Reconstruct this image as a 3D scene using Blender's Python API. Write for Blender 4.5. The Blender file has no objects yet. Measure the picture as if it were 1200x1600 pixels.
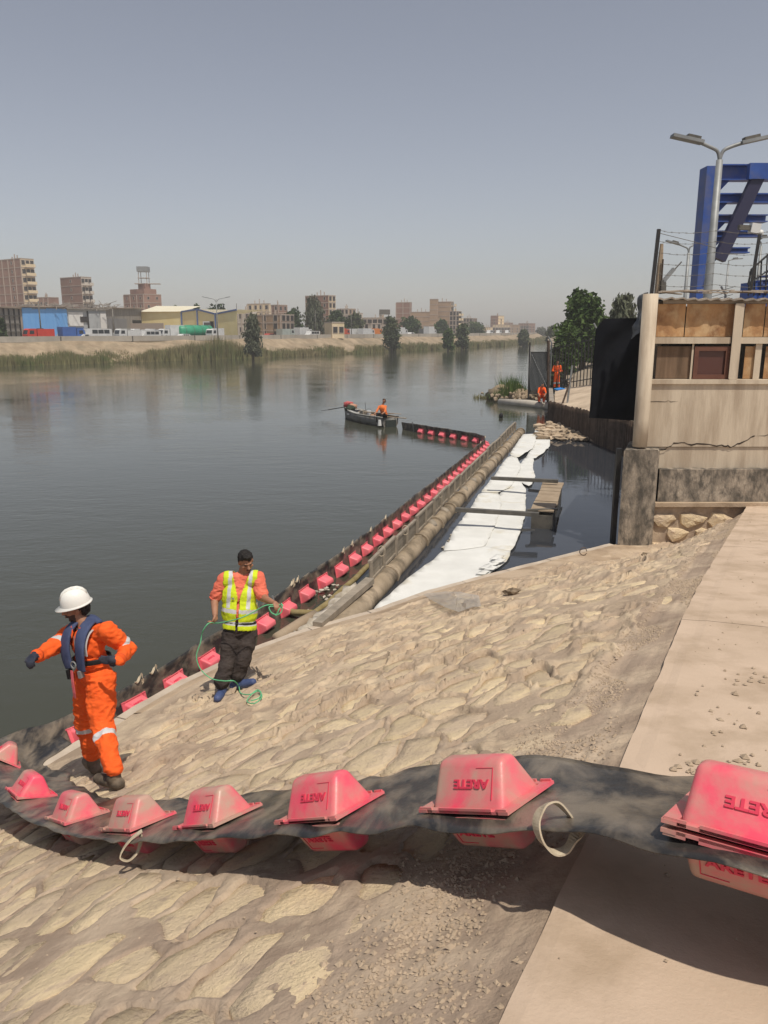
import bpy, bmesh, math, random
import numpy as np
from mathutils import Vector, Matrix, noise as mnoise, geometry as mgeo
R = math.radians
random.seed(7); rng = np.random.default_rng(7)
scene = bpy.context.scene
C = scene.collection

# ---------------------------------------------------------------- camera, sky, sun, exposure
CAM_H = 4.7; PITCH = 13.0; FPX = 1230.0
cd = bpy.data.cameras.new('camera'); cam = bpy.data.objects.new('camera', cd); C.objects.link(cam)
cam.location = (0, 0, CAM_H); cam.rotation_euler = (R(90 - PITCH), 0, 0)
cd.sensor_fit = 'VERTICAL'; cd.sensor_height = 24.0; cd.lens = 24.0 * FPX / 1600
cd.clip_start = .05; cd.clip_end = 6000
scene.camera = cam
SUN_EL = 66.0; SUN_AZ = math.atan2(.50, -.87)           # azimuth measured from +Y towards +X
sdir = Vector((math.sin(SUN_AZ) * math.cos(R(SUN_EL)), math.cos(SUN_AZ) * math.cos(R(SUN_EL)), math.sin(R(SUN_EL))))
w = bpy.data.worlds.new('World'); scene.world = w; w.use_nodes = True
nt = w.node_tree; nt.nodes.clear()
wo = nt.nodes.new('ShaderNodeOutputWorld'); bg = nt.nodes.new('ShaderNodeBackground')
sky = nt.nodes.new('ShaderNodeTexSky'); sky.sky_type = 'NISHITA'; sky.sun_disc = False
sky.sun_elevation = R(SUN_EL); sky.sun_rotation = SUN_AZ; sky.altitude = 50
sky.air_density = 1.0; sky.dust_density = 1.0; sky.ozone_density = 1.0
hs = nt.nodes.new('ShaderNodeHueSaturation'); hs.inputs['Saturation'].default_value = .52
tint = nt.nodes.new('ShaderNodeMix'); tint.data_type = 'RGBA'; tint.blend_type = 'MULTIPLY'; tint.inputs[0].default_value = 1; tint.inputs[7].default_value = (1.025, .985, .99, 1)   # dusty air
nt.links.new(sky.outputs[0], hs.inputs['Color']); nt.links.new(hs.outputs[0], tint.inputs[6]); nt.links.new(tint.outputs[2], bg.inputs[0])
bg.inputs[1].default_value = .098
nt.links.new(bg.outputs[0], wo.inputs[0])
sl = bpy.data.lights.new('sun', 'SUN'); so = bpy.data.objects.new('sun', sl); C.objects.link(so)
sl.energy = 3.9; sl.angle = R(.7); sl.color = (1.0, .925, .81)
so.rotation_euler = sdir.to_track_quat('Z', 'Y').to_euler(); so.location = (0, -5, 30)
scene.view_settings.view_transform = 'Standard'; scene.view_settings.look = 'None'
scene.view_settings.gamma = 1; scene.view_settings.exposure = -.05
scene.view_settings.use_curve_mapping = False
scene.cycles.max_bounces = 6; scene.cycles.transparent_max_bounces = 12; scene.cycles.volume_bounces = 0

# ---------------------------------------------------------------- helpers
_sp, _cp = math.sin(R(PITCH)), math.cos(R(PITCH))
def ray(x, y):
    u = (x - 600) / FPX; v = (y - 800) / FPX
    return Vector((u, _cp - v * _sp, -_sp - v * _cp))
def at(x, y, d):                     # world point a measured depth away
    return Vector((0, 0, CAM_H)) + ray(x, y) * d
def onz(x, y, z=0.0):
    r = ray(x, y); return Vector((0, 0, CAM_H)) + r * ((z - CAM_H) / r.z)
def onY(x, y, Y):
    r = ray(x, y); return Vector((0, 0, CAM_H)) + r * (Y / r.y)

ORG = {}
def org(o): return ORG.get(o.name, Vector((0, 0, 0)))
def props(o, label=None, cat=None, group=None, kind=None):
    if label: o['label'] = label
    if cat: o['category'] = cat
    if group: o['group'] = group
    if kind: o['kind'] = kind
    return o
def thing(name, loc, label, cat, group=None):
    o = bpy.data.objects.new(name, None); C.objects.link(o); o.empty_display_size = .2
    o.location = loc; ORG[o.name] = Vector(loc)
    return props(o, label, cat, group)
def link_mesh(name, me, parent=None, mw=None):
    o = bpy.data.objects.new(name, me); C.objects.link(o)
    mw = mw or Matrix.Identity(4)
    if parent:
        o.parent = parent; o.matrix_basis = WM[parent.name].inverted() @ mw if parent.name in WM else Matrix.Translation(-org(parent)) @ mw
    else: o.matrix_basis = mw
    WM[o.name] = mw
    return o
WM = {}
def newmesh(name, verts, faces, mats, mi=None, smooth=False):
    me = bpy.data.meshes.new(name); me.from_pydata([tuple(v) for v in verts], [], faces)
    for m in (mats if isinstance(mats, (list, tuple)) else [mats]): me.materials.append(m)
    if mi is not None: me.polygons.foreach_set('material_index', mi)
    if smooth: me.polygons.foreach_set('use_smooth', [True] * len(me.polygons))
    me.update(); return me
def npmesh(name, V, Fq, mats, mi=None, smooth=True):
    """fast mesh from numpy arrays; Fq (n,3) or (n,4)"""
    me = bpy.data.meshes.new(name); n, k = Fq.shape
    me.vertices.add(len(V)); me.vertices.foreach_set('co', np.asarray(V, np.float32).ravel())
    me.loops.add(n * k); me.loops.foreach_set('vertex_index', Fq.astype(np.int32).ravel())
    me.polygons.add(n); me.polygons.foreach_set('loop_start', np.arange(0, n * k, k, dtype=np.int32))
    me.polygons.foreach_set('use_smooth', np.full(n, smooth))
    for m in (mats if isinstance(mats, (list, tuple)) else [mats]): me.materials.append(m)
    if mi is not None: me.polygons.foreach_set('material_index', np.asarray(mi, np.int32))
    me.update(calc_edges=True); me.validate(); return me

class MB:
    def __init__(s): s.v = []; s.f = []; s.m = []
    def add(s, vs, fs, m=0):
        b = len(s.v); s.v += [Vector(v) for v in vs]; s.f += [tuple(b + i for i in f) for f in fs]; s.m += [m] * len(fs); return s
    def box(s, lo, hi, m=0, M=None, ch=0):
        (x0, y0, z0), (x1, y1, z1) = lo, hi
        if ch:
            vs = []; c = ch
            for z, k in ((z0, c), (z0 + c, 0), (z1 - c, 0), (z1, c)):
                vs += [(x0+k, y0+c if k==0 else y0+k+0, z), (x1-k, y0+c if k==0 else y0+k, z), (x1-k, y1-(c if k==0 else k), z), (x0+k, y1-(c if k==0 else k), z)]
            fs = [(3,2,1,0),(12,13,14,15)]
            for r in range(3):
                for i in range(4):
                    j = (i+1) % 4; fs.append((r*4+i, r*4+j, r*4+4+j, r*4+4+i))
        else:
            vs = [(x0,y0,z0),(x1,y0,z0),(x1,y1,z0),(x0,y1,z0),(x0,y0,z1),(x1,y0,z1),(x1,y1,z1),(x0,y1,z1)]
            fs = [(3,2,1,0),(4,5,6,7),(0,1,5,4),(1,2,6,5),(2,3,7,6),(3,0,4,7)]
        if M is not None: vs = [M @ Vector(v) for v in vs]
        return s.add(vs, fs, m)
    def beam(s, p, q, wd, h, m=0, up=(0,0,1)):
        p, q = Vector(p), Vector(q); t = (q - p); L = t.length; t.normalize()
        a = t.cross(Vector(up))
        if a.length < 1e-4: a = t.cross(Vector((0,1,0)))
        a.normalize(); b = a.cross(t)
        M = Matrix((( a.x,b.x,t.x,p.x),(a.y,b.y,t.y,p.y),(a.z,b.z,t.z,p.z),(0,0,0,1)))
        return s.box((-wd/2,-h/2,0),(wd/2,h/2,L), m, M)
    def tube(s, pts, r, seg=8, m=0, cap=True):
        pts = [Vector(p) for p in pts]; n = len(pts)
        rs = r if isinstance(r, (list, tuple)) else [r] * n
        vs = []; fs = []; a = None
        for i, p in enumerate(pts):
            t = (pts[min(i+1,n-1)] - pts[max(i-1,0)]).normalized()
            if a is None:
                a = t.cross(Vector((0,0,1)))
                if a.length < .05: a = t.cross(Vector((0,1,0)))
            a = (a - t * a.dot(t)).normalized(); b = t.cross(a)
            for k in range(seg):
                an = 2*math.pi*k/seg; vs.append(p + (a*math.cos(an) + b*math.sin(an)) * rs[i])
        for i in range(n-1):
            for k in range(seg):
                j = (k+1) % seg; fs.append((i*seg+k, i*seg+j, (i+1)*seg+j, (i+1)*seg+k))
        if cap: fs += [tuple(range(seg))[::-1], tuple((n-1)*seg+k for k in range(seg))]
        return s.add(vs, fs, m)
    def prism(s, poly, z0, z1, m=0, M=None):       # polygon in xy extruded in z
        n = len(poly); vs = [(x,y,z0) for x,y in poly] + [(x,y,z1) for x,y in poly]
        fs = [tuple(range(n))[::-1], tuple(range(n,2*n))] + [(i,(i+1)%n,n+(i+1)%n,n+i) for i in range(n)]
        if M is not None: vs = [M @ Vector(v) for v in vs]
        return s.add(vs, fs, m)
    def blob(s, c, r, seed=0, m=0, sub=1, amp=.25):
        bm = bmesh.new(); bmesh.ops.create_icosphere(bm, subdivisions=sub, radius=1)
        o = Vector((seed*3.1, seed*1.7, seed*.9)); c = Vector(c); r = Vector(r) if hasattr(r,'__len__') else Vector((r,r,r))
        for v in bm.verts:
            k = 1 + amp * mnoise.noise(v.co*1.6 + o) * 2
            v.co = Vector((v.co.x*r.x, v.co.y*r.y, v.co.z*r.z)) * k
        bm.verts.index_update()
        s.add([v.co + c for v in bm.verts], [tuple(v.index for v in f.verts) for f in bm.faces], m); bm.free(); return s
    def build(s, name, mats, parent=None, smooth=False, label=None, cat=None, group=None, kind=None, loc=None):
        o0 = (org(parent) if parent and parent.name not in WM else (WM[parent.name].translation if parent else Vector(loc or (0,0,0))))
        me = newmesh(name, [v - o0 for v in s.v], s.f, mats, s.m, smooth)
        ob = link_mesh(name, me, parent, Matrix.Translation(o0))
        return props(ob, label, cat, group, kind)

# numpy value noise
def _h(ix, iy, sd):
    n = (ix.astype(np.int64) * 374761393 + iy.astype(np.int64) * 668265263 + sd * 974711) & 0x7fffffff
    n = ((n ^ (n >> 13)) * 1274126177) & 0x7fffffff
    return ((n ^ (n >> 16)) & 0xffff) / 65535.0
def vn(x, y, sd=0):
    ix = np.floor(x); iy = np.floor(y); fx = x - ix; fy = y - iy
    fx = fx*fx*(3-2*fx); fy = fy*fy*(3-2*fy)
    a = _h(ix,iy,sd); b = _h(ix+1,iy,sd); c = _h(ix,iy+1,sd); d = _h(ix+1,iy+1,sd)
    return (a*(1-fx)+b*fx)*(1-fy)+(c*(1-fx)+d*fx)*fy
def fbm(x, y, sd=0, o=4):
    r = 0; a = .5; t = 0
    for i in range(o): r = r + a*vn(x, y, sd+i*17); t += a; x = x*2.03+5.1; y = y*2.03+1.7; a *= .5
    return r / t
def sst(a, b, x):
    t = np.clip((x-a)/(b-a), 0, 1); return t*t*(3-2*t)

# ---------------------------------------------------------------- materials
MATS = {}
def mat(name, col, rough=.8, col2=None, scale=4., bump=0., bscale=None, metal=0., spec=.3, vary=0., dust=None, dscale=3., damt=.5, stretch=None, detail=6, alpha=1., emit=None, bdist=.02, swirl=0., cracks=0, bump2=0.):
    if name in MATS: return MATS[name]
    m = bpy.data.materials.new(name); m.use_nodes = True; t = m.node_tree; n = t.nodes; b = n['Principled BSDF']
    b.inputs['Roughness'].default_value = rough; b.inputs['Metallic'].default_value = metal
    b.inputs['Specular IOR Level'].default_value = spec; b.inputs['Base Color'].default_value = (*col, 1)
    if alpha < 1: b.inputs['Alpha'].default_value = alpha
    tc = n.new('ShaderNodeNewGeometry'); mp = n.new('ShaderNodeMapping'); t.links.new(tc.outputs['Position'], mp.inputs[0])
    if stretch: mp.inputs['Scale'].default_value = stretch
    src = None
    def noise(sc, det=detail, ro=.6):
        k = n.new('ShaderNodeTexNoise'); k.inputs['Scale'].default_value = sc; k.inputs['Detail'].default_value = det
        k.inputs['Roughness'].default_value = ro; k.inputs['Distortion'].default_value = swirl; t.links.new(mp.outputs[0], k.inputs['Vector']); return k
    if col2:
        k = noise(scale); cr = n.new('ShaderNodeValToRGB'); cr.color_ramp.elements[0].position = .36; cr.color_ramp.elements[1].position = .64
        cr.color_ramp.elements[0].color = (*col, 1); cr.color_ramp.elements[1].color = (*col2, 1)
        t.links.new(k.outputs[0], cr.inputs[0]); src = cr.outputs[0]
    if dust:
        k = noise(dscale); mr = n.new('ShaderNodeMapRange'); mr.inputs[1].default_value = .62 - damt*.45; mr.inputs[2].default_value = .72 - damt*.2
        mr.inputs[4].default_value = .92
        t.links.new(k.outputs[0], mr.inputs[0]); mx = n.new('ShaderNodeMix'); mx.data_type = 'RGBA'
        t.links.new(mr.outputs[0], mx.inputs[0]); mx.inputs[7].default_value = (*dust, 1)
        if src: t.links.new(src, mx.inputs[6])
        else: mx.inputs[6].default_value = (*col, 1)
        src = mx.outputs[2]
    if vary:
        oi = n.new('ShaderNodeObjectInfo'); mr = n.new('ShaderNodeMapRange'); mr.inputs[3].default_value = 1 - vary; mr.inputs[4].default_value = 1 + vary
        t.links.new(oi.outputs['Random'], mr.inputs[0]); mx = n.new('ShaderNodeMix'); mx.data_type = 'RGBA'; mx.blend_type = 'MULTIPLY'; mx.inputs[0].default_value = 1
        if src: t.links.new(src, mx.inputs[6])
        else: mx.inputs[6].default_value = (*col, 1)
        t.links.new(mr.outputs[0], mx.inputs[7]); src = mx.outputs[2]
    if cracks:
        k = noise(cracks, 5, .5); s1_ = n.new('ShaderNodeMath'); s1_.operation = 'SUBTRACT'; s1_.inputs[1].default_value = .5; t.links.new(k.outputs[0], s1_.inputs[0])
        s2_ = n.new('ShaderNodeMath'); s2_.operation = 'ABSOLUTE'; t.links.new(s1_.outputs[0], s2_.inputs[0]); k3 = noise(cracks*.7, 2, .5)
        mr = n.new('ShaderNodeMapRange'); mr.inputs[1].default_value = .0; mr.inputs[2].default_value = .0028; mr.inputs[3].default_value = .75; mr.inputs[4].default_value = 0; t.links.new(s2_.outputs[0], mr.inputs[0])
        m3 = n.new('ShaderNodeMapRange'); m3.inputs[1].default_value = .50; m3.inputs[2].default_value = .56; t.links.new(k3.outputs[0], m3.inputs[0])
        ml = n.new('ShaderNodeMath'); ml.operation = 'MULTIPLY'; t.links.new(mr.outputs[0], ml.inputs[0]); t.links.new(m3.outputs[0], ml.inputs[1])
        mx = n.new('ShaderNodeMix'); mx.data_type = 'RGBA'; t.links.new(ml.outputs[0], mx.inputs[0]); mx.inputs[7].default_value = (.07,.05,.035,1)
        if src: t.links.new(src, mx.inputs[6])
        else: mx.inputs[6].default_value = (*col, 1)
        src = mx.outputs[2]
    if src: t.links.new(src, b.inputs['Base Color'])
    if bump:
        k = noise(bscale or scale*4, 8, .65); bp = n.new('ShaderNodeBump'); bp.inputs['Strength'].default_value = bump; bp.inputs['Distance'].default_value = bdist
        t.links.new(k.outputs[0], bp.inputs['Height']); last = bp
        if bump2:
            k2 = noise((bscale or scale*4)*.28, 6, .7); b2 = n.new('ShaderNodeBump'); b2.inputs['Strength'].default_value = bump2; b2.inputs['Distance'].default_value = bdist*3
            t.links.new(k2.outputs[0], b2.inputs['Height']); t.links.new(bp.outputs[0], b2.inputs['Normal']); last = b2
        t.links.new(last.outputs[0], b.inputs['Normal'])
    MATS[name] = m; return m

M_mortar = mat('mortar', (.31,.235,.175), .95, (.40,.31,.235), 1.9, .7, 34, dust=(.54,.43,.315), dscale=2.8, damt=.36, spec=.1, bdist=.016, bump2=.25)
M_stone = mat('limestone', (.60,.475,.34), .95, (.72,.58,.37), 2.2, 1.0, 34, vary=.12, dust=(.50,.39,.29), dscale=9, damt=.22, spec=.1, bdist=.022, bump2=.25)
M_mortar2 = mat('dusty_mortar', (.36,.275,.20), .95, (.48,.375,.275), 1.4, .8, 34, dust=(.60,.48,.335), dscale=2.6, damt=.36, spec=.1, bdist=.018, bump2=.3)
M_slab = mat('slab_concrete', (.50,.385,.285), .92, (.58,.45,.34), .9, .5, 60, dust=(.41,.31,.22), dscale=2.2, damt=.36, spec=.15, bdist=.006, bump2=.15)
M_apron = mat('apron_concrete', (.40,.30,.205), .92, (.50,.39,.28), 1.6, .5, 30, dust=(.30,.22,.15), dscale=2, damt=.25, spec=.12)
M_kerb = mat('kerb_concrete', (.42,.345,.27), .9, (.52,.44,.35), 3, .3, 30, vary=.06)
M_conc = mat('wall_concrete', (.50,.42,.32), .9, (.60,.51,.39), 1.2, .35, 22, dust=(.40,.32,.235), dscale=2.6, damt=.42, stretch=(1.6,1,.22))
M_stain = mat('stained_concrete', (.095,.083,.068), .92, (.44,.37,.29), 2.3, .8, 20, dust=(.085,.076,.064), dscale=6, damt=.42, detail=14, stretch=(1.5,1,.7))
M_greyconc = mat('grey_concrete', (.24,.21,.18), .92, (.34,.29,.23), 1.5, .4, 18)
M_ply = mat('plywood', (.20,.095,.045), .85, (.50,.29,.135), 1.6, .3, 30, stretch=(1.3,1,.9), dust=(.55,.38,.21), dscale=3, damt=.32, vary=.12, detail=10)
M_plyd = mat('plywood_dark', (.10,.065,.04), .85, (.19,.125,.08), 2.5, .25, 30, stretch=(2.5,1,.3), vary=.2)
M_winfr = mat('window_frame', (.12,.05,.035), .5, (.16,.07,.045), 3)
M_winpane = mat('window_glass', (.09,.035,.028), .25, spec=.5)
M_mortdark = mat('dark_crack', (.035,.025,.018), 1)
M_tarp = mat('black_tarp', (.008,.009,.012), .9, (.013,.014,.018), 2, .3, 12, spec=.08)
M_poly = mat('clear_plastic', (.45,.43,.40), .35, alpha=.45, bump=.4, bscale=12)
M_rubber = mat('black_rubber', (.018,.018,.020), .30, (.040,.037,.034), 5, .6, 13, dust=(.22,.18,.135), dscale=5.5, damt=.46, stretch=(1.2,.5,1), spec=.5, detail=14, bdist=.014, swirl=.35)
M_pink = mat('pink_plastic', (.80,.075,.135), .38, (.84,.10,.16), 5, .08, 60, dust=(.47,.33,.25), dscale=4.2, damt=.58, spec=.4, detail=14, swirl=.3)
M_pinkw = mat('pink_plastic_clean', (.80,.13,.17), .42, (.82,.20,.22), 3, .05, 50, vary=.12, spec=.4)
M_webbing = mat('webbing', (.58,.50,.37), .9, (.42,.34,.24), 12, .3, 90)
M_pipe = mat('muddy_pipe', (.26,.205,.14), .85, (.42,.335,.24), 1.2, .6, 9, dust=(.10,.08,.055), dscale=1.6, damt=.3)
M_screen = mat('screen_board', (.17,.145,.11), .85, (.27,.235,.185), 2.5, .4, 14, vary=.18)
M_rail = mat('weathered_timber', (.33,.28,.22), .85, (.22,.19,.15), 4, .3, 18)
M_sorb = mat('white_felt', (.62,.62,.59), .95, (.70,.70,.67), 1.6, .35, 9, dust=(.55,.50,.38), dscale=.9, damt=.1, spec=.05)
M_steel = mat('dull_steel', (.10,.095,.085), .6, (.17,.155,.13), 4, .2, 20, metal=.3)
M_wood = mat('timber', (.30,.225,.155), .85, (.38,.30,.21), 3, .3, 16)
M_rust = mat('rusty_steel', (.065,.045,.034), .85, (.13,.09,.065), 3, .4, 12, vary=.3)
M_rubble = mat('rubble', (.24,.18,.12), .95, (.44,.35,.25), 2, .6, 16, vary=.2)
M_bag = mat('pale_bags', (.36,.31,.24), .8, (.56,.51,.43), 5, .4, 14)
M_soil = mat('bank_soil', (.25,.19,.125), .95, (.40,.31,.21), .5, .6, 2.5, dust=(.22,.18,.12), dscale=.35, damt=.3, bdist=.3)
M_land = mat('dry_ground', (.30,.245,.18), .95, (.38,.31,.23), .05, .2, .6)
M_road = mat('asphalt', (.09,.085,.08), .9, (.14,.13,.12), .3, .2, 6)
M_blue = mat('blue_paint', (.032,.080,.30), .5, (.040,.10,.36), 2, .05, 20, dust=(.10,.12,.24), dscale=1.2, damt=.3)
M_blueshade = mat('shaded_blue', (.035,.035,.075), .5)  # gantry blue darkened: the brace's underside shade is put into the colour
M_galv = mat('galvanised', (.23,.24,.24), .5, (.30,.31,.31), 4, metal=.2)
M_dark = mat('dark_metal', (.03,.03,.033), .5, (.05,.048,.045), 5, metal=.3)
M_black = mat('near_black', (.012,.012,.013), .6)
M_white = mat('white_paint', (.72,.72,.70), .5, (.62,.61,.58), .8)
M_glass = mat('dark_glass', (.03,.035,.04), .12, spec=.6)
M_tyre = mat('tyre', (.02,.02,.02), .8)
def paint(name, c, r=.5): return mat(name, c, r, tuple(x*.85 for x in c), 1.5)
M_orange = mat('orange_overall', (.88,.135,.025), .85, (.80,.11,.02), 9, .25, 30, spec=.15)
M_navy = mat('navy_cloth', (.045,.06,.125), .8, (.07,.09,.17), 9, .2, 40, spec=.2)
M_refl = mat('reflective_tape', (.60,.60,.60), .35, (.50,.50,.50), 12)
M_skin = mat('skin', (.36,.185,.115), .55, (.31,.15,.09), 14, .05, 60, spec=.3)
M_hair = mat('black_hair', (.010,.008,.007), .65, (.02,.016,.014), 40, .5, 90)
M_beard = mat('beard', (.045,.03,.022), .8, (.07,.045,.035), 40)
M_helm = mat('helmet_plastic', (.80,.79,.74), .3, spec=.5)
M_boot = mat('dusty_boot', (.055,.045,.035), .85, (.20,.155,.11), 7, .3, 30)
M_glove = mat('glove_knit', (.025,.03,.05), .85, (.055,.055,.07), 12, .4, 50)
M_vest = mat('hivis_yellow', (.62,.72,.02), .75, (.52,.63,.03), 9, .25, 35, spec=.15)
M_salmon = mat('salmon_shirt', (.78,.20,.13), .9, (.70,.16,.10), 9, .25, 30, spec=.1)
M_trouser = mat('dark_trousers', (.040,.032,.030), .88, (.060,.048,.043), 8, .35, 26, spec=.15)
M_wellie = mat('blue_boots', (.045,.07,.17), .55, (.07,.095,.20), 7, .1, 20)
M_rope = mat('green_rope', (.10,.42,.20), .8, (.16,.50,.27), 60)
M_brick = {}

def watermat(name, bump1, s1, bump2, s2, rough, base):
    m = bpy.data.materials.new(name); m.use_nodes = True; t = m.node_tree; n = t.nodes; b = n['Principled BSDF']
    b.inputs['Base Color'].default_value = (*base, 1); b.inputs['Roughness'].default_value = rough; b.inputs['IOR'].default_value = 1.333
    b.inputs['Specular IOR Level'].default_value = .5
    g = n.new('ShaderNodeNewGeometry'); h = None
    tot = None
    for sc, st, sx, rot in ((s1, bump1, .45, 20), (s2, bump2, .6, -25), (.18, 0.0, 1, 0)):
        mp = n.new('ShaderNodeMapping'); mp.inputs['Rotation'].default_value = (0,0,R(rot)); mp.inputs['Scale'].default_value = (sx,1,1)
        t.links.new(g.outputs['Position'], mp.inputs[0])
        k = n.new('ShaderNodeTexNoise'); k.inputs['Scale'].default_value = sc; k.inputs['Detail'].default_value = 4; k.inputs['Roughness'].default_value = .55
        t.links.new(mp.outputs[0], k.inputs['Vector'])
        if st:
            ml = n.new('ShaderNodeMath'); ml.operation = 'MULTIPLY'; ml.inputs[1].default_value = st; t.links.new(k.outputs[0], ml.inputs[0])
            if tot is None: tot = ml.outputs[0]
            else:
                ad = n.new('ShaderNodeMath'); ad.operation = 'ADD'; t.links.new(tot, ad.inputs[0]); t.links.new(ml.outputs[0], ad.inputs[1]); tot = ad.outputs[0]
        else:
            mr = n.new('ShaderNodeMapRange'); mr.inputs[1].default_value = .38; mr.inputs[2].default_value = .62; mr.inputs[3].default_value = .45; mr.inputs[4].default_value = 1.15
            t.links.new(k.outputs[0], mr.inputs[0]); h = mr.outputs[0]
    bp = n.new('ShaderNodeBump'); bp.inputs['Distance'].default_value = 1.0; t.links.new(tot, bp.inputs['Height']); t.links.new(h, bp.inputs['Strength'])
    t.links.new(bp.outputs[0], b.inputs['Normal']); return m
M_canal = watermat('canal_water', .014, 1.3, .007, 5.0, .05, (.052,.054,.038))
M_basin = watermat('basin_water', .004, 1.4, .002, 5.0, .03, (.036,.040,.048))
def hazem():
    m = bpy.data.materials.new('haze_air'); m.use_nodes = True; n = m.node_tree.nodes; n.clear()
    o = n.new('ShaderNodeOutputMaterial'); v = n.new('ShaderNodeVolumePrincipled'); v.inputs['Color'].default_value = (.98,.97,.96,1)
    v.inputs['Density'].default_value = .00075; v.inputs['Anisotropy'].default_value = .0
    m.node_tree.links.new(v.outputs[0], o.inputs['Volume']); return m

# ---------------------------------------------------------------- banks, water, land
TOE = [(-9,-4),(-6.6,1.2),(-5.3,4.0),(-4.2,6.2),(-3.5,7.5),(-3.10,8.29),(-2.95,8.65),(-2.58,9.38),(-1.84,10.46),(-1.27,11.1),(-.10,12.05),(.78,12.97),(1.89,13.87),(3.29,14.94),(4.87,16.13),(6.5,17.3)]
def to_st(X, Y): return (X-.31)*.46+(Y-1.66)*.888, -(X-.31)*.888+(Y-1.66)*.46
def from_st(s, t): return .31 + .46*s - .888*t, 1.66 + .888*s + .46*t
_ts = [to_st(*p) for p in TOE]; _S = [q[0] for q in _ts]; _T = [q[1] for q in _ts]
def toe_t(s): return np.interp(s, _S, _T)
def crest_z(s): return 2.98 - .115*s
def gq(s, q):
    k = np.clip((s-9.5)/5.0, 0, 1); q = np.clip(q, 0, 1); q2 = np.clip(q*1.75, 0, 1); return q*(1-k) + (q2*q2*(3-2*q2)*.35+q2*.65)*k
def gz(X, Y):
    s, t = to_st(X, Y); zc = crest_z(s); tt = toe_t(s)
    z = np.where(t > 0, zc + (.25 - zc) * gq(s, t/tt), 3.2 - .13*Y)
    return float(z) if np.ndim(X) == 0 else z
def onslope(x, y, off=0.):
    r = ray(x, y); lo, hi = .5, 40.
    for _ in range(45):
        m = (lo+hi)/2
        if CAM_H + r.z*m - gz(r.x*m, r.y*m) - off > 0: lo = m
        else: hi = m
    return Vector((r.x*lo, r.y*lo, CAM_H + r.z*lo))

LB = [(-140,20),(-95,60),(-50.9,106),(-24,137),(-5.3,168),(25,224),(48,275),(69,337),(100,480),(135,700),(150,900)]      # far (left) bank waterline
RB = [(9.6,28),(9.0,34),(8.4,40),(9.3,46),(10.5,50),(12.5,58),(20,75),(30,110),(48,170),(62,230),(88,330),(125,480),(160,700),(175,900)]

def flat(name, poly, z, m, kind='structure'):
    me = newmesh(name, [(x,y,z) for x,y in poly], [tuple(range(len(poly)))], m)
    return props(link_mesh(name, me), kind=kind)
# pipe line divides canal from basin
PA, PB = Vector((-.60, 11.55, 0)), Vector((6.65, 37.2, 0))
flat('canal_water', [(-160,-60),(-20,-60),(-9,-4),(-6.6,1.2),(-5.3,4),(-4.2,6.2),(-3.5,7.5),(-3.05,8.2),(-2.5,9.3),(-1.8,10.3),(PA.x,PA.y),(PB.x,PB.y),(12,39),(60,60),(260,900),(-60,900)], 0, M_canal)
flat('basin_water', [(PA.x,PA.y),(0,11.7),(3.2,14.4),(7,17),(14,17),(14,39.0),(12,39),(PB.x,PB.y)], 0, M_basin)

def strip(name, line, prof, m, kind='structure', sub=6, side=-1, jit=.0, parent=None):
    """terrain: profile (dist, z) swept along polyline"""
    P = []; 
    for (a, b) in zip(line[:-1], line[1:]):
        for k in range(sub): P.append(Vector(a).lerp(Vector(b), k/sub))
    P.append(Vector(line[-1])); n = len(P); V = []
    for i, p in enumerate(P):
        t = (P[min(i+1,n-1)] - P[max(i-1,0)]).normalized(); nn = Vector((-t.y, t.x)) * (-side)
        for j, (d, z) in enumerate(prof):
            q = p + nn*d; jz = jit * (mnoise.noise(Vector((q.x*.3, q.y*.3, 1.)))) if 0 < j < len(prof)-1 else 0
            V.append((q.x, q.y, z + jz))
    k = len(prof); F = [(i*k+j, i*k+j+1, (i+1)*k+j+1, (i+1)*k+j) for i in range(n-1) for j in range(k-1)]
    me = newmesh(name, V, F, m, smooth=True); return props(link_mesh(name, me, parent), kind=kind)
strip('far_bank', LB, [(-.6,-.6),(0,.02),(.8,.25),(2.2,.7),(3.6,1.5),(5.2,2.4),(6.6,3.0),(7.6,3.05),(8.6,3.0)], M_soil, jit=.5)
strip('far_road', LB, [(8.2,3.02),(18,3.02)], M_road)
strip('far_land', LB, [(17.9,3.01),(30,3.05),(90,3.1),(400,3.2)], M_land)
strip('near_right_bank', RB[3:], [(-.5,-.6),(0,.0),(1.2,.5),(3,1.5),(5,2.3),(12,2.6),(60,2.8),(300,3.0)], M_soil, side=1, jit=.35)
# ---------------------------------------------------------------- stone pitched slope
CS, CT = .52, .30
def seeds(i, j):
    return (i + .5 + (_h(i, j, 11) - .5) * .8) , (j + .5 + (_h(i, j, 23) - .5) * .8)
def f12(a, b):
    """a,b scaled coordinates -> F2-F1, id of nearest"""
    ia = np.floor(a).astype(np.int64); ib = np.floor(b).astype(np.int64)
    f1 = np.full(a.shape, 9.); f2 = np.full(a.shape, 9.); id_ = np.zeros(a.shape, np.int64)
    for di in (-2,-1,0,1,2):
        for dj in (-2,-1,0,1,2):
            i = ia+di; j = ib+dj; sx, sy = seeds(i, j); d = np.hypot(a-sx, b-sy); k = (i+500)*10000+(j+500)
            c = d < f1; f2 = np.where(c, f1, np.minimum(f2, d)); id_ = np.where(c, k, id_); f1 = np.where(c, d, f1)
    return f2-f1, id_
def warp(s, t): return s/CS + (fbm(s*2.6, t*2.6, 3, 3)-.5)*.62, t/CT + (fbm(s*2.6+9, t*2.6+4, 5, 3)-.5)*.62
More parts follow.
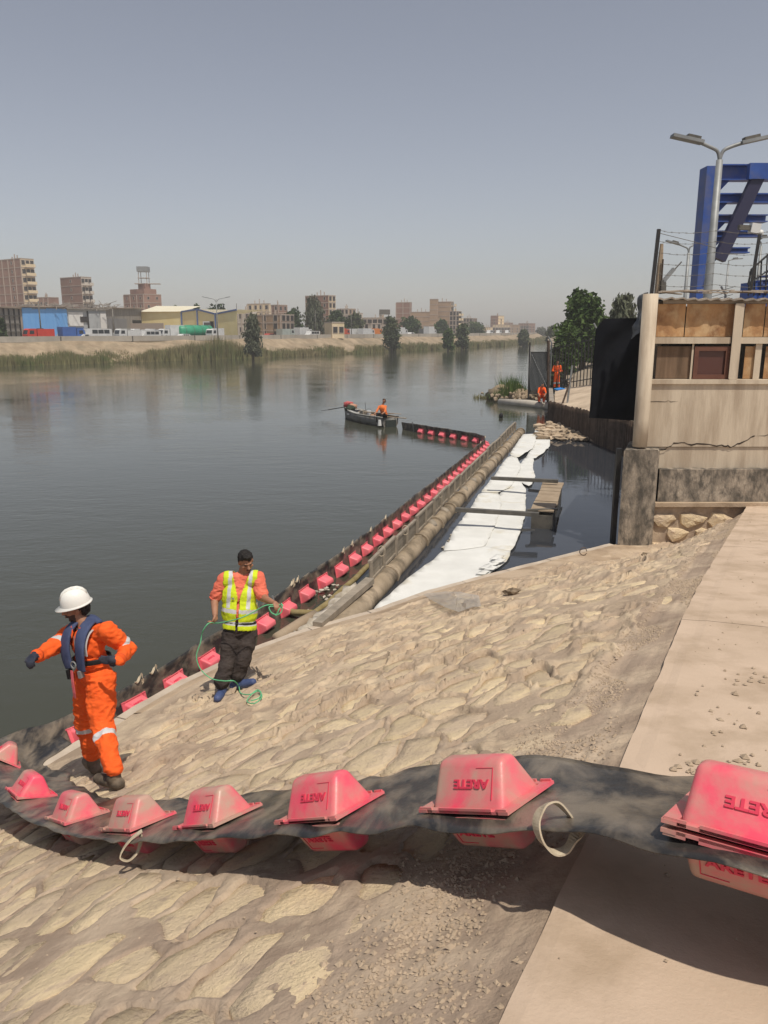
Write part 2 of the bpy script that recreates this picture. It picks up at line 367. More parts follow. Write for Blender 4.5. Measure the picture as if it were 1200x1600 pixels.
def widthf(s, t):
    tt = toe_t(s)
    w_ = .10 + (.22+.35*sst(2,5,s))*sst(.38, .72, fbm(s*2.3, t*2.3, 31, 4)) + .55*sst(.62, .74, fbm(s*1.1+3, t*1.1, 37, 4))
    w_ = w_ + 2.5*sst(.62+.12*vn(s*3,t*0,2), .40, t) + 2.5*sst(-.95-.4*vn(s*.7,t*0,4), -.35, t-tt)
    return w_
def slope_h(s, t):
    """displacement of the mortar sheet"""
    a, b = warp(s, t); e, _ = f12(a, b); wd = widthf(s, t); tt = toe_t(s)
    nn = fbm(s*9, t*9, 41, 4); big = fbm(s*1.1, t*1.1, 43, 3)
    ridge = .004 + (.014+.026*sst(1.5,4.5,s))*sst(.45,.72, fbm(s*2.3+1, t*2.3, 47, 4)) + .006*(nn-.5)
    inside = -.020
    k = sst(-.01, .05, wd - e)
    h = inside*(1-k) + ridge*k + .03*(big-.5)
    q_ = fbm(s*1.25+2, t*3.4, 101, 3)*6.0; saw = q_-np.floor(q_); led = sst(0,.05,saw)*(1-saw)
    h = h + k*((.010+.036*sst(1.2,3.6,s))*led*sst(.45,.57,fbm(s*1.8+7, t*2.4, 103, 3)))
    h = h + .007*(fbm(s*30, t*30, 53, 3)-.5)*k
    band = sst(.55, .40, t)                     # trowelled band below the crest
    h = h*(1-band) + band*(-.012 + .022*(fbm(s*1.0, t*22, 59, 3)-.5) + .030*(fbm(s*14,t*14,61,3)-.5)*sst(.45,.65,fbm(s*1.6,t*3,63,2)))
    ap = sst(-.62, -.45, t-tt); h = h*(1-ap) + ap*(.008*(nn-.5) + .01)
    ends = sst(0, .03, t)*sst(0,-.03,t-tt); return h*ends - .022*(1-sst(0,.02,t))
sv = np.concatenate([np.arange(-2.2, 5.2, .017), np.arange(5.2, 17.2, .032)]); NT = 360
tau = np.linspace(0, 1, NT); Sg, Tg = np.meshgrid(sv, tau, indexing='ij'); Tg = Tg * toe_t(sv)[:,None]
Xg, Yg = from_st(Sg, Tg); Zc = crest_z(Sg); Zg = Zc + (.25-Zc)*gq(Sg, tau[None,:]+0*Sg) + slope_h(Sg, Tg)
V = np.stack([Xg, Yg, Zg], -1).reshape(-1,3); I = np.arange(len(sv)*NT).reshape(len(sv), NT)
Fq = np.stack([I[:-1,:-1], I[1:,:-1], I[1:,1:], I[:-1,1:]], -1).reshape(-1,4)
Fq = Fq[:, ::-1]
fs_ = Sg[:-1,:-1]; ft_ = Tg[:-1,:-1]; mi_ = ((fs_ + (fbm(fs_*3, ft_*3, 201, 4)-.5)*7) > 1.8); mi_ = (mi_ & (ft_ > .50+.25*(fbm(fs_*4, ft_*4, 205, 3)-.5))).astype(np.int32).ravel()
slope = props(link_mesh('stone_slope', npmesh('stone_slope', V, Fq, [M_mortar, M_mortar2], mi_)), kind='structure')

# stones, one object each
cand = []
i0, i1 = int(-2/CS)-1, int(17/CS)+1; j1 = int(6.2/CT)+1
for i in range(i0, i1):
    for j in range(0, j1):
        si, sj = seeds(np.array([i]), np.array([j])); s = float(si[0]*CS); t = float(sj[0]*CT)
        if t < .35 or t > toe_t(s) - .45 or s < -2 or s > 16.6: continue
        cand.append((s, t, i, j))
cs = np.array([[c[0], c[1]] for c in cand])
# undo the warp approximately so each seed sits at its cell
for _ in range(4):
    a, b = warp(cs[:,0], cs[:,1]); sx, sy = seeds(np.array([c[2] for c in cand]), np.array([c[3] for c in cand]))
    cs[:,0] += (sx-a)*CS*.8; cs[:,1] += (sy-b)*CT*.8
NR = 12; ang = np.linspace(0, 2*np.pi, NR, endpoint=False); rad = np.full((len(cand), NR), .04); alive = np.ones((len(cand), NR), bool)
wq = .06
for k in range(1, 26):
    r = .04 + k*.03
    s_ = cs[:,0:1] + np.cos(ang)*r*CS; t_ = cs[:,1:2] + np.sin(ang)*r*CT
    a, b = warp(s_, t_); e, _i = f12(a, b); alive &= (e > wq); rad = np.where(alive, r, rad)
rad = np.clip(rad, .04, .85)
visible = []
for n_, c in enumerate(cand):
    wd = float(widthf(np.array([cs[n_,0]]), np.array([cs[n_,1]]))[0])
    if wd > .95 or rad[n_].mean() < .15: continue
    X, Y = from_st(*cs[n_]); dd = math.hypot(X, Y); u = Y*_cp + 3*_sp; px = 600+FPX*X/max(u,.3)
    area = rad[n_].mean()**2 / max(dd,1)**2 * (1 if -60 < px < 1260 else .01)
    visible.append((area, n_))
visible.sort(reverse=True)
def stone_geo(n_):
    s, t = cs[n_]; rd = random.Random(n_); lift = -.008 + rd.random()*.016; tilt = (rd.uniform(-.03,.03), rd.uniform(-.05,.05)); vs = []
    for ring, drop in ((.52, 0), (.985, .001), (1.0, .05)):
        for a_, r_ in zip(ang, rad[n_]):
            s2 = s + math.cos(a_)*r_*ring*CS; t2 = t + math.sin(a_)*r_*ring*CT
            X, Y = from_st(s2, t2); z = gz(X, Y) + .03*(float(fbm(np.array(s2*1.1), np.array(t2*1.1), 43, 3))-.5) + lift - drop + tilt[0]*(s2-s) + tilt[1]*(t2-t) + rd.uniform(-.005,.005)
            vs.append(Vector((X, Y, z)))
    X, Y = from_st(s, t); vs.append(Vector((X, Y, gz(X,Y) + .03*(float(fbm(np.array(s*1.1), np.array(t*1.1), 43, 3))-.5) + lift + .003)))
    c = len(vs)-1; fs = []
    for k in range(NR):
        j = (k+1) % NR; fs += [(c, k, j), (k, NR+k, NR+j, j), (NR+k, 2*NR+k, 2*NR+j, NR+j)]
    return vs, fs
rest = MB()
for q, (_, n_) in enumerate(visible):
    vs, fs = stone_geo(n_)
    if q < 300:
        o0 = vs[-1].copy(); me = newmesh('stone', [v-o0 for v in vs], fs, M_stone, smooth=True)
        link_mesh('stone', me, slope, Matrix.Translation(o0))
    else: rest.add(vs, fs)
rest.build('paving_stones', [M_stone], slope, smooth=True, kind='stuff')

# crumbs and gravel on the trowelled band and lower slope
def crumbs(name, pts, m, parent=None, label=None, cat=None):
    mb = MB()
    for (X, Y, z, r) in pts:
        rd = random; a = rd.random()*6; M = Matrix.Translation((X,Y,z)) @ Matrix.Rotation(a,4,'Z')
        vs = [M @ Vector((x*r*rd.uniform(.7,1.3), y*r*rd.uniform(.6,1.1), zz*r*rd.uniform(.5,.9))) for x,y,zz in ((1,0,0),(0,1,0),(-1,0,0),(0,-1,0),(.1,.1,.9),(0,0,-.6))]
        mb.add(vs, [(0,1,4),(1,2,4),(2,3,4),(3,0,4),(1,0,5),(2,1,5),(3,2,5),(0,3,5)])
    return mb.build(name, [m], parent, kind='stuff', label=label, cat=cat)
M_crumb = mat('crumb', (.36,.28,.20), .95, (.46,.36,.26), 9, .3, 60)
pts = []
while len(pts) < 9000:
    s = random.uniform(-1.2, 15); t = abs(random.gauss(.36, .16)) if random.random() < .72 else random.uniform(.3, float(toe_t(s))-.3)
    dens = float(vn(np.array(s*1.3), np.array(t*2.0), 71))
    if t < .45 and dens < .50: continue
    if t > .5 and random.random() > .5*dens: continue
    X, Y = from_st(s, t); h = float(slope_h(np.array([s]), np.array([t]))[0]); pts.append((X, Y, gz(X,Y)+h+.002, random.choice((.004,.006,.008,.011)) * random.uniform(.7,1.4) * (1 + max(0,s)*.02)))
for _ in range(3200):
    s = random.uniform(-.9, 2.6); t = random.gauss(.42, .14)
    if float(vn(np.array(s*1.6+5), np.array(t*2.5), 77)) < .40 or t < .1: continue
    X, Y = from_st(s, t); h = float(slope_h(np.array([s]), np.array([t]))[0]); pts.append((X, Y, gz(X,Y)+h+.003, random.uniform(.004,.010)*(1+1.2*random.random()**4)))
props(crumbs('loose_gravel', pts, M_crumb), 'crumbled mortar and gravel strewn along the slope below the concrete path', 'gravel')

# concrete path on the crest, in cast slabs
path = MB(); z_ = lambda s: crest_z(s)
pave = props(bpy.data.objects.new('concrete_path', None), kind='structure'); C.objects.link(pave); ORG['concrete_path'] = Vector((0,0,0))
joints = [(-6,4.87),(4.885,9.60),(9.615,14.2),(14.215,16.6)]
for (a, b) in joints:
    ns = max(6, int((b-a)/.10)); ntt = 70; S2, T2 = np.meshgrid(np.linspace(a,b,ns), -np.concatenate([np.linspace(0,1.2,25), np.linspace(1.3,11,ntt-25)]), indexing='ij')
    edge = .018*(fbm(S2*3, S2*0, 81, 4)-.5) + .006*(fbm(S2*14, S2*0, 83, 3)-.5); T2 = T2 + (.02+.15*sst(0,7,S2))*np.exp(T2*2); T3 = T2 + np.where(T2 > -.01, edge, 0)
    X, Y = from_st(S2, T3); Z = 3.2 - .13*Y + .012*(fbm(X*1.3, Y*1.3, 85, 3)-.5) + .004*(fbm(X*9,Y*9,87,2)-.5)
    Z = np.where(T2 > -.01, Z-.006, Z)
    V = np.stack([X,Y,Z],-1).reshape(-1,3); nv = len(V); low = V.copy(); I = np.arange(nv).reshape(ns, ntt)
    # drop a skirt round the slab
    rim = np.concatenate([I[:,0], I[-1,1:], I[::-1,-1][1:], I[0,::-1][1:]]); V2 = V[rim].copy(); V2[:,2] -= .25; J = nv + np.arange(len(rim))
    Fq = np.stack([I[:-1,:-1], I[:-1,1:], I[1:,1:], I[1:,:-1]], -1).reshape(-1,4)[:, ::-1]
    Fs = np.stack([rim[:-1], rim[1:], J[1:], J[:-1]], -1)
    link_mesh('slab', npmesh('slab', np.concatenate([V, V2]), np.concatenate([Fq, Fs]), M_slab, smooth=False), pave)
flatb = MB()
for (a, b) in ((-6.1, 16.7),):
    vs = []
    for s, t in ((a, .02),(b, .02),(b,-11),(a,-11)):
        X, Y = from_st(s, t if t > 0 else t); vs.append((X, Y, 3.2-.13*Y-.05))
    flatb.add(vs, [(0,1,2,3)])
flatb.build('path_bedding', [M_mortar], pave)
# backfill land right of / behind the path
bl = MB(); bl.add([(*from_st(-6.05,-10.9),2.6),(*from_st(16.5,-10.9),.6),(60,17,.5),(60,-40,2.4),(-60,-60,-1)], [(0,1,2,3)]); bl.build('back_ground', [M_land], kind='structure')
pts = []
for _ in range(620):
    s = random.uniform(0, 14); t = -random.uniform(.03, 3.2); X, Y = from_st(s, t)
    pts.append((X, Y, 3.2-.13*Y+.002, random.choice((.004,.005,.007,.010,.014))*(1+s*.03)))
for (x, y, n_) in ((1080,1312,0),(1075,1200,14),(1165,1190,7),(1090,1235,5),(1120,1245,9),(1160,1130,5),(1115,1150,4),(1145,1105,4),(1170,1060,12),(1085,1080,3),(1140,1310,3)):
    for k in range(n_):
        p = onslope(x+random.gauss(0,16), y+random.gauss(0,7)); pts.append((p.x, p.y, p.z+.006, random.uniform(.008,.024)))
props(crumbs('path_pebbles', pts, M_crumb), 'pebbles and mortar lumps scattered on the concrete path', 'pebbles')

# kerb along the waterline
kerb = props(bpy.data.objects.new('kerb', None), kind='structure'); C.objects.link(kerb); ORG['kerb'] = Vector((0,0,0))
kl = [Vector(p) for p in TOE[1:15]]; L = [0]
for a, b in zip(kl[:-1], kl[1:]): L.append(L[-1] + (b-a).length)
def kp(d):
    for k in range(len(kl)-1):
        if d <= L[k+1]: return kl[k].lerp(kl[k+1], (d-L[k])/(L[k+1]-L[k]))
    return kl[-1]
d = 0; 
while d < L[-1]-.1:
    a, b = d+.006, min(d+1.15, L[-1])-.006; mb = MB(); nseg = 4; vs = []
    for k in range(nseg+1):
        p = kp(a+(b-a)*k/nseg); t = (kp(min(a+(b-a)*k/nseg+.1, L[-1])) - kp(max(0,a+(b-a)*k/nseg-.1))).normalized(); nn = Vector((-t.y, t.x))
        zt = .275 + random.uniform(-.006,.006)
        for q, z in ((p - nn*.03, -.5),(p - nn*.03, zt),(p + nn*.10, zt),(p + nn*.14, zt-.03),(p + nn*.16, -.6)): vs.append((q.x, q.y, z))
    fs = [(k*5+j, k*5+j+1, k*5+6+j, k*5+5+j) for k in range(nseg) for j in range(4)] + [(0,1,2,3,4),(nseg*5+4,nseg*5+3,nseg*5+2,nseg*5+1,nseg*5)]
    mb.add(vs, fs); mb.build('kerb_block', [M_kerb], kerb); d += 1.15
# smooth apron above the kerb at the basin end
ns = 90; nt2 = 12; S2 = np.linspace(4.6, 15.0, ns)[:,None]; wdt = .16 + .75*sst(4.6, 8, S2) + .15*(fbm(S2*2, S2*0, 91, 3)-.5); Q = np.linspace(0,1,nt2)[None,:]
T2 = toe_t(S2) - .03 - wdt*Q; Z = crest_z(S2) + (.25-crest_z(S2))*gq(S2+0*T2, T2/toe_t(S2)) + .022 - .03*Q**6 + .006*(fbm(S2*6, T2*6, 93, 3)-.5)
X, Y = from_st(S2 + 0*T2, T2); V = np.stack([X,Y,Z],-1).reshape(-1,3); I = np.arange(ns*nt2).reshape(ns,nt2)
props(link_mesh('apron', npmesh('apron', V, np.stack([I[:-1,:-1], I[:-1,1:], I[1:,1:], I[1:,:-1]],-1).reshape(-1,4), M_apron)), kind='structure')

# ---------------------------------------------------------------- masonry hut over the basin
YW = 16.42
def wx(x, y, Y=YW): return onY(x, y, Y).x
def wz(y, Y=YW, x=1100): return onY(x, y, Y).z
hut = thing('plywood_clad_building', (7.5, 16.4, .8), 'concrete and plywood fronted hut standing at the end of the stone slope', 'building')
XR = 17.0
def part(name, m, x0, x1, z0, z1, y0, y1, ch=0, label=None, **k):
    return MB().box((x0,y0,z0),(x1,y1,z1), ch=ch).build(name, [m], hut, label=label, **k)
zs = {k: wz(k) for k in (458,470,474,527,537,541,593,600,698,731,781,787,855)}
xl = wx(1004, 640)
part('wall_panel', M_conc, xl, 10.02, zs[698]+.0, zs[600], 16.42, 16.9, label='pale concrete panel with red streaks')
part('wall_panel', M_conc, 10.035, XR, zs[698]+.0, zs[600], 16.42, 16.9)
part('lower_strip', M_conc, wx(1022,715), XR, zs[731]-.02, zs[698]-.012, 16.45, 16.9)
part('ledge_band', M_stain, wx(1024,755), 10.1, zs[781]+.004, zs[731], 16.2, 16.85, ch=.02, label='dark stained concrete ledge')
part('ledge_band', M_stain, 10.115, XR, zs[781]+.004, zs[731], 16.2, 16.85, ch=.02)
part('footing', M_apron, wx(1016,784), XR, zs[787], zs[781], 16.1, 16.85)
part('footing_wall', M_mortar, wx(1000,820), XR, -.8, zs[787]-.004, 16.22, 16.85)
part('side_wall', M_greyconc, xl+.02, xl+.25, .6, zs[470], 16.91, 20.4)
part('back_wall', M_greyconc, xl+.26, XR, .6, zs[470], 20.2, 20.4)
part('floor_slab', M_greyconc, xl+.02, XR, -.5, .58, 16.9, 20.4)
# sill, rails, header
part('sill', M_conc, xl+.05, XR, zs[600]+.003, zs[593], 16.36, 16.75, ch=.012)
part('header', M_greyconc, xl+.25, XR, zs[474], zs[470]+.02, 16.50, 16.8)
bays = [(1022, 1143), (1157, 1262), (1275, 1390)]
for (a, b) in bays:
    x0 = wx(a, 532); x1 = wx(b, 532); part('rail', M_conc, x0, x1, zs[537], zs[527], 16.44, 16.64, ch=.012)
for a in (1143, 1262, 1390):
    x0 = wx(a, 532); MB().box((x0+.004, 16.38, zs[593]+.003),(x0+.19, 16.66, zs[474]-.003), ch=.02).build('post', [M_conc], hut)
# plywood boards: upper row then lower row
def board(a, b, y0, y1, m, Y=16.56, label=None):
    x0 = wx(a, (y0+y1)/2, Y); x1 = wx(b, (y0+y1)/2, Y); z0 = wz(y1, Y)+.004; z1 = wz(y0, Y)-.004
    return MB().box((x0+.004, Y, z0),(x1-.004, Y+.02, z1)).build('board', [m], hut, label=label)
for a, b in ((1022,1066),(1067,1143),(1158,1190),(1191,1262),(1275,1330),(1331,1390)): board(a, b, 474.5, 526.5, M_ply)
board(1021, 1079, 541, 592, M_plyd, label='dark mouldy plywood board'); board(1158, 1178, 541, 592, M_ply); board(1190, 1262, 541, 592, M_ply); board(1275,1390,541,592,M_plyd)
MB().box((wx(1179,565),16.50,zs[593]+.003),(wx(1189,565),16.60,zs[537]-.003)).build('batten', [M_conc], hut)
MB().box((wx(1079.5,565),16.50,zs[593]+.003),(wx(1082.5,565),16.60,zs[537]-.003)).build('batten', [M_conc], hut)
# brown window
x0, x1, z0, z1 = wx(1084,565), wx(1140,565), zs[593]+.006, zs[541]-.004
fr = MB(); t_ = .09
fr.box((x0,16.48,z0),(x1,16.56,z0+t_)); fr.box((x0,16.48,z1-t_),(x1,16.56,z1)); fr.box((x0,16.48,z0+t_),(x0+t_,16.56,z1-t_)); fr.box((x1-t_,16.48,z0+t_),(x1,16.56,z1-t_))
wf = fr.build('window', [M_winfr], hut, label='small brown framed window')
MB().box((x0+t_,16.53,z0+t_),(x1-t_,16.545,z1-t_)).build('pane', [M_winpane], wf)
# pipe column and black film at the corner
cx = wx(1007, 560); mb = MB(); mb.tube([(cx-.0,16.32,zs[698]+.02),(cx,16.32,2.9),(cx,16.32,zs[458]-.02)], .15, 18); mb.build('round_column', [M_conc], hut, smooth=True, label='round concrete corner column')
# stones of the footing wall
rd = random.Random(5)
for k in range(30):
    col = k % 7; row = k//7; x = wx(1008,820)+.30+col*.60 + (row%2)*.3; z = zs[787]-.30-row*.31
    if z < -.1 or x > 9.5: continue
    n = 9; vs = []; rx, rz = rd.uniform(.22,.30), rd.uniform(.12,.16); a0 = rd.random()
    for ring, yy in ((1.0, 16.23),(.92,16.17),(.5,16.15)):
        for q in range(n):
            a_ = 2*math.pi*q/n + a0; kx = 1 + .22*math.sin(3*a_+k); vs.append((x+math.cos(a_)*rx*ring*kx, yy+rd.uniform(-.01,.01), z+math.sin(a_)*rz*ring*kx))
    vs.append((x, 16.145, z)); fs = []
    for q in range(n):
        j = (q+1)%n; fs += [(q,j,n+j,n+q),(n+q,n+j,2*n+j,2*n+q),(2*n+q,2*n+j,3*n)]
    MB().add(vs, [f[::-1] for f in fs]).build('stone', [M_stone], hut)
# crack across the panel and streaks
def crack(pts, wdt, Y):
    mb = MB(); P = [onY(x, y, Y) for x, y in pts]; Q = []
    for a, b in zip(P[:-1], P[1:]):
        for k in range(5): Q.append(a.lerp(b, k/5) + Vector((random.uniform(-.02,.02), 0, random.uniform(-.02,.02))))
    Q.append(P[-1]); vs = []; n = len(Q)
    for i, p in enumerate(Q):
        k = wdt*(.5+random.random())*(1 if 0 < i < n-1 else .1); vs += [(p.x, Y, p.z-k), (p.x, Y, p.z+k)]
    mb.add(vs, [(2*i, 2*i+2, 2*i+3, 2*i+1) for i in range(n-1)]); return mb.build('crack', [M_mortdark], hut)
crack([(1024,706),(1040,702),(1054,692),(1080,694),(1128,696),(1142,698),(1165,688),(1180,681)], .012, 16.414)
crack([(1006,626),(1040,627),(1060,627)], .004, 16.414); crack([(1180,681),(1215,678)], .004, 16.414)
# roof sheet: ragged corrugated metal with junk along its edge
roof = MB(); nx = 150; x0, x1 = wx(1010,458)-.05, XR; vs = []
for i in range(nx+1):
    x = x0 + (x1-x0)*i/nx; wv = .018*math.sin(i*2.1) ; rag = .06*mnoise.noise(Vector((x*1.7,0,0))) + .03*mnoise.noise(Vector((x*7,3,0)))
    for y, dz in ((16.36+rag*.6, -.015),(16.5,.0),(20.5,.10)): vs += [(x, y, zs[470]+.055+wv+dz+.03*mnoise.noise(Vector((x*3,y,2)))*(1 if y<16.4 else 0))]
for i in range(nx+1):
    x = x0 + (x1-x0)*i/nx; b = i*3
    for k in range(3): vs.append(Vector(vs[b+k]) + Vector((0,.0,-.03)))
N3 = 3*(nx+1); fs = []
for i in range(nx):
    for k in range(2): fs += [(i*3+k, (i+1)*3+k, (i+1)*3+k+1, i*3+k+1), (N3+i*3+k+1, N3+(i+1)*3+k+1, N3+(i+1)*3+k, N3+i*3+k)]
    fs.append((N3+i*3, N3+(i+1)*3, (i+1)*3, i*3))
roof.add(vs, fs); rf = roof.build('roof_sheet', [mat('roof_tin', (.22,.19,.16), .7, (.36,.31,.25), 4, .3, 20)], hut)
jk = MB()
for k in range(60):
    x = random.uniform(x0+.2, 11); a = random.uniform(-.25,.25); jk.beam((x,16.40+random.random()*.3, zs[458]+.02+random.random()*.03),(x+random.uniform(.2,.8),16.40+random.random()*.3, zs[458]+.03+a*.2), random.uniform(.03,.14), .02)
jk.build('roof_debris', [mat('roof_junk', (.30,.25,.20), .9, (.46,.40,.33), 5)], hut)

for ch in hut.children_recursive:
    o0 = WM[ch.name].translation; seen_ = ch.data
    for v in seen_.vertices:
        wy = v.co.y + o0.y
        if wy > YW+.05: v.co.x += .40*(wy-YW)
pier = MB(); a, b = wx(967,800,16.1), wx(1021,800,16.1); pier.box((a,16.05,-.8),(b,17.4,wz(703,16.1)), ch=.03)
pier.v = [Vector((v.x + (.38*(v.y-16.05)), v.y, v.z)) for v in pier.v]
pier.build('pier', [M_stain], None, label='black stained concrete pier standing at the water edge left of the stone footing', cat='pier', loc=(a,16.1,0))
mb = MB(); px_ = wx(961,780,16.5); mb.box((px_-.05,16.4,-.6),(px_+.05,16.52,wz(700,16.5))); mb.build('steel_guide_rail', [M_dark], None, label='dark steel guide rail upright in the water beside the stained pier', cat='rail', loc=(px_,16.5,0))

# ---------------------------------------------------------------- far side of the basin
def stakes():
    o = thing('sheet_pile_fence', (9.0, 34, 0), 'rusty brown stake fence lining the basin below the tan slope', 'fence'); n = 118
    A = Vector((8.45,40.6)); B = Vector((9.25,30.0)); Bb = Vector((10.4,26.0))
    base = MB().beam((A.x+.25,A.y,.35),(B.x+.25,B.y,.35),.3,1.5).beam((B.x+.25,B.y,.3),(Bb.x+.3,Bb.y,.3),.3,1.5).build('backing', [M_rust], o)
    for i in range(n):
        f = i/(n-1); p = A.lerp(B, f/.75) if f < .75 else B.lerp(Bb, (f-.75)/.25); h = 1.15+.45*f*.6+random.uniform(-.06,.06)
        MB().box((p.x-.035,p.y-.035,-.3),(p.x+.035,p.y+.035,h)).build('stake', [M_rust], o)
stakes()
def soft_sheet(name, poly3, m, th=0, nu=14, nv=14, wave=.04, fr=1.2, parent=None, **k):
    """four-cornered cloth"""
    a,b,c,d = [Vector(p) for p in poly3]; nrm = (b-a).cross(d-a).normalized(); V = []
    for i in range(nu+1):
        for j in range(nv+1):
            u, v = i/nu, j/nv; p = a*(1-u)*(1-v)+b*u*(1-v)+c*u*v+d*(1-u)*v
            V.append(p + nrm*wave*mnoise.fractal(p*fr, 1, 2, 3))
    W = [(i*(nv+1)+j, (i+1)*(nv+1)+j, (i+1)*(nv+1)+j+1, i*(nv+1)+j+1) for i in range(nu) for j in range(nv)]
    mb = MB(); n = len(V); fs = list(W); 
    if th:
        V2 = [p - nrm*th for p in V]; V = V+V2; fs += [tuple(n+q for q in f[::-1]) for f in W]
    mb.add(V, fs); return mb.build(name, [m], parent, smooth=True, **k)
tb = [onY(920,652,31.5), onY(1003,658,31.0), onY(1003,498,31.0), onY(930,520,31.5)]
tp = MB(); P = [onY(x,y,17.7) for x,y in ((921,653),(960,655),(1003,659),(1012,600),(1012,497),(985,497),(944,498),(932,514),(927,560))]
cm = sum(P, Vector())/len(P); nr = 10; V = []; 
for k in range(nr+1):
    for j in range(36):
        f = j/36*len(P); i = int(f); p = P[i].lerp(P[(i+1)%len(P)], f-i); q = cm.lerp(p, max(k,.01)/nr)
        fold = .05*math.sin((q.x*1.5 - q.z*1.1)*5.0)*min(1,(nr-k)/3+.3); V.append(q + Vector((0, fold + .04*mnoise.noise(q*2.3), 0)))
fs = [(k*36+j, k*36+(j+1)%36, (k+1)*36+(j+1)%36, (k+1)*36+j) for k in range(nr) for j in range(36)]; n = len(V)
tp.add(V + [v+Vector((0,.03,0)) for v in V], [f[::-1] for f in fs] + [tuple(n+q for q in f) for f in fs])
tp.build('black_tarpaulin', [M_tarp], None, smooth=True, label='big black tarpaulin hung beside the corner column of the hut', cat='tarpaulin', loc=cm)
fm_ = thing('tarpaulin_frame', onY(985,655,17.9), 'dark pipe frame bracketed from the hut behind the black tarpaulin', 'frame')
for (x,y,x2,y2) in ((932,640,950,505),): MB().tube([onY(x,y,17.85), onY(x2,y2,17.85)], .02, 6).build('post', [M_dark], fm_)
for yy in (505, 575, 640): MB().tube([onY(940,yy,17.85), onY(1012,yy-2,17.85)], .02, 6).build('crossbar', [M_dark], fm_)
fl = soft_sheet('film_rag', [onY(988,530,17.2), onY(1001,520,17.0), onY(1010,456,16.9), onY(1000,462,17.2)], mat('torn_film', (.16,.17,.17), .35, (.03,.03,.035), 3, .4, 8, spec=.6), wave=.12, fr=3, th=.01, label='torn grey plastic film caught on top of the corner column', cat='plastic film')

# tan slope behind the stakes
S0 = [onY(874,633,40.4), onY(930,655,31.2), onY(960,560,34), onY(928,573,38), onY(858,608,52)]
q = MB(); g = 10; V = []
a, b, c, d_ = Vector((8.75,40.6,1.05)), Vector((9.6,28.5,1.35)), Vector((16.5,33.0,3.6)), Vector((11.2,52.0,.95)); 
for i in range(31):
    for j in range(31):
        u, v = i/30, j/30; p = a*(1-u)*(1-v)+b*u*(1-v)+c*u*v+d_*(1-u)*v; p.z += .06*mnoise.fractal(p*.8,1,2,3); V.append(p)
q.add(V, [(i*31+j,(i+1)*31+j,(i+1)*31+j+1,i*31+j+1) for i in range(30) for j in range(30)])
isl = q.build('tan_slope', [mat('tan_plaster', (.46,.36,.26), .95, (.56,.45,.33), .8, .5, 7, dust=(.36,.28,.2), dscale=.7, damt=.3)], smooth=True, kind='structure')
def isz(u, v):
    p = a*(1-u)*(1-v)+b*u*(1-v)+c*u*v+d_*(1-u)*v; return p
for k in range(8):
    p = isz(.62+.04*k, .12+.085*k); r_ = MB(); r_.beam(p+Vector((-.35,.3,.10)), p+Vector((.35,-.3,.16)), .07, .10); r_.build('concrete_rib', [M_greyconc], isl)
q = MB(); q.add([(9.6,28.4,1.35),(9.9,24,1.35),(30,20,3.2),(60,60,3.4),(60,300,3.2),(12.4,53,.95),(11.2,52,.95),(16.5,33,3.6)], [(0,1,2,7),(2,3,4,7),(7,4,5,6)]); q.build('right_ground', [M_land], kind='structure')
# inlet side wall under gate
q = MB(); q.beam((8.7,41,.3),(10.9,52,.3),.25,1.5); q.build('inlet_wall', [M_greyconc], None, label='low grey wall along the inlet below the two workers', cat='wall', loc=(9.8,46,0))
# rubble
def rock(p, r, k, label=None, group=None):
    mb = MB(); mb.blob(p, (r*random.uniform(.8,1.3), r*random.uniform(.8,1.2), r*random.uniform(.5,.8)), k, 0, 1, .3); return mb
rb = MB()
for k in range(420):
    f = random.random(); x = 842 + 135*f; yb = 664+random.random()*22 + f*6; p = onz(x, yb, .05)
    rb.blob(p + Vector((0,0,random.random()*.22*(1-abs(yb-668)/30))), (random.uniform(.08,.30),random.uniform(.08,.28),random.uniform(.05,.14)), k, 0, 1, .3)
rb.build('rubble_heap', [M_rubble], None, kind='stuff', label='heap of pale broken rubble at the foot of the rusty stakes', cat='rubble')
# gate, its posts, fence up the bank, log walkway
gate = thing('corrugated_gate', onY(842,612,51.5), 'dark corrugated metal gate with one diagonal brace at the canal edge', 'gate')
gx0, gx1 = onY(828,580,51.5).x, onY(856,580,51.5).x; gz0, gz1 = onY(840,616,51.5).z, onY(840,551,51.5).z; nb = 15
for k in range(nb):
    x = gx0+(gx1-gx0)*k/nb; MB().prism([(x+.005,51.5),(x+.03,51.42),(x+(gx1-gx0)/nb-.03,51.42),(x+(gx1-gx0)/nb-.005,51.5)], gz0, gz1).build('panel', [mat('gate_metal', (.025,.03,.035), .5, (.04,.045,.05), 2)], gate)
MB().beam((gx0+.05,51.36,gz1-.1),(gx1-.05,51.36,gz0+.5),.06,.03).build('brace', [M_galv], gate)
MB().beam((gx0,51.46,gz1+.03),(gx1,51.46,gz1+.03),.06,.06).build('top_rail', [M_dark], gate)
MB().tube([(gx0-.03,51.5,-.2), onY(828,535,51.5)], .05, 6).build('post', [M_dark], gate)
MB().tube([(gx1+.1,51.4,-.3), onY(857,532,51.4)], .09, 6).build('post', [M_rust], gate)
fence = thing('railing_fence', onY(900,590,45), 'dark bar fence with slanted wire top climbing the tan slope', 'fence')
FA, FB = Vector((10.9,52.4,.9)), Vector((15.6,36.5,3.3)); nbar = 44
for k in range(nbar):
    p = FA.lerp(FB, k/(nbar-1)); h = 2.7; MB().box((p.x-.025,p.y-.025,p.z-.1),(p.x+.025,p.y+.025,p.z+h)).build('bar', [M_dark], fence)
for h in (.25, 2.55): MB().beam(FA+Vector((0,0,h)), FB+Vector((0,0,h)), .05,.05).build('rail', [M_dark], fence)
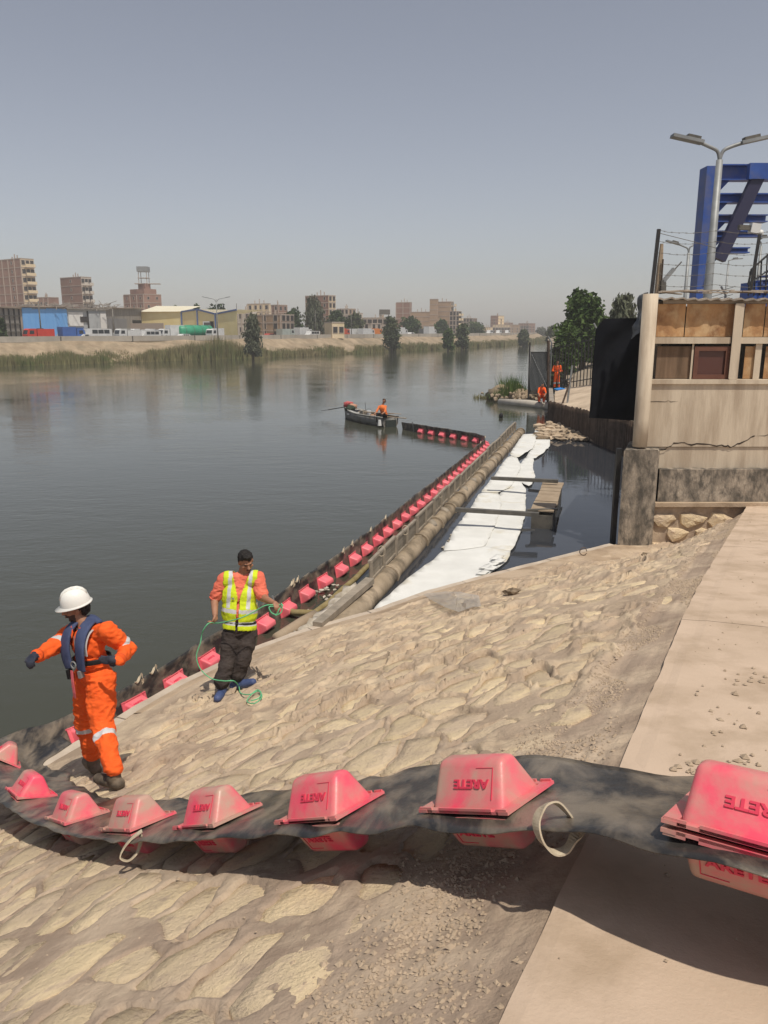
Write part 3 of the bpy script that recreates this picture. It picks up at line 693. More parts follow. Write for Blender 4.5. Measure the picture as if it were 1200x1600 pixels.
for k in range(4):
    MB().tube([FA+Vector((0,0,2.8+.16*k)), FB+Vector((.0,0,2.8+.16*k))], .012, 4).build('wire', [M_dark], fence)
for k in (0,.33,.66,.97):
    p = FA.lerp(FB,k); MB().tube([p+Vector((0,-.08,-.2)), p+Vector((0,-.08,3.0)), p+Vector((-.25,-.08,3.4))], .05, 6).build('post', [M_galv], fence)
lg = MB(); A_, B_ = onz(781,628,.12), onz(873,637,.12); lg.tube([A_, A_.lerp(B_,.5)+Vector((0,0,.05)), B_], [.22,.26,.24], 10); lg.build('concrete_pipe_walkway', [mat('pale_pipe', (.40,.36,.30), .9, (.52,.48,.42), 1.5)], None, smooth=True, label='pale pipe lying across the inlet mouth under the crouching worker', cat='pipe', loc=A_)
tr = thing('leaning_steel_props', onY(885,640,40), 'rusty A shaped steel props standing on the slope above the stakes', 'prop')
for (x0_,y0_,x1_,y1_) in ((879,630,893,590),(886,634,894,571),(886,634,890,600)): MB().tube([onY(x0_,y0_,40), onY(x1_,y1_,40)], .05, 6).build('prop', [M_rust if x0_<885 else M_galv], tr)
tq = MB(); 
for k in range(5): tq.blob(onz(872+k*1.6,611,1.0)+Vector((0,0,.1)), (.3,.25,.1), k, 0, 1, .3)
tq.build('blue_sheet_bundle', [mat('blue_plastic', (.03,.22,.60), .5)], None, label='crumpled blue plastic bundle at the feet of the standing far worker', cat='bundle', loc=onz(874,611,1.0))
# ---------------------------------------------------------------- containment boom
FL, FW, FH = .375, .28, .16
fgp = [at(1450,1428,2.08), at(1176,1298,2.20), at(760,1250,2.92), at(515,1267,3.45), at(340,1280,4.1), at(215,1287,4.72), at(120,1276,5.35), at(48,1240,6.3)]
turn = [at(6,1190,7.15), Vector((-3.83,7.42,.38)), Vector((-3.70,7.85,.22))]
wat = [(-3.52,8.24,.13),(-3.28,8.66,.12),(-3.06,9.10,.10),(-2.80,9.75,.08),(-2.50,10.5,.08),(-1.95,11.9,.08),(-1.62,12.8,.08),(-1.28,13.8,.08),(-.80,15.1,.08),(.67,19.9,.08),(2.2,25.0,.08),(3.75,30.4,.08),(4.20,32.3,.08),(4.05,33.4,.08),(3.3,34.6,.08),(1.62,37.0,.08),(.9,38.3,.02)]
NPRE = 3
ctrl = [Vector((3.7,.55,3.40)), Vector((3.0,.80,3.38)), Vector((2.25,1.08,3.36))] + fgp + turn + [Vector(p) for p in wat]
def cr(p0,p1,p2,p3,t): return .5*((2*p1)+(p2-p0)*t+(2*p0-5*p1+4*p2-p3)*t*t+(3*p1-p0-3*p2+p3)*t**3)
PTS = []; idx = []
for i in range(len(ctrl)-1):
    p0 = ctrl[max(i-1,0)]; p3 = ctrl[min(i+2,len(ctrl)-1)]; idx.append(len(PTS))
    nsg = max(8, int((ctrl[i+1]-ctrl[i]).length/.045))
    for k in range(nsg): PTS.append(cr(p0, ctrl[i], ctrl[i+1], p3, k/nsg))
PTS.append(ctrl[-1]); idx.append(len(PTS)-1); CL = [0]
for a, b in zip(PTS[:-1], PTS[1:]): CL.append(CL[-1]+(b-a).length)
Ltot = CL[-1]; cl_ctrl = [CL[i] for i in idx]; pre = cl_ctrl[:NPRE]; cl_ctrl = cl_ctrl[NPRE:]
def bp_(d):
    k = int(np.searchsorted(CL, d)); k = min(max(k,1), len(PTS)-1); f = (d-CL[k-1])/max(CL[k]-CL[k-1],1e-6); return PTS[k-1].lerp(PTS[k], min(max(f,0),1))
def phi(d):
    a, b = cl_ctrl[8], cl_ctrl[14]; base = float(np.interp(d, cl_ctrl[:9], [14,13,3,4,4,5,6,16,36]))
    f = min(max((d-a)/(b-a),0),1); f = f*f*(3-2*f); return R(base*(1-f) + 80*f)
def frame(d):
    p = bp_(d); t = (bp_(d+.12)-bp_(d-.12)).normalized(); L_ = Vector((-t.y, t.x, 0)).normalized(); U = Vector((-L_.y*0,0,1)); U = t.cross(L_)*-1 if t.cross(L_).z < 0 else t.cross(L_)
    f = phi(d); W = L_*math.cos(f) + U*math.sin(f); N = t.cross(W); return p, t, W, N
boom = thing('containment_boom', fgp[2], 'long black boom with pink floats curving from the foreground past both men along the pipe', 'boom')
nv = 16; nu = int(Ltot/.045); V = []
va, vb = .33, -.42
def mem(d, v):
    p, t, W, N = frame(d); f = min(max((d-cl_ctrl[8])/(cl_ctrl[14]-cl_ctrl[8]),0),1)
    top = .225*(1-f)+.33*f; bot = -(.43*(1-f)+.50*f); top += .010*math.sin(d*2.3)*(1-f) + .02*mnoise.noise(Vector((d*2,0,0)))
    if d < cl_ctrl[2]-.15 : bot -= .10*sst(cl_ctrl[2]-.15, cl_ctrl[1]-.3, d)
    bot -= .25*math.exp(-((d-cl_ctrl[8]-.2)/.6)**2)
    dm = cl_ctrl[1]*.62+cl_ctrl[2]*.38; bot -= .12*math.exp(-((d-dm)/.16)**2)
    y = bot + (top-bot)*v; edge = abs(v-.52)*2
    wv = (.038*mnoise.noise(Vector((d*1.6, y*2.2, 3.3))) + .024*mnoise.noise(Vector((d*5, y*4, 7))) + .020*(.25-abs(mnoise.noise(Vector((d*3.1+y*2, y*7-d, 11)))))) * (edge**1.2) - .05*(1-f)*max(0, edge-.55)**1*(1 if v > .5 else -.3)
    q = p + W*y + N*wv
    if f < .5 and y < 0:
        g = gz(q.x, q.y)+.03
        if q.z < g: q.z = g
    return q
for i in range(nu+1):
    d = Ltot*i/nu
    for j in range(nv+1): V.append(mem(d, j/nv))
q = MB(); K = nv+1; F1 = [(i*K+j, i*K+j+1, (i+1)*K+j+1, (i+1)*K+j) for i in range(nu) for j in range(nv)]; n = len(V)
V2 = []
for i in range(nu+1):
    _, t, W, N = frame(Ltot*i/nu)
    for j in range(nv+1): V2.append(V[i*K+j] - N*.004)
q.add(V+V2, F1 + [tuple(n+a for a in f[::-1]) for f in F1] + [(i*K+nv, n+i*K+nv, n+(i+1)*K+nv, (i+1)*K+nv) for i in range(nu)] + [(i*K, (i+1)*K, n+(i+1)*K, n+i*K) for i in range(nu)])
q.build('membrane', [M_rubber], boom, smooth=True)
# float half shell: rows of rounded sections (x along, y across, z height)
def floatmesh():
    bm = bmesh.new()
    xs = FL/2; vs = {}
    sec = []
    for x, k in ((-xs,0),(-xs+.05,1),(xs-.05,1),(xs,0)): sec.append((x,k))
    # base loop, shoulder loop, ridge loop
    def loop(hx, hy, z): return [bm.verts.new((sx*hx, sy*hy, z)) for sx, sy in ((-1,-1),(1,-1),(1,1),(-1,1))]
    b0 = loop(xs-.02, FW/2-.015, .002); t0 = loop(xs-.036, .040, FH)
    for i in range(4):
        j = (i+1)%4; bm.faces.new((b0[i], b0[j], t0[j], t0[i]))
    bm.faces.new(t0)
    edges = [e for e in bm.edges if not (e.verts[0] in b0 and e.verts[1] in b0)]
    bmesh.ops.bevel(bm, geom=edges, offset=.026, segments=5, profile=.5, affect='EDGES')
    me = bpy.data.meshes.new('float'); 
    def bx(lo, hi):
        v = [bm.verts.new(p) for p in [(lo[0],lo[1],lo[2]),(hi[0],lo[1],lo[2]),(hi[0],hi[1],lo[2]),(lo[0],hi[1],lo[2]),(lo[0],lo[1],hi[2]),(hi[0],lo[1],hi[2]),(hi[0],hi[1],hi[2]),(lo[0],hi[1],hi[2])]]
        for f in ((3,2,1,0),(4,5,6,7),(0,1,5,4),(1,2,6,5),(2,3,7,6),(3,0,4,7)): bm.faces.new([v[i] for i in f])
    # flange with gaps and lugs
    y = FW/2
    for s in (-1, 1):
        for a, b in ((-xs-.016,-xs+.03),(-xs+.05,xs-.08),(xs-.045,xs+.016)): bx((a, min(s*y,s*(y+.008)) , .002), (b, max(s*y,s*(y+.008)), .020))
        bx((-xs-.005, min(s*(y-.02),s*(y+.008)), .001),(xs+.005, max(s*(y-.02),s*(y+.008)), .011))
    for s in (-1,1): bx((min(s*(xs-.02),s*(xs+.022)), -y-.01, .001),(max(s*(xs-.02),s*(xs+.022)), y+.01, .013))
    bm.normal_update(); bm.to_mesh(me); bm.free(); me.materials.append(M_pink)
    me.polygons.foreach_set('use_smooth', [len(p.vertices) > 0 and abs(p.area) < .02 for p in me.polygons]); 
    return me
FM = floatmesh(); FM2 = FM.copy(); FM2.materials.clear(); FM2.materials.append(M_pinkw)
for f_ in (FM, FM2):
    f_.polygons.foreach_set('use_smooth', [True]*len(f_.polygons)); f_.set_sharp_from_angle(angle=R(32))
# raised lettering and frame on the sloping face
def textmesh(s, size, ext):
    cu = bpy.data.curves.new('txt', 'FONT'); cu.body = s; cu.size = size; cu.extrude = ext; cu.align_x = 'CENTER'; cu.align_y = 'CENTER'; cu.space_character = 1.05; cu.resolution_u = 3; cu.offset = .0015
    ob = bpy.data.objects.new('txt', cu); C.objects.link(ob); bpy.context.view_layer.update()
    me = bpy.data.meshes.new_from_object(ob.evaluated_get(bpy.context.evaluated_depsgraph_get())); bpy.data.objects.remove(ob); bpy.data.curves.remove(cu); return me
M_letter = mat('pink_lettering', (.66,.05,.095), .5)
TM = textmesh('ARETE', .043, .004); TM.transform(Matrix.Diagonal((1.25,1.0,1,1))); TM.materials.clear(); TM.materials.append(M_letter)
fm = MB(); 
for a in ((-.098,-.055,-.0955,.055),(-.0955,-.055,-.02,-.053)): fm.box((a[0],a[1],-.002),(a[2],a[3],.002))
FRM = newmesh('lettering_frame', fm.v, fm.f, M_letter)
def place_float(d, clean=False, letters=True):
    p, t, W, N = frame(d)
    for sgn in (1, -1):
        # local x along travel, y toward top edge, z outwards
        X = t; Z = N*sgn; Y = Z.cross(X)
        M = Matrix((( X.x,Y.x,Z.x,p.x),(X.y,Y.y,Z.y,p.y),(X.z,Y.z,Z.z,p.z),(0,0,0,1))) @ Matrix.Translation((0,0,.006))
        fo = link_mesh('float', FM2 if clean else FM, boom, M)
        if letters:
            s = Y.dot(W)          # +1 when local y points to the top edge
            sy = 1 if s > 0 else -1
            A0 = Vector((0, sy*(FW/2-.015), .002)); A1 = Vector((0, sy*.038, FH)); mid = A0.lerp(A1, .52)
            up = (A0-A1).normalized()          # letters stand towards the membrane
            nrm = Vector((0, sy*abs(up.z), abs(up.y))).normalized(); right = up.cross(nrm)
            ML = Matrix((( right.x,up.x,nrm.x,mid.x),(right.y,up.y,nrm.y,mid.y),(right.z,up.z,nrm.z,mid.z),(0,0,0,1))) @ Matrix.Translation((-.02,0,.0015))
            lo = link_mesh('lettering', TM, None, M @ ML); lo.parent = fo; lo.matrix_basis = ML
            l2 = link_mesh('lettering_frame', FRM, None, M @ ML); l2.parent = fo; l2.matrix_basis = ML
fpos = [cl_ctrl[1], cl_ctrl[2], cl_ctrl[3], cl_ctrl[4], cl_ctrl[5], cl_ctrl[6], cl_ctrl[7], cl_ctrl[8]+.1]
for d in [pre[0]+.3, pre[1]+.25, pre[2]+.1] + fpos: place_float(d)
d = cl_ctrl[11]+.1; k = 0
while d < Ltot-1.3: place_float(d, clean=True, letters=(k < 5)); d += .78; k += 1
# webbing handles
def ribbon(pts, wdir, wd, name='strap', m=M_webbing, parent=boom, th=.003):
    mb = MB(); vs = []; n = len(pts)
    for i, p in enumerate(pts):
        t = (pts[min(i+1,n-1)]-pts[max(i-1,0)]).normalized(); wv = wdir[i] if isinstance(wdir, list) else wdir; wv = (wv - t*wv.dot(t)).normalized(); nn = t.cross(wv)*th
        vs += [p-wv*wd/2+nn, p+wv*wd/2+nn, p+wv*wd/2-nn, p-wv*wd/2-nn]
    fs = [(i*4+a, i*4+(a+1)%4, (i+1)*4+(a+1)%4, (i+1)*4+a) for i in range(n-1) for a in range(4)] + [(0,1,2,3),((n-1)*4+3,(n-1)*4+2,(n-1)*4+1,(n-1)*4)]
    mb.add(vs, fs[::1]); return mb.build(name, [m], parent, smooth=False)
def handle(d, r, hang, side=1.0, tw=1.4, wd=.036, outw=.0, off=0.):
    p, t, W, N = frame(d); e = mem(d, .93) ; c = e + W*(r*.5*outw) - Vector((0,0,1))*hang*r + t*off; pts = []; wd_ = []
    for k in range(29):
        a = 2*math.pi*k/28; pts.append(c + t*math.cos(a)*r*1.0 + (Vector((0,0,1))*.93+N*.2)*math.sin(a)*r*.95 + W*.03*math.sin(a*2)); wd_.append((W*math.cos(a*.5*tw) + (t*.6+N*.4)*math.sin(a*.5*tw)))
    ribbon(pts, wd_, wd)
def strap_px(pts, d, wd, tw=1.3):
    P = [at(x,y,dd) for x,y,dd in pts]; Q = []
    for i in range(len(P)-1):
        for k in range(6): Q.append(cr(P[max(i-1,0)],P[i],P[i+1],P[min(i+2,len(P)-1)],k/6))
    Q.append(P[-1]); n = len(Q); wds = []
    for i in range(n):
        a = tw*math.pi*i/n; wds.append(Vector((.25*math.sin(a)+.1, -.9*abs(math.cos(a))-.15, .35*math.sin(a))))
    ribbon(Q, wds, wd)
strap_px([(916,1285,2.52),(900,1291,2.50),(888,1272,2.49),(868,1254,2.48),(848,1262,2.46),(838,1285,2.44),(845,1312,2.42),(864,1331,2.41),(884,1328,2.42),(898,1308,2.44),(912,1290,2.50)], 0, .034)
strap_px([(222,1298,4.34),(206,1310,4.32),(193,1326,4.31),(188,1340,4.30),(200,1345,4.30),(213,1334,4.31),(219,1318,4.33),(220,1303,4.34)], 0, .034, .6)
for i, dd in enumerate((cl_ctrl[11]+.45, cl_ctrl[12]+.55, cl_ctrl[14]-.35, cl_ctrl[16]-.1, cl_ctrl[16]+1.4, cl_ctrl[17]+.2, cl_ctrl[18]-.8, cl_ctrl[18]+1.4, cl_ctrl[18]+3.2, cl_ctrl[19]+.6, cl_ctrl[19]+3.0, cl_ctrl[22]+.3, cl_ctrl[22]+1.9)):
    if dd < Ltot-.5: handle(dd, .065, -.45, outw=.6, wd=.03)
# chain ballast pockets are under water; end plates
p, t, W, N = frame(Ltot-1.1); MB().beam(p+W*.42, p-W*.1, .05, .03).build('end_connector', [M_galv], boom)
for dd in (cl_ctrl[16]-.8, cl_ctrl[18]-2):
    p, t, W, N = frame(dd+.42); MB().beam(p+W*.36+N*.02, p+W*.10+N*.02, .03, .02).build('stiffener', [M_galv], boom)

# ---------------------------------------------------------------- pipeline, screen, white felt
ax = (PB-PA).normalized(); nrm_ = Vector((-ax.y, ax.x, 0))
pa = Vector((-.84,11.30,.06)); pb = Vector((6.42,36.9,.02)); pipe = thing('muddy_pipeline', pa, 'thick mud covered pipe running out from the kerb beside the white felt', 'pipe'); Lp = (pb-pa).length
d = 0; k = 0
while d < Lp-.2:
    l = min([3.4,2.6,1.7,1.7,1.5][k % 5], Lp-d); pts = []; r0 = .20 if k == 0 else .185
    for q in range(7): f = (d+l*q/6)/Lp; p = pa.lerp(pb, f); pts.append(p + Vector((0,0,.02*mnoise.noise(p*.5))))
    MB().tube(pts, [r0+.02*mnoise.noise(p*1.5) for p in pts], 16).build('pipe_section', [M_pipe], pipe, smooth=True)
    e = pa.lerp(pb, min((d+l)/Lp,1)); MB().tube([e-ax*.05, e+ax*.05], .222, 16).build('flange', [M_pipe], pipe)
    d += l; k += 1
for k in range(9):
    f = .22+.055*k; p = pa.lerp(pb, f); q = MB(); q.blob(p+Vector((0,0,.12)), (.12,.28,.09), k, 0, 2, .18); q.build('mud_bag', [M_rail if k % 3 else M_pipe], pipe, smooth=True)
scr = thing('screen_barrier', pa + nrm_*.45, 'weathered board screen with grey rails standing on edge along the left side of the pipe', 'barrier')
sa = Vector((-.27,13.62,.24)); sb = Vector((6.15,36.9,.12)); npn = 13
for k in range(npn):
    A = sa.lerp(sb, k/npn) ; B = sa.lerp(sb, (k+1)/npn); jz = random.uniform(-.03,.03); A = A+Vector((0,0,jz)); B = B+Vector((0,0,jz+random.uniform(-.04,.04))); g = (B-A).normalized()*.02; hh = .37
    for q, (z0, z1) in enumerate(((.04,.125),(.135,.215),(.225,.335))):
        MB().beam(A+g+Vector((0,0,(z0+z1)/2)), B-g+Vector((0,0,(z0+z1)/2)), .015, z1-z0).build('board', [M_screen], scr)
    MB().beam(A+g+Vector((0,0,hh)), B-g+Vector((0,0,hh)), .06, .05).build('rail', [M_rail], scr)
    MB().beam(A+g+Vector((0,0,.02)), B-g+Vector((0,0,.02)), .07, .05).build('rail', [M_rail], scr)
    for P in (A+g*2, A.lerp(B,.5), B-g*2): MB().beam(P+Vector((.03,-.01,-.05)), P+Vector((.03,-.01,hh)), .05, .04).build('post', [M_rail], scr)
    if k in (0,1,3): 
        c_ = A.lerp(B,.35)+Vector((.05,-.05,.42)); ribbon([c_+Vector((math.cos(a)*.07,0,math.sin(a)*.10)) for a in np.linspace(0,5.6,14)], Vector((0,1,0)), .03, parent=scr)
# second floating rail behind the bend and loose timbers at the shore end
MB().beam((-1.02,11.35,.30),(-.25,13.45,.34),.16,.10).build('timber_plank', [M_rail], None, label='long pale timber plank wedged between the near end of the pipe and the debris', cat='plank', loc=(-.6,12.4,.3))
q = MB(); q.tube([(-1.62,11.15,.16),(-1.30,11.85,.15),(-1.15,12.3,.12)], [.09,.10,.08], 8); q.build('log', [M_wood], None, smooth=True, label='brown log floating between the kerb and the boom', cat='log', loc=(-1.3,11.8,.1))
q = MB(); q.tube([(-1.75,12.75,.06),(-1.5,12.45,.10),(-1.15,12.35,.13),(-.95,12.9,.12),(-.75,13.6,.12),(-.55,14.2,.12),(-.35,14.9,.14),(-.05,15.6,.12)], .055, 7); q.build('old_hose', [mat('ochre_hose', (.20,.15,.06), .8, (.30,.24,.12), 6)], None, smooth=True, label='muddy ochre hose curling between the floats and the screen', cat='hose', loc=(-1,12.9,.1))
db = [(-1.05,11.75,.20),(-.95,12.05,.22),(-.85,12.35,.22),(-.78,12.75,.20),(-.65,13.05,.22),(-.55,13.4,.2),(-1.2,11.5,.16),(-1.35,11.3,.12)]
bl_ = ['crumpled white sack nearest the kerb','white sack behind the nearest crumpled sack','swollen white sack halfway along the plank','flattened sack beside the plank','pale sack at the foot of the screen','farthest pale sack wedged under the screen','small torn sack by the brown log','smallest sack scrap touching the kerb']
for k, (x,y,r) in enumerate(db):
    q = MB(); q.blob((x,y,.14), (r*.9,r,r*.65), k+3, 0, 2, .35); q.build('sandbag', [M_bag], None, smooth=True, label=bl_[k], cat='sack', group='sacks heaped by the pipe end', loc=(x,y,.1))
q = MB()
for k in range(90):
    x = random.gauss(-.85,.25); y = 11.5+random.random()*2.6+ (x+.85)*.9; q.blob((x,y,.04+random.random()*.06),(random.uniform(.02,.07),random.uniform(.02,.06),random.uniform(.01,.03)), k, 0, 1, .4)
for k in range(120):
    f = random.random(); p = PA.lerp(PB, .06+f*.22) - nrm_*(.38+random.random()*.30); q.blob((p.x,p.y,.02),(random.uniform(.02,.06),random.uniform(.02,.06),.02), k, 0, 0, .3)
q.build('floating_debris', [M_bag], None, kind='stuff', label='bits of pale litter floating around the pipe end', cat='litter')

def felt(name, px, label, z=.05, amp=.03, sp=.22, z1=None):
    P = [onz(x,y,z) for x,y in px]; poly = [Vector((p.x,p.y)) for p in P]; n = len(poly); dense = []
    for i in range(n):
        a, b = poly[i], poly[(i+1)%n]; m_ = max(1, int((b-a).length/sp))
        for k in range(m_): dense.append(a.lerp(b, k/m_) + Vector((mnoise.noise(Vector((a.x+k,b.y,1)))*.03, mnoise.noise(Vector((b.x+k,a.y,5)))*.03)) * (0 if k == 0 else 1))
    sg = sum(poly[i].x*poly[(i+1)%n].y-poly[(i+1)%n].x*poly[i].y for i in range(n)); grow_ = .075*(1 if sg > 0 else -1)*(0 if name == 'felt_scrap' else 1)
    nd = len(dense); dense = [dense[i] + Vector(((dense[(i+1)%nd]-dense[i-1]).y, -(dense[(i+1)%nd]-dense[i-1]).x)).normalized()*grow_ for i in range(nd)]
    xs = [p.x for p in dense]; ys = [p.y for p in dense]; inner = []
    def inside(x, y):
        c = False; j = len(dense)-1
        for i in range(len(dense)):
            if (dense[i].y > y) != (dense[j].y > y) and x < (dense[j].x-dense[i].x)*(y-dense[i].y)/(dense[j].y-dense[i].y)+dense[i].x: c = not c
            j = i
        return c
    x = min(xs)
    while x < max(xs):
        y = min(ys)
        while y < max(ys):
            qx, qy = x+random.uniform(-.05,.05)*sp, y+random.uniform(-.05,.05)*sp
            if inside(qx, qy): inner.append(Vector((qx,qy)))
            y += sp*.8
        x += sp*.8
    vv, ee, ff, *_ = mgeo.delaunay_2d_cdt(dense+inner, [(i,(i+1)%len(dense)) for i in range(len(dense))], [], 1, 1e-5)
    vs = [Vector((v.x, v.y, z + amp*mnoise.fractal(Vector((v.x*1.1,v.y*.8,z)),1,2,3) + amp*.35*math.sin((v.x*.3+v.y)*5+mnoise.noise(Vector((v.x,v.y,0)))*4))) for v in vv]
    n = len(vs); mb = MB(); mb.add(vs + [v-Vector((0,0,.012)) for v in vs], [tuple(f) for f in ff] + [tuple(n+i for i in f[::-1]) for f in ff])
    # rim
    cnt = {}
    for f in ff:
        for i in range(3): e = (f[i], f[(i+1)%3]); cnt[e] = 1
    mb.add([], []); rim = [(a,b) for (a,b) in cnt if (b,a) not in cnt]; base = len(mb.v)-2*n
    mb.f += [(base+b, base+a, base+n+a, base+n+b) for a,b in rim]; mb.m += [0]*len(rim)
    c0 = sum(P, Vector())/len(P)
    return mb.build(name, [M_sorb], None, smooth=True, label=label, cat='felt sheet', group='white absorbent felt sheets', loc=c0)
felt('absorbent_sheet', [(584,957),(600,942),(642,905),(683,873),(697,861),(752,853),(770,857),(793,861),(786,874),(768,889),(748,903),(717,926),(660,937)], 'widest white felt sheet spread from the kerb to the first steel beam', .07)
felt('absorbent_sheet', [(697,859),(702,848),(706,850),(716,825),(739,794),(754,770),(776,771),(780,788),(778,792),(769,822),(751,852)], 'white felt strip beside the pipe under the nearer steel beam', .09)
felt('absorbent_sheet', [(755,768),(776,744),(791,720),(800,711),(806,716),(811,730),(803,746),(793,761),(776,769)], 'white felt strip beside the pipe passing under the far beam', .09)
felt('absorbent_sheet', [(800,709),(810,693),(820,678),(833,678),(835,687),(830,700),(806,714)], 'narrow cream felt strip curling at its far end near the pipe tip', .10)
felt('absorbent_sheet', [(753,853),(771,823),(781,789),(779,780),(794,760),(808,748),(818,765),(816,805),(811,824),(794,860)], 'white felt strip on the basin side under the nearer steel beam', .06)
felt('absorbent_sheet', [(795,759),(812,729),(824,715),(831,716),(829,731),(833,744),(826,758),(808,747)], 'white felt strip on the basin side crossed by the far beam', .06)
felt('absorbent_sheet', [(825,714),(834,700),(838,685),(838,674),(842,667),(850,673),(857,688),(856,697),(845,708),(832,716)], 'pointed white felt sheet at the farthest end by the rubble', .06)
fr_l = ['fringed felt scrap nearest the kerb','felt scrap second from the kerb','yellowed felt scrap curling outward','long felt scrap pointing at the pontoon','thin felt scrap beneath the long one','topmost felt scrap at the sheet edge','short felt scrap beside the topmost one']
for k, (x, y) in enumerate(((760,900),(752,893),(757,884),(765,886),(768,878),(774,868),(777,873))):
    felt('felt_scrap', [(x-9,y+4),(x+2,y-3),(x+14,y-1),(x+6,y+4)], fr_l[k], .10+.006*k, .02, .12)
# walkway beams and pontoon
pon = thing('pontoon', onz(855,800,.2), 'small timber topped pontoon float moored at the right end of the two beams', 'pontoon')
p0, p1 = Vector((3.82,18.55,0)), Vector((4.95,22.6,0)); dr = (p1-p0).normalized(); sd = Vector((dr.y,-dr.x,0))
MB().beam(p0+Vector((0,0,.13)), p1+Vector((0,0,.13)), .50, .40).build('hull', [M_steel], pon)
for k in range(9):
    f0, f1 = k/9+.004, (k+1)/9-.004; lift = random.uniform(0,.02)+(.06 if k < 2 else 0); MB().beam(p0.lerp(p1,f0)+Vector((0,0,.36+lift)), p0.lerp(p1,f1)+Vector((0,0,.36+lift)), .56+random.uniform(-.03,.05), .035).build('deck_board', [M_wood], pon)
MB().beam(p0+Vector((-.35,.05,.45)), p0+Vector((.4,.15,.45)), .09,.05).build('cross_bar', [M_steel], pon)
for nm, a, b, lb in (('n',onz(712,796,.50),onz(842,804,.50),'nearer dull steel beam bridging from the pipe to the pontoon'),('f',onz(768,747,.48),onz(872,752,.50),'farther dull steel beam bridging from the pipe to the pontoon')):
    MB().beam(a, b, .14, .09).build('steel_beam', [M_steel], None, label=lb, cat='beam', group='steel beams over the felt', loc=a)
for nm, a, b, lb in (('n',onz(835,829,-.02),onz(800,829,.0),'short dark tube in the water at the near end of the pontoon'),('f',onz(862,770,.0),onz(826,766,.0),'short dark tube in the water below the far beam')):
    MB().tube([a,b], .05, 6).build('mooring_tube', [M_dark], None, label=lb, cat='tube', loc=a)
# clear film rag on the apron, iron ring
P = [onslope(x,y,.05) for x,y in ((661,932),(695,926),(748,934),(752,950),(728,955),(712,962))]
q = MB(); c_ = sum(P, Vector())/6; V = [c_+Vector((0,0,.08))]
for rr in (.35,.7,1.0):
    for j in range(24):
        f = j/24*6; i = int(f); p = P[i].lerp(P[(i+1)%6], f-i); p = c_.lerp(p, rr*(1+.12*mnoise.noise(Vector((j,rr*5,0))))); V.append(p + Vector((0,0,.02+.10*abs(mnoise.noise(p*6)))) )
fs = [(0,1+j,1+(j+1)%24) for j in range(24)] + [(1+k*24+j,1+(k+1)*24+j,1+(k+1)*24+(j+1)%24,1+k*24+(j+1)%24) for k in range(2) for j in range(24)]
q.add(V, fs); q.build('plastic_film', [M_poly], None, smooth=False, label='crumpled clear plastic film lying on the kerb beside the white felt', cat='plastic film', loc=c_)
p = onslope(911,866,.05); MB().tube([p+Vector((math.cos(a)*.07,.02*math.sin(a*2),.06+math.sin(a)*.08)) for a in np.linspace(0,5.9,14)], .009, 5).build('mooring_ring', [M_rust], None, label='thin rusty mooring ring standing in the kerb near the stained pier', cat='ring', loc=p)
for k, (x,y,lb) in enumerate(((1010,868,'small dark rock by the foot of the stone footing'),(1095,826,'dark earth clod where the slope meets the path near the footing'),(1108,822,'pointed earth clod beside the larger one near the footing'),(800,925,'rusty scrap lump lying on the apron'))):
    p = onslope(x,y,.04); q = MB(); q.blob(p, (.12,.09,.06), k+30, 0, 2, .4); q.build('clod', [mat('dark_clod',(.16,.12,.08),.95,(.25,.19,.13),8,.5,30)], None, label=lb, cat='clod', loc=p)
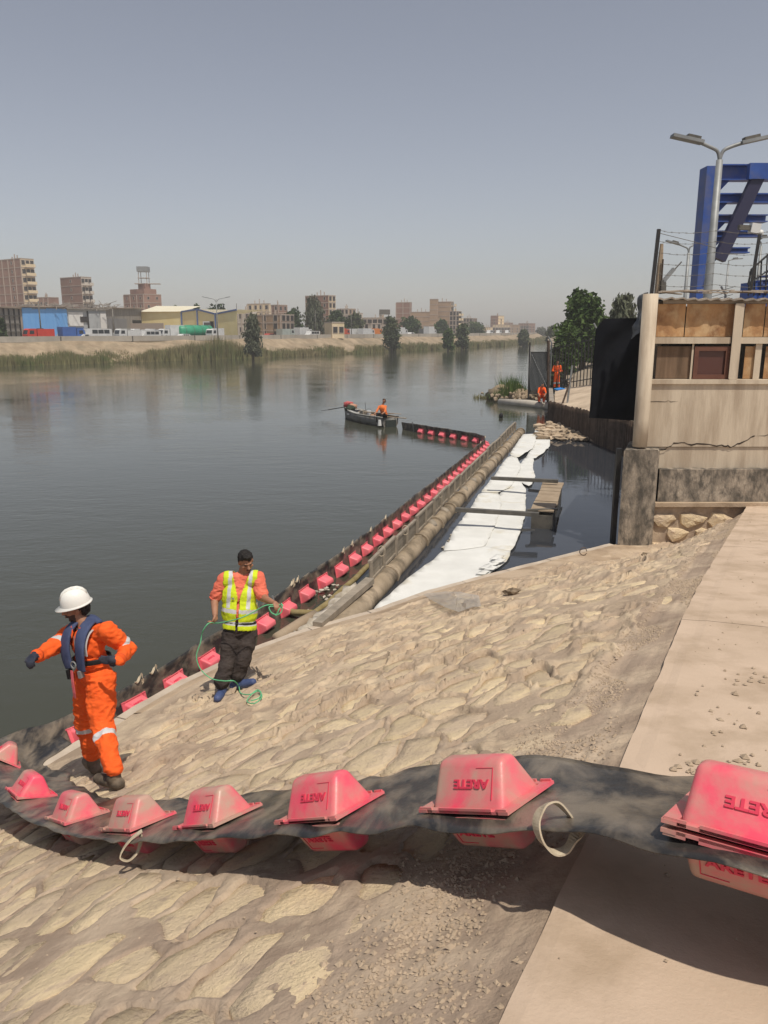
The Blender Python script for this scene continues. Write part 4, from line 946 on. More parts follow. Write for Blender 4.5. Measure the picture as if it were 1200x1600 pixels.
# ---------------------------------------------------------------- people
def remesh(mb, voxel, smooth=4):
    me = newmesh('tmp', mb.v, mb.f, []); ob = bpy.data.objects.new('tmp', me); C.objects.link(ob)
    m = ob.modifiers.new('r', 'REMESH'); m.mode = 'VOXEL'; m.voxel_size = voxel
    m = ob.modifiers.new('s', 'SMOOTH'); m.iterations = smooth; m.factor = .5
    bpy.context.view_layer.update(); out = bpy.data.meshes.new_from_object(ob.evaluated_get(bpy.context.evaluated_depsgraph_get()))
    bpy.data.objects.remove(ob); return out
class Prims:
    """tapered capsules and ellipsoids, each tagged with a material; grown together into one skin"""
    def __init__(s): s.p = []
    def cap(s, a, b, r1, r2, m, bands=()): s.p.append(('c', Vector(a), Vector(b), r1, r2, m, bands)); return s
    def ell(s, c, r, m, rot=None): s.p.append(('e', Vector(c), Vector(r), rot or Matrix.Identity(3), 0, m, ())); return s
    def geo(s, grow=0., only=None):
        mb = MB()
        for k, q in enumerate(s.p):
            if only is not None and k not in only: continue
            if q[0] == 'c':
                a, b, r1, r2 = q[1], q[2], q[3]+grow, q[4]+grow; t = (b-a); L = t.length; t.normalize(); u = t.orthogonal().normalized(); v = t.cross(u); seg = 14; rings = []
                for i in range(4): an = math.pi/2*(1-i/4+0) ; rings.append((-r1*math.sin(an), r1*math.cos(an)))
                rings[0] = (-r1, r1*.05)
                rings += [(0, r1), (L, r2)]
                for i in range(1,5): an = math.pi/2*i/4; rings.append((L+r2*math.sin(an), max(r2*math.cos(an), r2*.05)))
                vs = []; fs = []
                for (h, r) in rings:
                    for j in range(seg): an = 2*math.pi*j/seg; vs.append(a + t*h + (u*math.cos(an)+v*math.sin(an))*r)
                n = len(rings)
                for i in range(n-1):
                    for j in range(seg): fs.append((i*seg+j, i*seg+(j+1)%seg, (i+1)*seg+(j+1)%seg, (i+1)*seg+j))
                fs += [tuple(range(seg))[::-1], tuple((n-1)*seg+j for j in range(seg))]; mb.add(vs, fs)
            else:
                bm = bmesh.new(); bmesh.ops.create_icosphere(bm, subdivisions=3, radius=1); r = q[2]+Vector((grow,)*3)
                mb.add([q[3] @ Vector((w_.co.x*r.x, w_.co.y*r.y, w_.co.z*r.z)) + q[1] for w_ in bm.verts], [tuple(w_.index for w_ in f.verts) for f in bm.faces]); bm.free()
        return mb
    def nearest(s, P):
        """P (n,3) -> index of closest primitive and parameter along it"""
        best = np.full(len(P), 1e9); bi = np.zeros(len(P), int); bt = np.zeros(len(P))
        for k, q in enumerate(s.p):
            if q[0] == 'c':
                a = np.array(q[1]); ab = np.array(q[2])-a; t = np.clip(((P-a)@ab)/(ab@ab), 0, 1); d = np.linalg.norm(P-a-t[:,None]*ab, axis=1) - (q[3]+(q[4]-q[3])*t)
            else:
                Rm = np.array(q[3]); L = (P-np.array(q[1]))@Rm; r = np.array(q[2]); k0 = np.linalg.norm(L/r, axis=1); d = (k0-1)*r.min(); t = np.zeros(len(P))
            c = d < best; best = np.where(c, d, best); bi = np.where(c, k, bi); bt = np.where(c, t, bt)
        return bi, bt, best
    def body(s, mats, voxel=.0085, cloth=(), amp=.005, smooth=4, fn=None):
        me = remesh(s.geo(), voxel, smooth); n = len(me.vertices); co = np.zeros(n*3, np.float32); me.vertices.foreach_get('co', co); co = co.reshape(-1,3).astype(float)
        bi, bt, _ = s.nearest(co); nr = np.zeros(n*3, np.float32); me.vertex_normals.foreach_get('vector', nr); nr = nr.reshape(-1,3)
        for i in range(n):
            q = s.p[bi[i]]
            if q[5] in cloth:
                c = Vector(co[i]); w1 = Vector((c.x*6, c.y*6, c.z*11+2.5*c.x)) + mnoise.noise_vector(c*5)*.5; h = .7*mnoise.noise(w1) + .9*(.35-abs(mnoise.noise(Vector((c.x*8+3, c.y*8+5, c.z*17-5*c.x)))))+ .5*(.3-abs(mnoise.noise(Vector((c.x*16+3, c.y*16+5, c.z*30+9*c.y)))))
                co[i] += nr[i]*h*amp
        me.vertices.foreach_set('co', co.astype(np.float32).ravel())
        pc = np.zeros(len(me.polygons)*3, np.float32); me.polygons.foreach_get('center', pc); pc = pc.reshape(-1,3).astype(float); bi, bt, _ = s.nearest(pc); mi = np.zeros(len(pc), np.int32)
        for i in range(len(pc)):
            q = s.p[bi[i]]; k = q[5]
            for (a, b, mm) in q[6]:
                if a <= bt[i] <= b: k = mm
            if fn: k = fn(Vector(pc[i]), bi[i], bt[i], k)
            mi[i] = k
        me.materials.clear()
        for m in mats: me.materials.append(m)
        me.polygons.foreach_set('material_index', mi); me.polygons.foreach_set('use_smooth', np.full(len(mi), True)); me.update(); return me
def relink(name, me, parent, label=None):
    o = org(parent); me.transform(Matrix.Translation(-o)); me.update(); ob = link_mesh(name, me, parent, Matrix.Translation(o)); 
    if label: ob['label'] = label
    return ob
def basis(up, fwd):
    z = Vector(up).normalized(); y = Vector(fwd); y = (y - z*y.dot(z)).normalized(); x = y.cross(z); return Matrix((( x.x,y.x,z.x),(x.y,y.y,z.y),(x.z,y.z,z.z)))   # x right, y forward, z up
def hand(P, wrist, dirv, palm, m, curl=.6, sc=1., thumb=1):
    """palm: normal the fingers curl towards"""
    d = Vector(dirv).normalized(); n = Vector(palm); n = (n-d*n.dot(d)).normalized(); s = d.cross(n)*thumb
    P.cap(wrist, wrist+d*.045*sc, .024*sc, .030*sc, m)
    for k in range(4): 
        o = s*(.5*(1.5-k)*.030)*sc; b = wrist+d*.06*sc+o; P.cap(wrist+d*.02*sc+o*.6, b, .015*sc, .012*sc, m)
        L = (.040,.046,.043,.034)[k]*sc; c1 = d*math.cos(curl)+n*math.sin(curl); c2 = d*math.cos(curl*2.3)+n*math.sin(curl*2.3); c3 = d*math.cos(curl*3.1)+n*math.sin(curl*3.1)
        p1 = b+c1*L; p2 = p1+c2*L*.65; p3 = p2+c3*L*.5; P.cap(b,p1,.0095*sc,.009*sc,m).cap(p1,p2,.009*sc,.0082*sc,m).cap(p2,p3,.0082*sc,.007*sc,m)
    tb_ = wrist+d*.018*sc+s*.024*sc; t1 = tb_+(d*.7+s*.6+n*.35).normalized()*.036*sc; t2 = t1+(d*.8+s*.05+n*.6).normalized()*.030*sc; P.cap(tb_,t1,.014*sc,.011*sc,m).cap(t1,t2,.011*sc,.0085*sc,m)
def head(P, c, B, m, mb=None, sc=1.):
    """c centre of skull, B basis"""
    f = lambda x,y,z: Vector(c) + B @ Vector((x,y,z))*sc
    P.ell(f(0,-.008,.028), Vector((.074,.094,.088))*sc, m, B); P.ell(f(0,.025,-.030), Vector((.060,.066,.080))*sc, m, B)
    P.cap(f(-.030,.035,-.070), f(.030,.035,-.070), .028*sc, .028*sc, m if mb is None else mb); P.ell(f(0,.062,-.094), Vector((.024,.020,.020))*sc, m if mb is None else mb, B)
    P.cap(f(0,.085,.012), f(0,.112,-.026), .008*sc, .015*sc, m); P.cap(f(-.012,.100,-.030), f(.012,.100,-.030), .009*sc, .009*sc, m)
    P.cap(f(-.030,.086,.024), f(.030,.086,.024), .012*sc, .012*sc, m); P.cap(f(-.017,.093,-.056), f(.017,.093,-.056), .009*sc, .009*sc, m)
    for sx in (-1,1): P.ell(f(sx*.078,-.004,-.008), Vector((.011,.019,.033))*sc, m, B); P.ell(f(sx*.045,.062,-.022), Vector((.022,.02,.022))*sc, m, B)
def face_bits(root, c, B, sc=1., brow=True):
    f = lambda x,y,z: Vector(c) + B @ Vector((x,y,z))*sc
    for sx in (-1,1):
        q = MB(); q.blob(f(sx*.030,.088,.004), (.009*sc,.006*sc,.0045*sc), 1, 0, 2, 0); q.build('eye', [M_hair], root, smooth=True)
        if brow: MB().beam(f(sx*.014,.100,.022), f(sx*.046,.090,.024), .008*sc, .008*sc).build('eyebrow', [M_hair], root)
    q = MB(); q.beam(f(-.022,.1005,-.057), f(.022,.1005,-.057), .004*sc, .004*sc); q.build('mouth', [mat('lips',(.22,.08,.06),.6)], root)
def hairmesh(root, c, B, sc=1., low=-.02, fr=.055):
    P2 = Prims(); f = lambda x,y,z: Vector(c) + B @ Vector((x,y,z))*sc
    P2.ell(f(0,-.014,.036), Vector((.085,.102,.092))*sc, 0, B); P2.ell(f(0,-.045,-.010), Vector((.076,.070,.075))*sc, 0, B); P2.ell(f(0,.04,.10), Vector((.055,.05,.03))*sc, 0, B)
    me = remesh(P2.geo(), .008, 2); bm = bmesh.new(); bm.from_mesh(me); Bi = B.inverted(); dl = []
    for v in bm.verts:
        l = Bi @ (v.co-Vector(c)) / sc; v.co += (v.co-Vector(c)).normalized()*.011*mnoise.noise(v.co*60)
        if (l.y > .010 and l.z < fr + .012*math.sin(l.x*60)) or (l.y > -.035 and l.z < -.005) or l.z < -.075: dl.append(v)
    bmesh.ops.delete(bm, geom=dl, context='VERTS'); bm.to_mesh(me); bm.free(); me.materials.clear(); me.materials.append(M_hair); me.polygons.foreach_set('use_smooth', [True]*len(me.polygons)); return relink('hair', me, root)

# ---- man in orange overalls
D1 = 6.72
j = {}
def J(n, x, y, d): j[n] = at(x, y, d)
J('pel',146,1052,6.86); J('chest',140,1008,6.80); J('neck',134,976,6.80); J('hd',119,950,6.78)
J('ls',168,987,6.66); J('rs',107,990,6.92); J('le',200,1014,6.78); J('lw',187,1030,6.50); J('re',80,1015,6.72); J('rw',58,1024,6.50)
J('lh',158,1062,6.80); J('rh',137,1061,6.92); J('lk',160,1137,6.70)
la = onslope(178,1216,.10); ra = onslope(146,1193,.10); lt = onslope(158,1228,.045); rt = onslope(124,1196,.045)
J('rk',134,1128,7.1)
lg_dir = (lt-la); 
root = thing('person', (la+ra)/2 - Vector((0,0,.1)), 'person in orange overalls and white hard hat pointing out over the water', 'person')
P = Prims(); OR, RF, SK, GL, BT, BD = 0,1,2,3,4,5
upv = (j['neck']-j['pel']).normalized(); rv = (j['rs']-j['ls']).normalized(); Bt = basis(upv, upv.cross(rv)*-1 if False else Vector((-.55,-.80,0)))
P.ell(j['pel'], (.165,.135,.13), OR, Bt); P.ell((j['pel']+j['chest'])/2, (.150,.130,.14), OR, Bt); P.ell(j['chest']+Bt@Vector((0,0,.01)), (.170,.125,.15), OR, Bt)
P.cap(j['ls'], j['rs'], .075, .075, OR); P.cap(j['chest']+upv*.10, j['neck']+upv*.0, .11, .060, OR)
P.cap(j['ls'], j['le'], .082, .068, OR, ((.62,.80,RF),)); P.cap(j['le'], j['lw'], .066, .046, OR)
P.cap(j['rs'], j['re'], .082, .064, OR, ((.50,.70,RF),)); P.cap(j['re'], j['rw'], .062, .048, OR)
P.cap(j['lh'], j['lk'], .128, .100, OR); P.cap(j['lk'], la+Vector((0,0,.095)), .100, .068, OR, ((.20,.34,RF),))
P.cap(j['rh'], j['rk'], .125, .097, OR); P.cap(j['rk'], ra+Vector((0,0,.095)), .097, .068, OR, ((.05,.18,RF),))
P.cap(la+Vector((0,0,.03)), la, .058, .060, BT); P.cap(ra+Vector((0,0,.03)), ra, .058, .060, BT)
for A, T_ in ((la, lt),(ra, rt)):
    dv = (T_-A); dv.z = 0; dv.normalize(); P.cap(A-dv*.05-Vector((0,0,.035)), A+dv*.10-Vector((0,0,.05)), .052, .048, BT); P.cap(A+dv*.10-Vector((0,0,.05)), A+dv*.19-Vector((0,0,.06)), .052, .044, BT)
P.cap(j['neck']-upv*.02, j['hd']-Vector((0,0,.05)), .062, .056, SK)
Bh = basis(Vector((-.10,-.10,1)), Vector((-.93,-.36,-.10))); head(P, j['hd'], Bh, SK, BD)
hand(P, j['lw'], at(158,1033,6.46)-j['lw'], Bt@Vector((0,-1,0)), GL, .30, 1.2, 1)
hand(P, j['rw'], j['rw']-j['re'], Vector((0,0,-1)), GL, .75, 1.18, -1)
def fn1(p, k, t, m):
    if m == SK:
        l = Bh.inverted() @ (p-j['hd'])
        if l.z < -.035 and l.y > .02 and not (l.z > -.066 and l.z < -.048 and abs(l.x) < .02): return BD
    return m
me = P.body([M_orange,M_refl,M_skin,M_glove,M_boot,M_beard], .0075, (0,1), .024, 2, fn1); relink('body', me, root)
face_bits(root, j['hd'], Bh); hairmesh(root, j['hd'], Bh)
# hard hat
def hardhat(root, c, B, sc=1.):
    V = []; seg = 36; prof = [(0,.150),(.04,.146),(.075,.130),(.100,.102),(.116,.066),(.123,.030),(.126,.008),(.126,0)]
    for r, h in prof:
        for k in range(seg): a = 2*math.pi*k/seg; V.append((math.sin(a)*r*.93, math.cos(a)*r*1.08, h))
    for r, h in ((.142,-.006),(.140,-.012),(.118,-.004)):
        for k in range(seg):
            a = 2*math.pi*k/seg; pk = max(0, math.cos(a))**2; V.append((math.sin(a)*r*.93, math.cos(a)*r*1.06 + pk*.040*(1 if r > .13 else 0), h - pk*.010))
    n = len(prof)+3; fs = [(i*seg+k, i*seg+(k+1)%seg, (i+1)*seg+(k+1)%seg, (i+1)*seg+k) for i in range(n-1) for k in range(seg)]
    V = [Vector(c) + B@(Vector(v)*sc) for v in V]; sh = MB().add(V, fs).build('hard_hat', [M_helm], root, smooth=True)
    q = MB()
    for x in (-.022,0,.022):
        q.tube([Vector(c)+B@Vector((x*1.2, y*1.08, h+.002))*sc for y,h in ((-.112,.075),(-.085,.118),(-.05,.142),(0,.150),(.05,.142),(.085,.118),(.112,.075))], .005*sc, 6)
    q.build('ridge', [M_helm], sh, smooth=True)
hardhat(root, j['hd']+Bh@Vector((0,-.006,.046)), Bh @ Matrix.Rotation(R(-4),3,'X'), .93)
# life vest: two padded lobes over the shoulders, belt, buckle, pink strap
def padded(pts, wds, th, nrm, name, m, parent, edge=.012):
    mb = MB(); vs = []; n = len(pts); ring = 12
    for i, p in enumerate(pts):
        t = (pts[min(i+1,n-1)]-pts[max(i-1,0)]).normalized(); nn = nrm[i]; nn = (nn-t*nn.dot(t)).normalized(); s_ = t.cross(nn)
        for k in range(ring):
            a = 2*math.pi*k/ring; cx_, cy_ = math.cos(a), math.sin(a); cx_ = math.copysign(abs(cx_)**.6, cx_); cy_ = math.copysign(abs(cy_)**.7, cy_); vs.append(p + s_*cx_*wds[i]/2 + nn*cy_*th/2)
    fs = [(i*ring+k, i*ring+(k+1)%ring, (i+1)*ring+(k+1)%ring, (i+1)*ring+k) for i in range(n-1) for k in range(ring)] + [tuple(range(ring))[::-1], tuple((n-1)*ring+k for k in range(ring))]
    return mb.add(vs, fs).build(name, [m], parent, smooth=True)
tf = lambda x,y,z: j['chest'] + Bt@Vector((x,y,z))
def spl(ps, n=6):
    ps = [Vector(p) for p in ps]; o = []
    for i in range(len(ps)-1):
        for k in range(n): o.append(cr(ps[max(i-1,0)],ps[i],ps[i+1],ps[min(i+2,len(ps)-1)],k/n))
    return o+[ps[-1]]
for sx in (-1, 1):
    ps = spl([tf(sx*.085,.165,-.16), tf(sx*.100,.172,-.06), tf(sx*.105,.160,.05), tf(sx*.100,.115,.15), tf(sx*.085,.03,.215), tf(sx*.055,-.075,.215), tf(0,-.115,.185)])
    ns_ = [(Bt@(Vector((0,1,.15)).lerp(Vector((0,-.2,1)), min(1,i/24)) if i < 26 else Vector((0,-1,.5)))) for i in range(len(ps))]
    padded(ps, [.105+.02*math.sin(math.pi*i/len(ps)) for i in range(len(ps))], .032, ns_, 'life_vest', M_navy, root)
ring_ = [tf(math.cos(a)*.182, math.sin(a)*.148+.0, -.115) for a in np.linspace(0,2*math.pi,33)]
padded(ring_, [.045]*33, .012, [Bt@Vector((math.cos(a),math.sin(a),0)) for a in np.linspace(0,2*math.pi,33)], 'belt', M_black, root)
MB().tube([tf(.0+.035*math.cos(a), .178, -.12+.030*math.sin(a)) for a in np.linspace(0,2*math.pi,13)], .006, 6).build('buckle', [M_galv], root)
ribbon([tf(.030,.185,-.17), tf(.034,.19,-.27), tf(.045,.185,-.37), tf(.065,.175,-.42)], Bt@Vector((1,0,0)), .03, 'pull_strap', M_pinkw, root)
q = MB(); q.beam(tf(.085,.175,-.17), tf(.085,.172,-.25), .045,.03); q.build('pouch', [M_black], root)
q = MB(); q.beam(tf(-.085,.178,-.16), tf(-.085,.175,-.22), .045,.03); q.build('pouch', [mat('grey_fabric',(.2,.2,.2),.8)], root)
for sx in (-1,1):
    ps = spl([tf(sx*.135,.135,-.04), tf(sx*.145,.135,.05), tf(sx*.140,.085,.135), tf(sx*.13,.0,.175)]); ribbon(ps, Bt@Vector((1,0,0)), .035, 'reflective_strip', M_refl, root, .004)
q = MB(); 
for sx in (-1,1): q.add([tf(sx*.01,.125,.15), tf(sx*.065,.10,.20), tf(sx*.075,.118,.165), tf(sx*.02,.142,.10)], [(0,1,2,3),(3,2,1,0)])
q.build('collar', [M_orange], root)

# zip, pockets and cuffs of the overalls
q = MB(); q.tube([tf(0,.132,.12), tf(0,.140,.0), tf(0,.146,-.12)], .004, 5); q.build('zip', [M_galv], root)
for sx in (-1,1):
    q = MB(); q.beam(tf(sx*.05,.150,-.235), tf(sx*.12,.118,-.245), .004,.06, up=(0,0,1)); q.build('pocket_flap', [mat('orange_seam',(.70,.09,.015),.85)], root)
for a_, b_, r_ in ((j['le'],j['lw'],.052),(j['re'],j['rw'],.054)):
    t_ = (b_-a_).normalized(); MB().tube([b_-t_*.012, b_+t_*.012], r_, 14).build('cuff', [MATS['orange_seam']], root, smooth=True)
q = MB(); q.tube([j['neck']-upv*.035+Bt@Vector((math.cos(a)*.070, math.sin(a)*.062+.012, .012*math.sin(a))) for a in np.linspace(0,2*math.pi,17)], .014, 6); q.build('neckband', [mat('olive_cloth',(.06,.055,.035),.9)], root, smooth=True)

# ---- man in the yellow vest
j = {}; K2 = 9.0
J('pel',374,985,8.95); J('chest',374,930,8.93); J('neck',381,893,8.92); J('hd',384,877,8.86)
J('ls',351,905,8.90); J('rs',402,903,8.92); J('le',335,936,8.93); J('lw',336,960,8.78); J('re',411,934,8.86); J('rw',427,942,8.62)
J('lh',362,992,8.93); J('rh',387,990,8.97); J('lk',356,1030,8.86); J('rk',381,1028,8.90)
la = onslope(347,1078,.09); ra = onslope(371,1066,.09)
root = thing('person', (la+ra)/2 - Vector((0,0,.1)), 'person in yellow safety vest, salmon shirt and blue boots holding a green rope', 'person')
P = Prims(); SH, SK, TR, BT = 0,1,2,3
upv = (j['neck']-j['pel']).normalized(); Bt = basis(upv, Vector((.12,-1,0)))
P.ell(j['pel']+upv*.02, (.170,.130,.13), TR, Bt); P.ell((j['pel']+j['chest'])/2+upv*.02, (.165,.145,.14), SH, Bt); P.ell(j['chest'], (.185,.130,.16), SH, Bt)
P.cap(j['ls'], j['rs'], .072, .072, SH); P.cap(j['chest']+upv*.10, j['neck']-upv*.03, .12, .062, SH)
P.cap(j['ls'], j['ls'].lerp(j['le'],.80), .076, .070, SH); P.cap(j['ls'].lerp(j['le'],.6), j['le'], .052, .048, SK); P.cap(j['le'], j['lw'], .048, .032, SK)
P.cap(j['rs'], j['rs'].lerp(j['re'],.80), .076, .070, SH); P.cap(j['rs'].lerp(j['re'],.6), j['re'], .052, .048, SK); P.cap(j['re'], j['rw'], .046, .030, SK)
P.cap(j['lh'], j['lk'], .112, .086, TR); P.cap(j['lk'], la+Vector((0,0,.09)), .086, .082, TR); P.cap(j['rh'], j['rk'], .112, .086, TR); P.cap(j['rk'], ra+Vector((0,0,.09)), .086, .084, TR)
P.cap(la+Vector((0,0,.06)), la-Vector((0,0,.01)), .056, .054, BT); P.cap(ra+Vector((0,0,.06)), ra-Vector((0,0,.01)), .056, .054, BT)
for A, dv in ((la, Vector((-.05,-.95,0))),(ra, Vector((.92,-.35,0)))):
    dv.normalize(); g0 = lambda v_: Vector((v_.x, v_.y, gz(v_.x,v_.y)+.055)); P.cap(g0(A-dv*.05), g0(A+dv*.09), .052, .048, BT); P.cap(g0(A+dv*.09), g0(A+dv*.20), .052, .044, BT)
P.cap(j['neck']-upv*.02, j['hd']-Vector((0,0,.04)), .066, .060, SK)
Bh = basis(Vector((.10,-.42,1)), Vector((.45,-.80,-.50))); head(P, j['hd'], Bh, SK)
hand(P, j['lw'], Vector((.05,-.25,-1)), Bt@Vector((1,0,0)), SK, .8, 1.08, -1); hand(P, j['rw'], j['rw']-j['re'], Vector((-.2,.2,-1)), SK, .75, 1.05, 1)
me = P.body([M_salmon,M_skin,M_trouser,M_wellie], .0075, (0,2), .019, 2); relink('body', me, root)
face_bits(root, j['hd'], Bh); hairmesh(root, j['hd'], Bh, 1.02, fr=.060)
c_ = j['hd']; MB().beam(c_+Bh@Vector((-.024,.104,-.043)), c_+Bh@Vector((.024,.104,-.043)), .010,.008).build('moustache', [M_hair], root)
# safety vest from an offset torso shell
vi = [0,1,2,3,4]
PV = Prims(); PV.ell(j['pel']+upv*.05, (.195,.155,.15), 0, Bt); PV.ell((j['pel']+j['chest'])/2+upv*.02, (.208,.172,.22), 0, Bt); PV.ell(j['chest'], (.212,.146,.175), 0, Bt); PV.cap(j['ls'].lerp(j['rs'],.04), j['rs'].lerp(j['ls'],.04), .093, .093, 0); PV.cap(j['chest']+upv*.10, j['neck']-upv*.05, .125, .08, 0)
me = remesh(PV.geo(), .0085, 3); bm = bmesh.new(); bm.from_mesh(me); Bi = Bt.inverted(); dl = []; hC = (j['neck']-j['chest']).length; hP = -(j['pel']-j['chest']).length
for v in bm.verts:
    l = Bi@(v.co-j['chest']); v.co += v.normal*.007*(mnoise.noise(Vector((v.co.x*9,v.co.y*9,v.co.z*18))) + .5*mnoise.noise(v.co*26)); front = l.y > 0
    ztop = .215
    if l.z < hP+.02: dl.append(v); continue
    if front and abs(l.x) < .010+ max(0,(l.z+.0))*.30: dl.append(v); continue
    if front and abs(l.x) < .006 : dl.append(v); continue
    if l.z > .10 and math.hypot(l.x, l.y+.01) < .078: dl.append(v); continue
    if abs(l.x) > .192 and l.z > -.06: dl.append(v)
bmesh.ops.delete(bm, geom=dl, context='VERTS')
ge = [f for f in bm.faces]; bmesh.ops.solidify(bm, geom=ge, thickness=.004)
me.materials.clear(); [me.materials.append(m) for m in (M_vest, M_refl, M_black)]
for f in bm.faces:
    l = Bi@(f.calc_center_median()-j['chest']); k = 0; xs_ = abs(l.x)
    if .090 < xs_ < .132 and l.z > -.13: k = 1
    if -.185 < l.z < -.140 or -.325 < l.z < -.280: k = 1
    if l.y > 0 and xs_ < .020+max(0,(l.z+.0))*.30 and l.z < .15 and l.z > -.02: k = 0
    if l.y > 0 and xs_ < .014 and l.z < -.02: k = 2
    f.material_index = k; f.smooth = True
bm.to_mesh(me); bm.free(); relink('safety_vest', me, root)
tf = lambda x,y,z: j['chest'] + Bt@Vector((x,y,z))
q = MB(); q.add([tf(.062,.152,.0), tf(.042,.156,-.028), tf(.080,.150,-.028)], [(0,1,2),(2,1,0)], 0).add([tf(.062,.154,-.008), tf(.052,.157,-.024), tf(.071,.153,-.024)], [(0,1,2),(2,1,0)], 1); q.build('vest_logo', [M_white, M_black], root)
MB().tube([j['pel']+upv*.10+Bt@Vector((math.cos(a)*.172, math.sin(a)*.137, 0)) for a in np.linspace(0,2*math.pi,25)], .016, 6).build('belt', [M_black], root)
q = MB(); q.tube([j['neck']-upv*.045+Bt@Vector((math.cos(a)*.078, math.sin(a)*.066+.016, -.030*max(0,math.sin(a)))) for a in np.linspace(0,2*math.pi,17)], .010, 6); q.build('neckband', [mat('salmon_rib',(.62,.14,.09),.9)], root, smooth=True)
for a_, b_ in ((j['ls'],j['le']),(j['rs'],j['re'])):
    t_ = (b_-a_).normalized(); c_ = a_.lerp(b_,.80)+t_*.05; MB().tube([c_-t_*.008, c_+t_*.008], .064, 14).build('sleeve_hem', [MATS['salmon_rib']], root, smooth=True)
# the green rope he handles
hl = j['lw']+Vector((0,-.03,-.09)); hr = j['rw']+Vector((.05,-.04,-.01))
g = lambda x,y,o=.04: onslope(x,y,o)
rp = [g(392,1095), g(404,1091), g(408,1083), g(402,1078), g(392,1086), g(386,1096), g(398,1099), g(409,1089), g(404,1080), g(390,1085), g(376,1083), g(373,1072,.05), at(365,1064,8.6), at(350,1064,8.6), at(330,1060,8.7), at(313,1045,8.7), at(307,1025,8.7), at(313,1005,8.7), at(315,993,8.7), at(318,984,8.65), at(326,974,8.65), hl, hl+Vector((.06,-.05,.02)), at(372,967,8.55), at(395,957,8.55), at(415,946,8.5), hr, hr+Vector((.06,0,.0)), at(436,952,8.5), at(432,960,8.5), at(424,957,8.5), at(421,948,8.5), hr+Vector((.02,0,-.02)), at(440,943,8.5), at(440,956,8.5), at(430,962,8.5)]
q = MB(); q.tube(spl(rp, 8), .0065, 6); q.build('green_rope', [M_rope], None, smooth=True, label='green rope held by the man in the yellow vest, trailing to a coil', cat='rope', loc=hl)
q = MB(); p = onslope(408,1052,.03)
for k in range(5): a = p+Vector((random.uniform(-.03,.03),random.uniform(-.03,.03),0)); q.beam(a, a+Vector((random.uniform(-.12,.05),random.uniform(.05,.22),.02)), .012,.008)
pk = onslope(412,1125,.03)
q.build('dry_stalks', [M_wood], None, label='few dry stalks on the slope right of the blue boots', cat='stalks', loc=p)

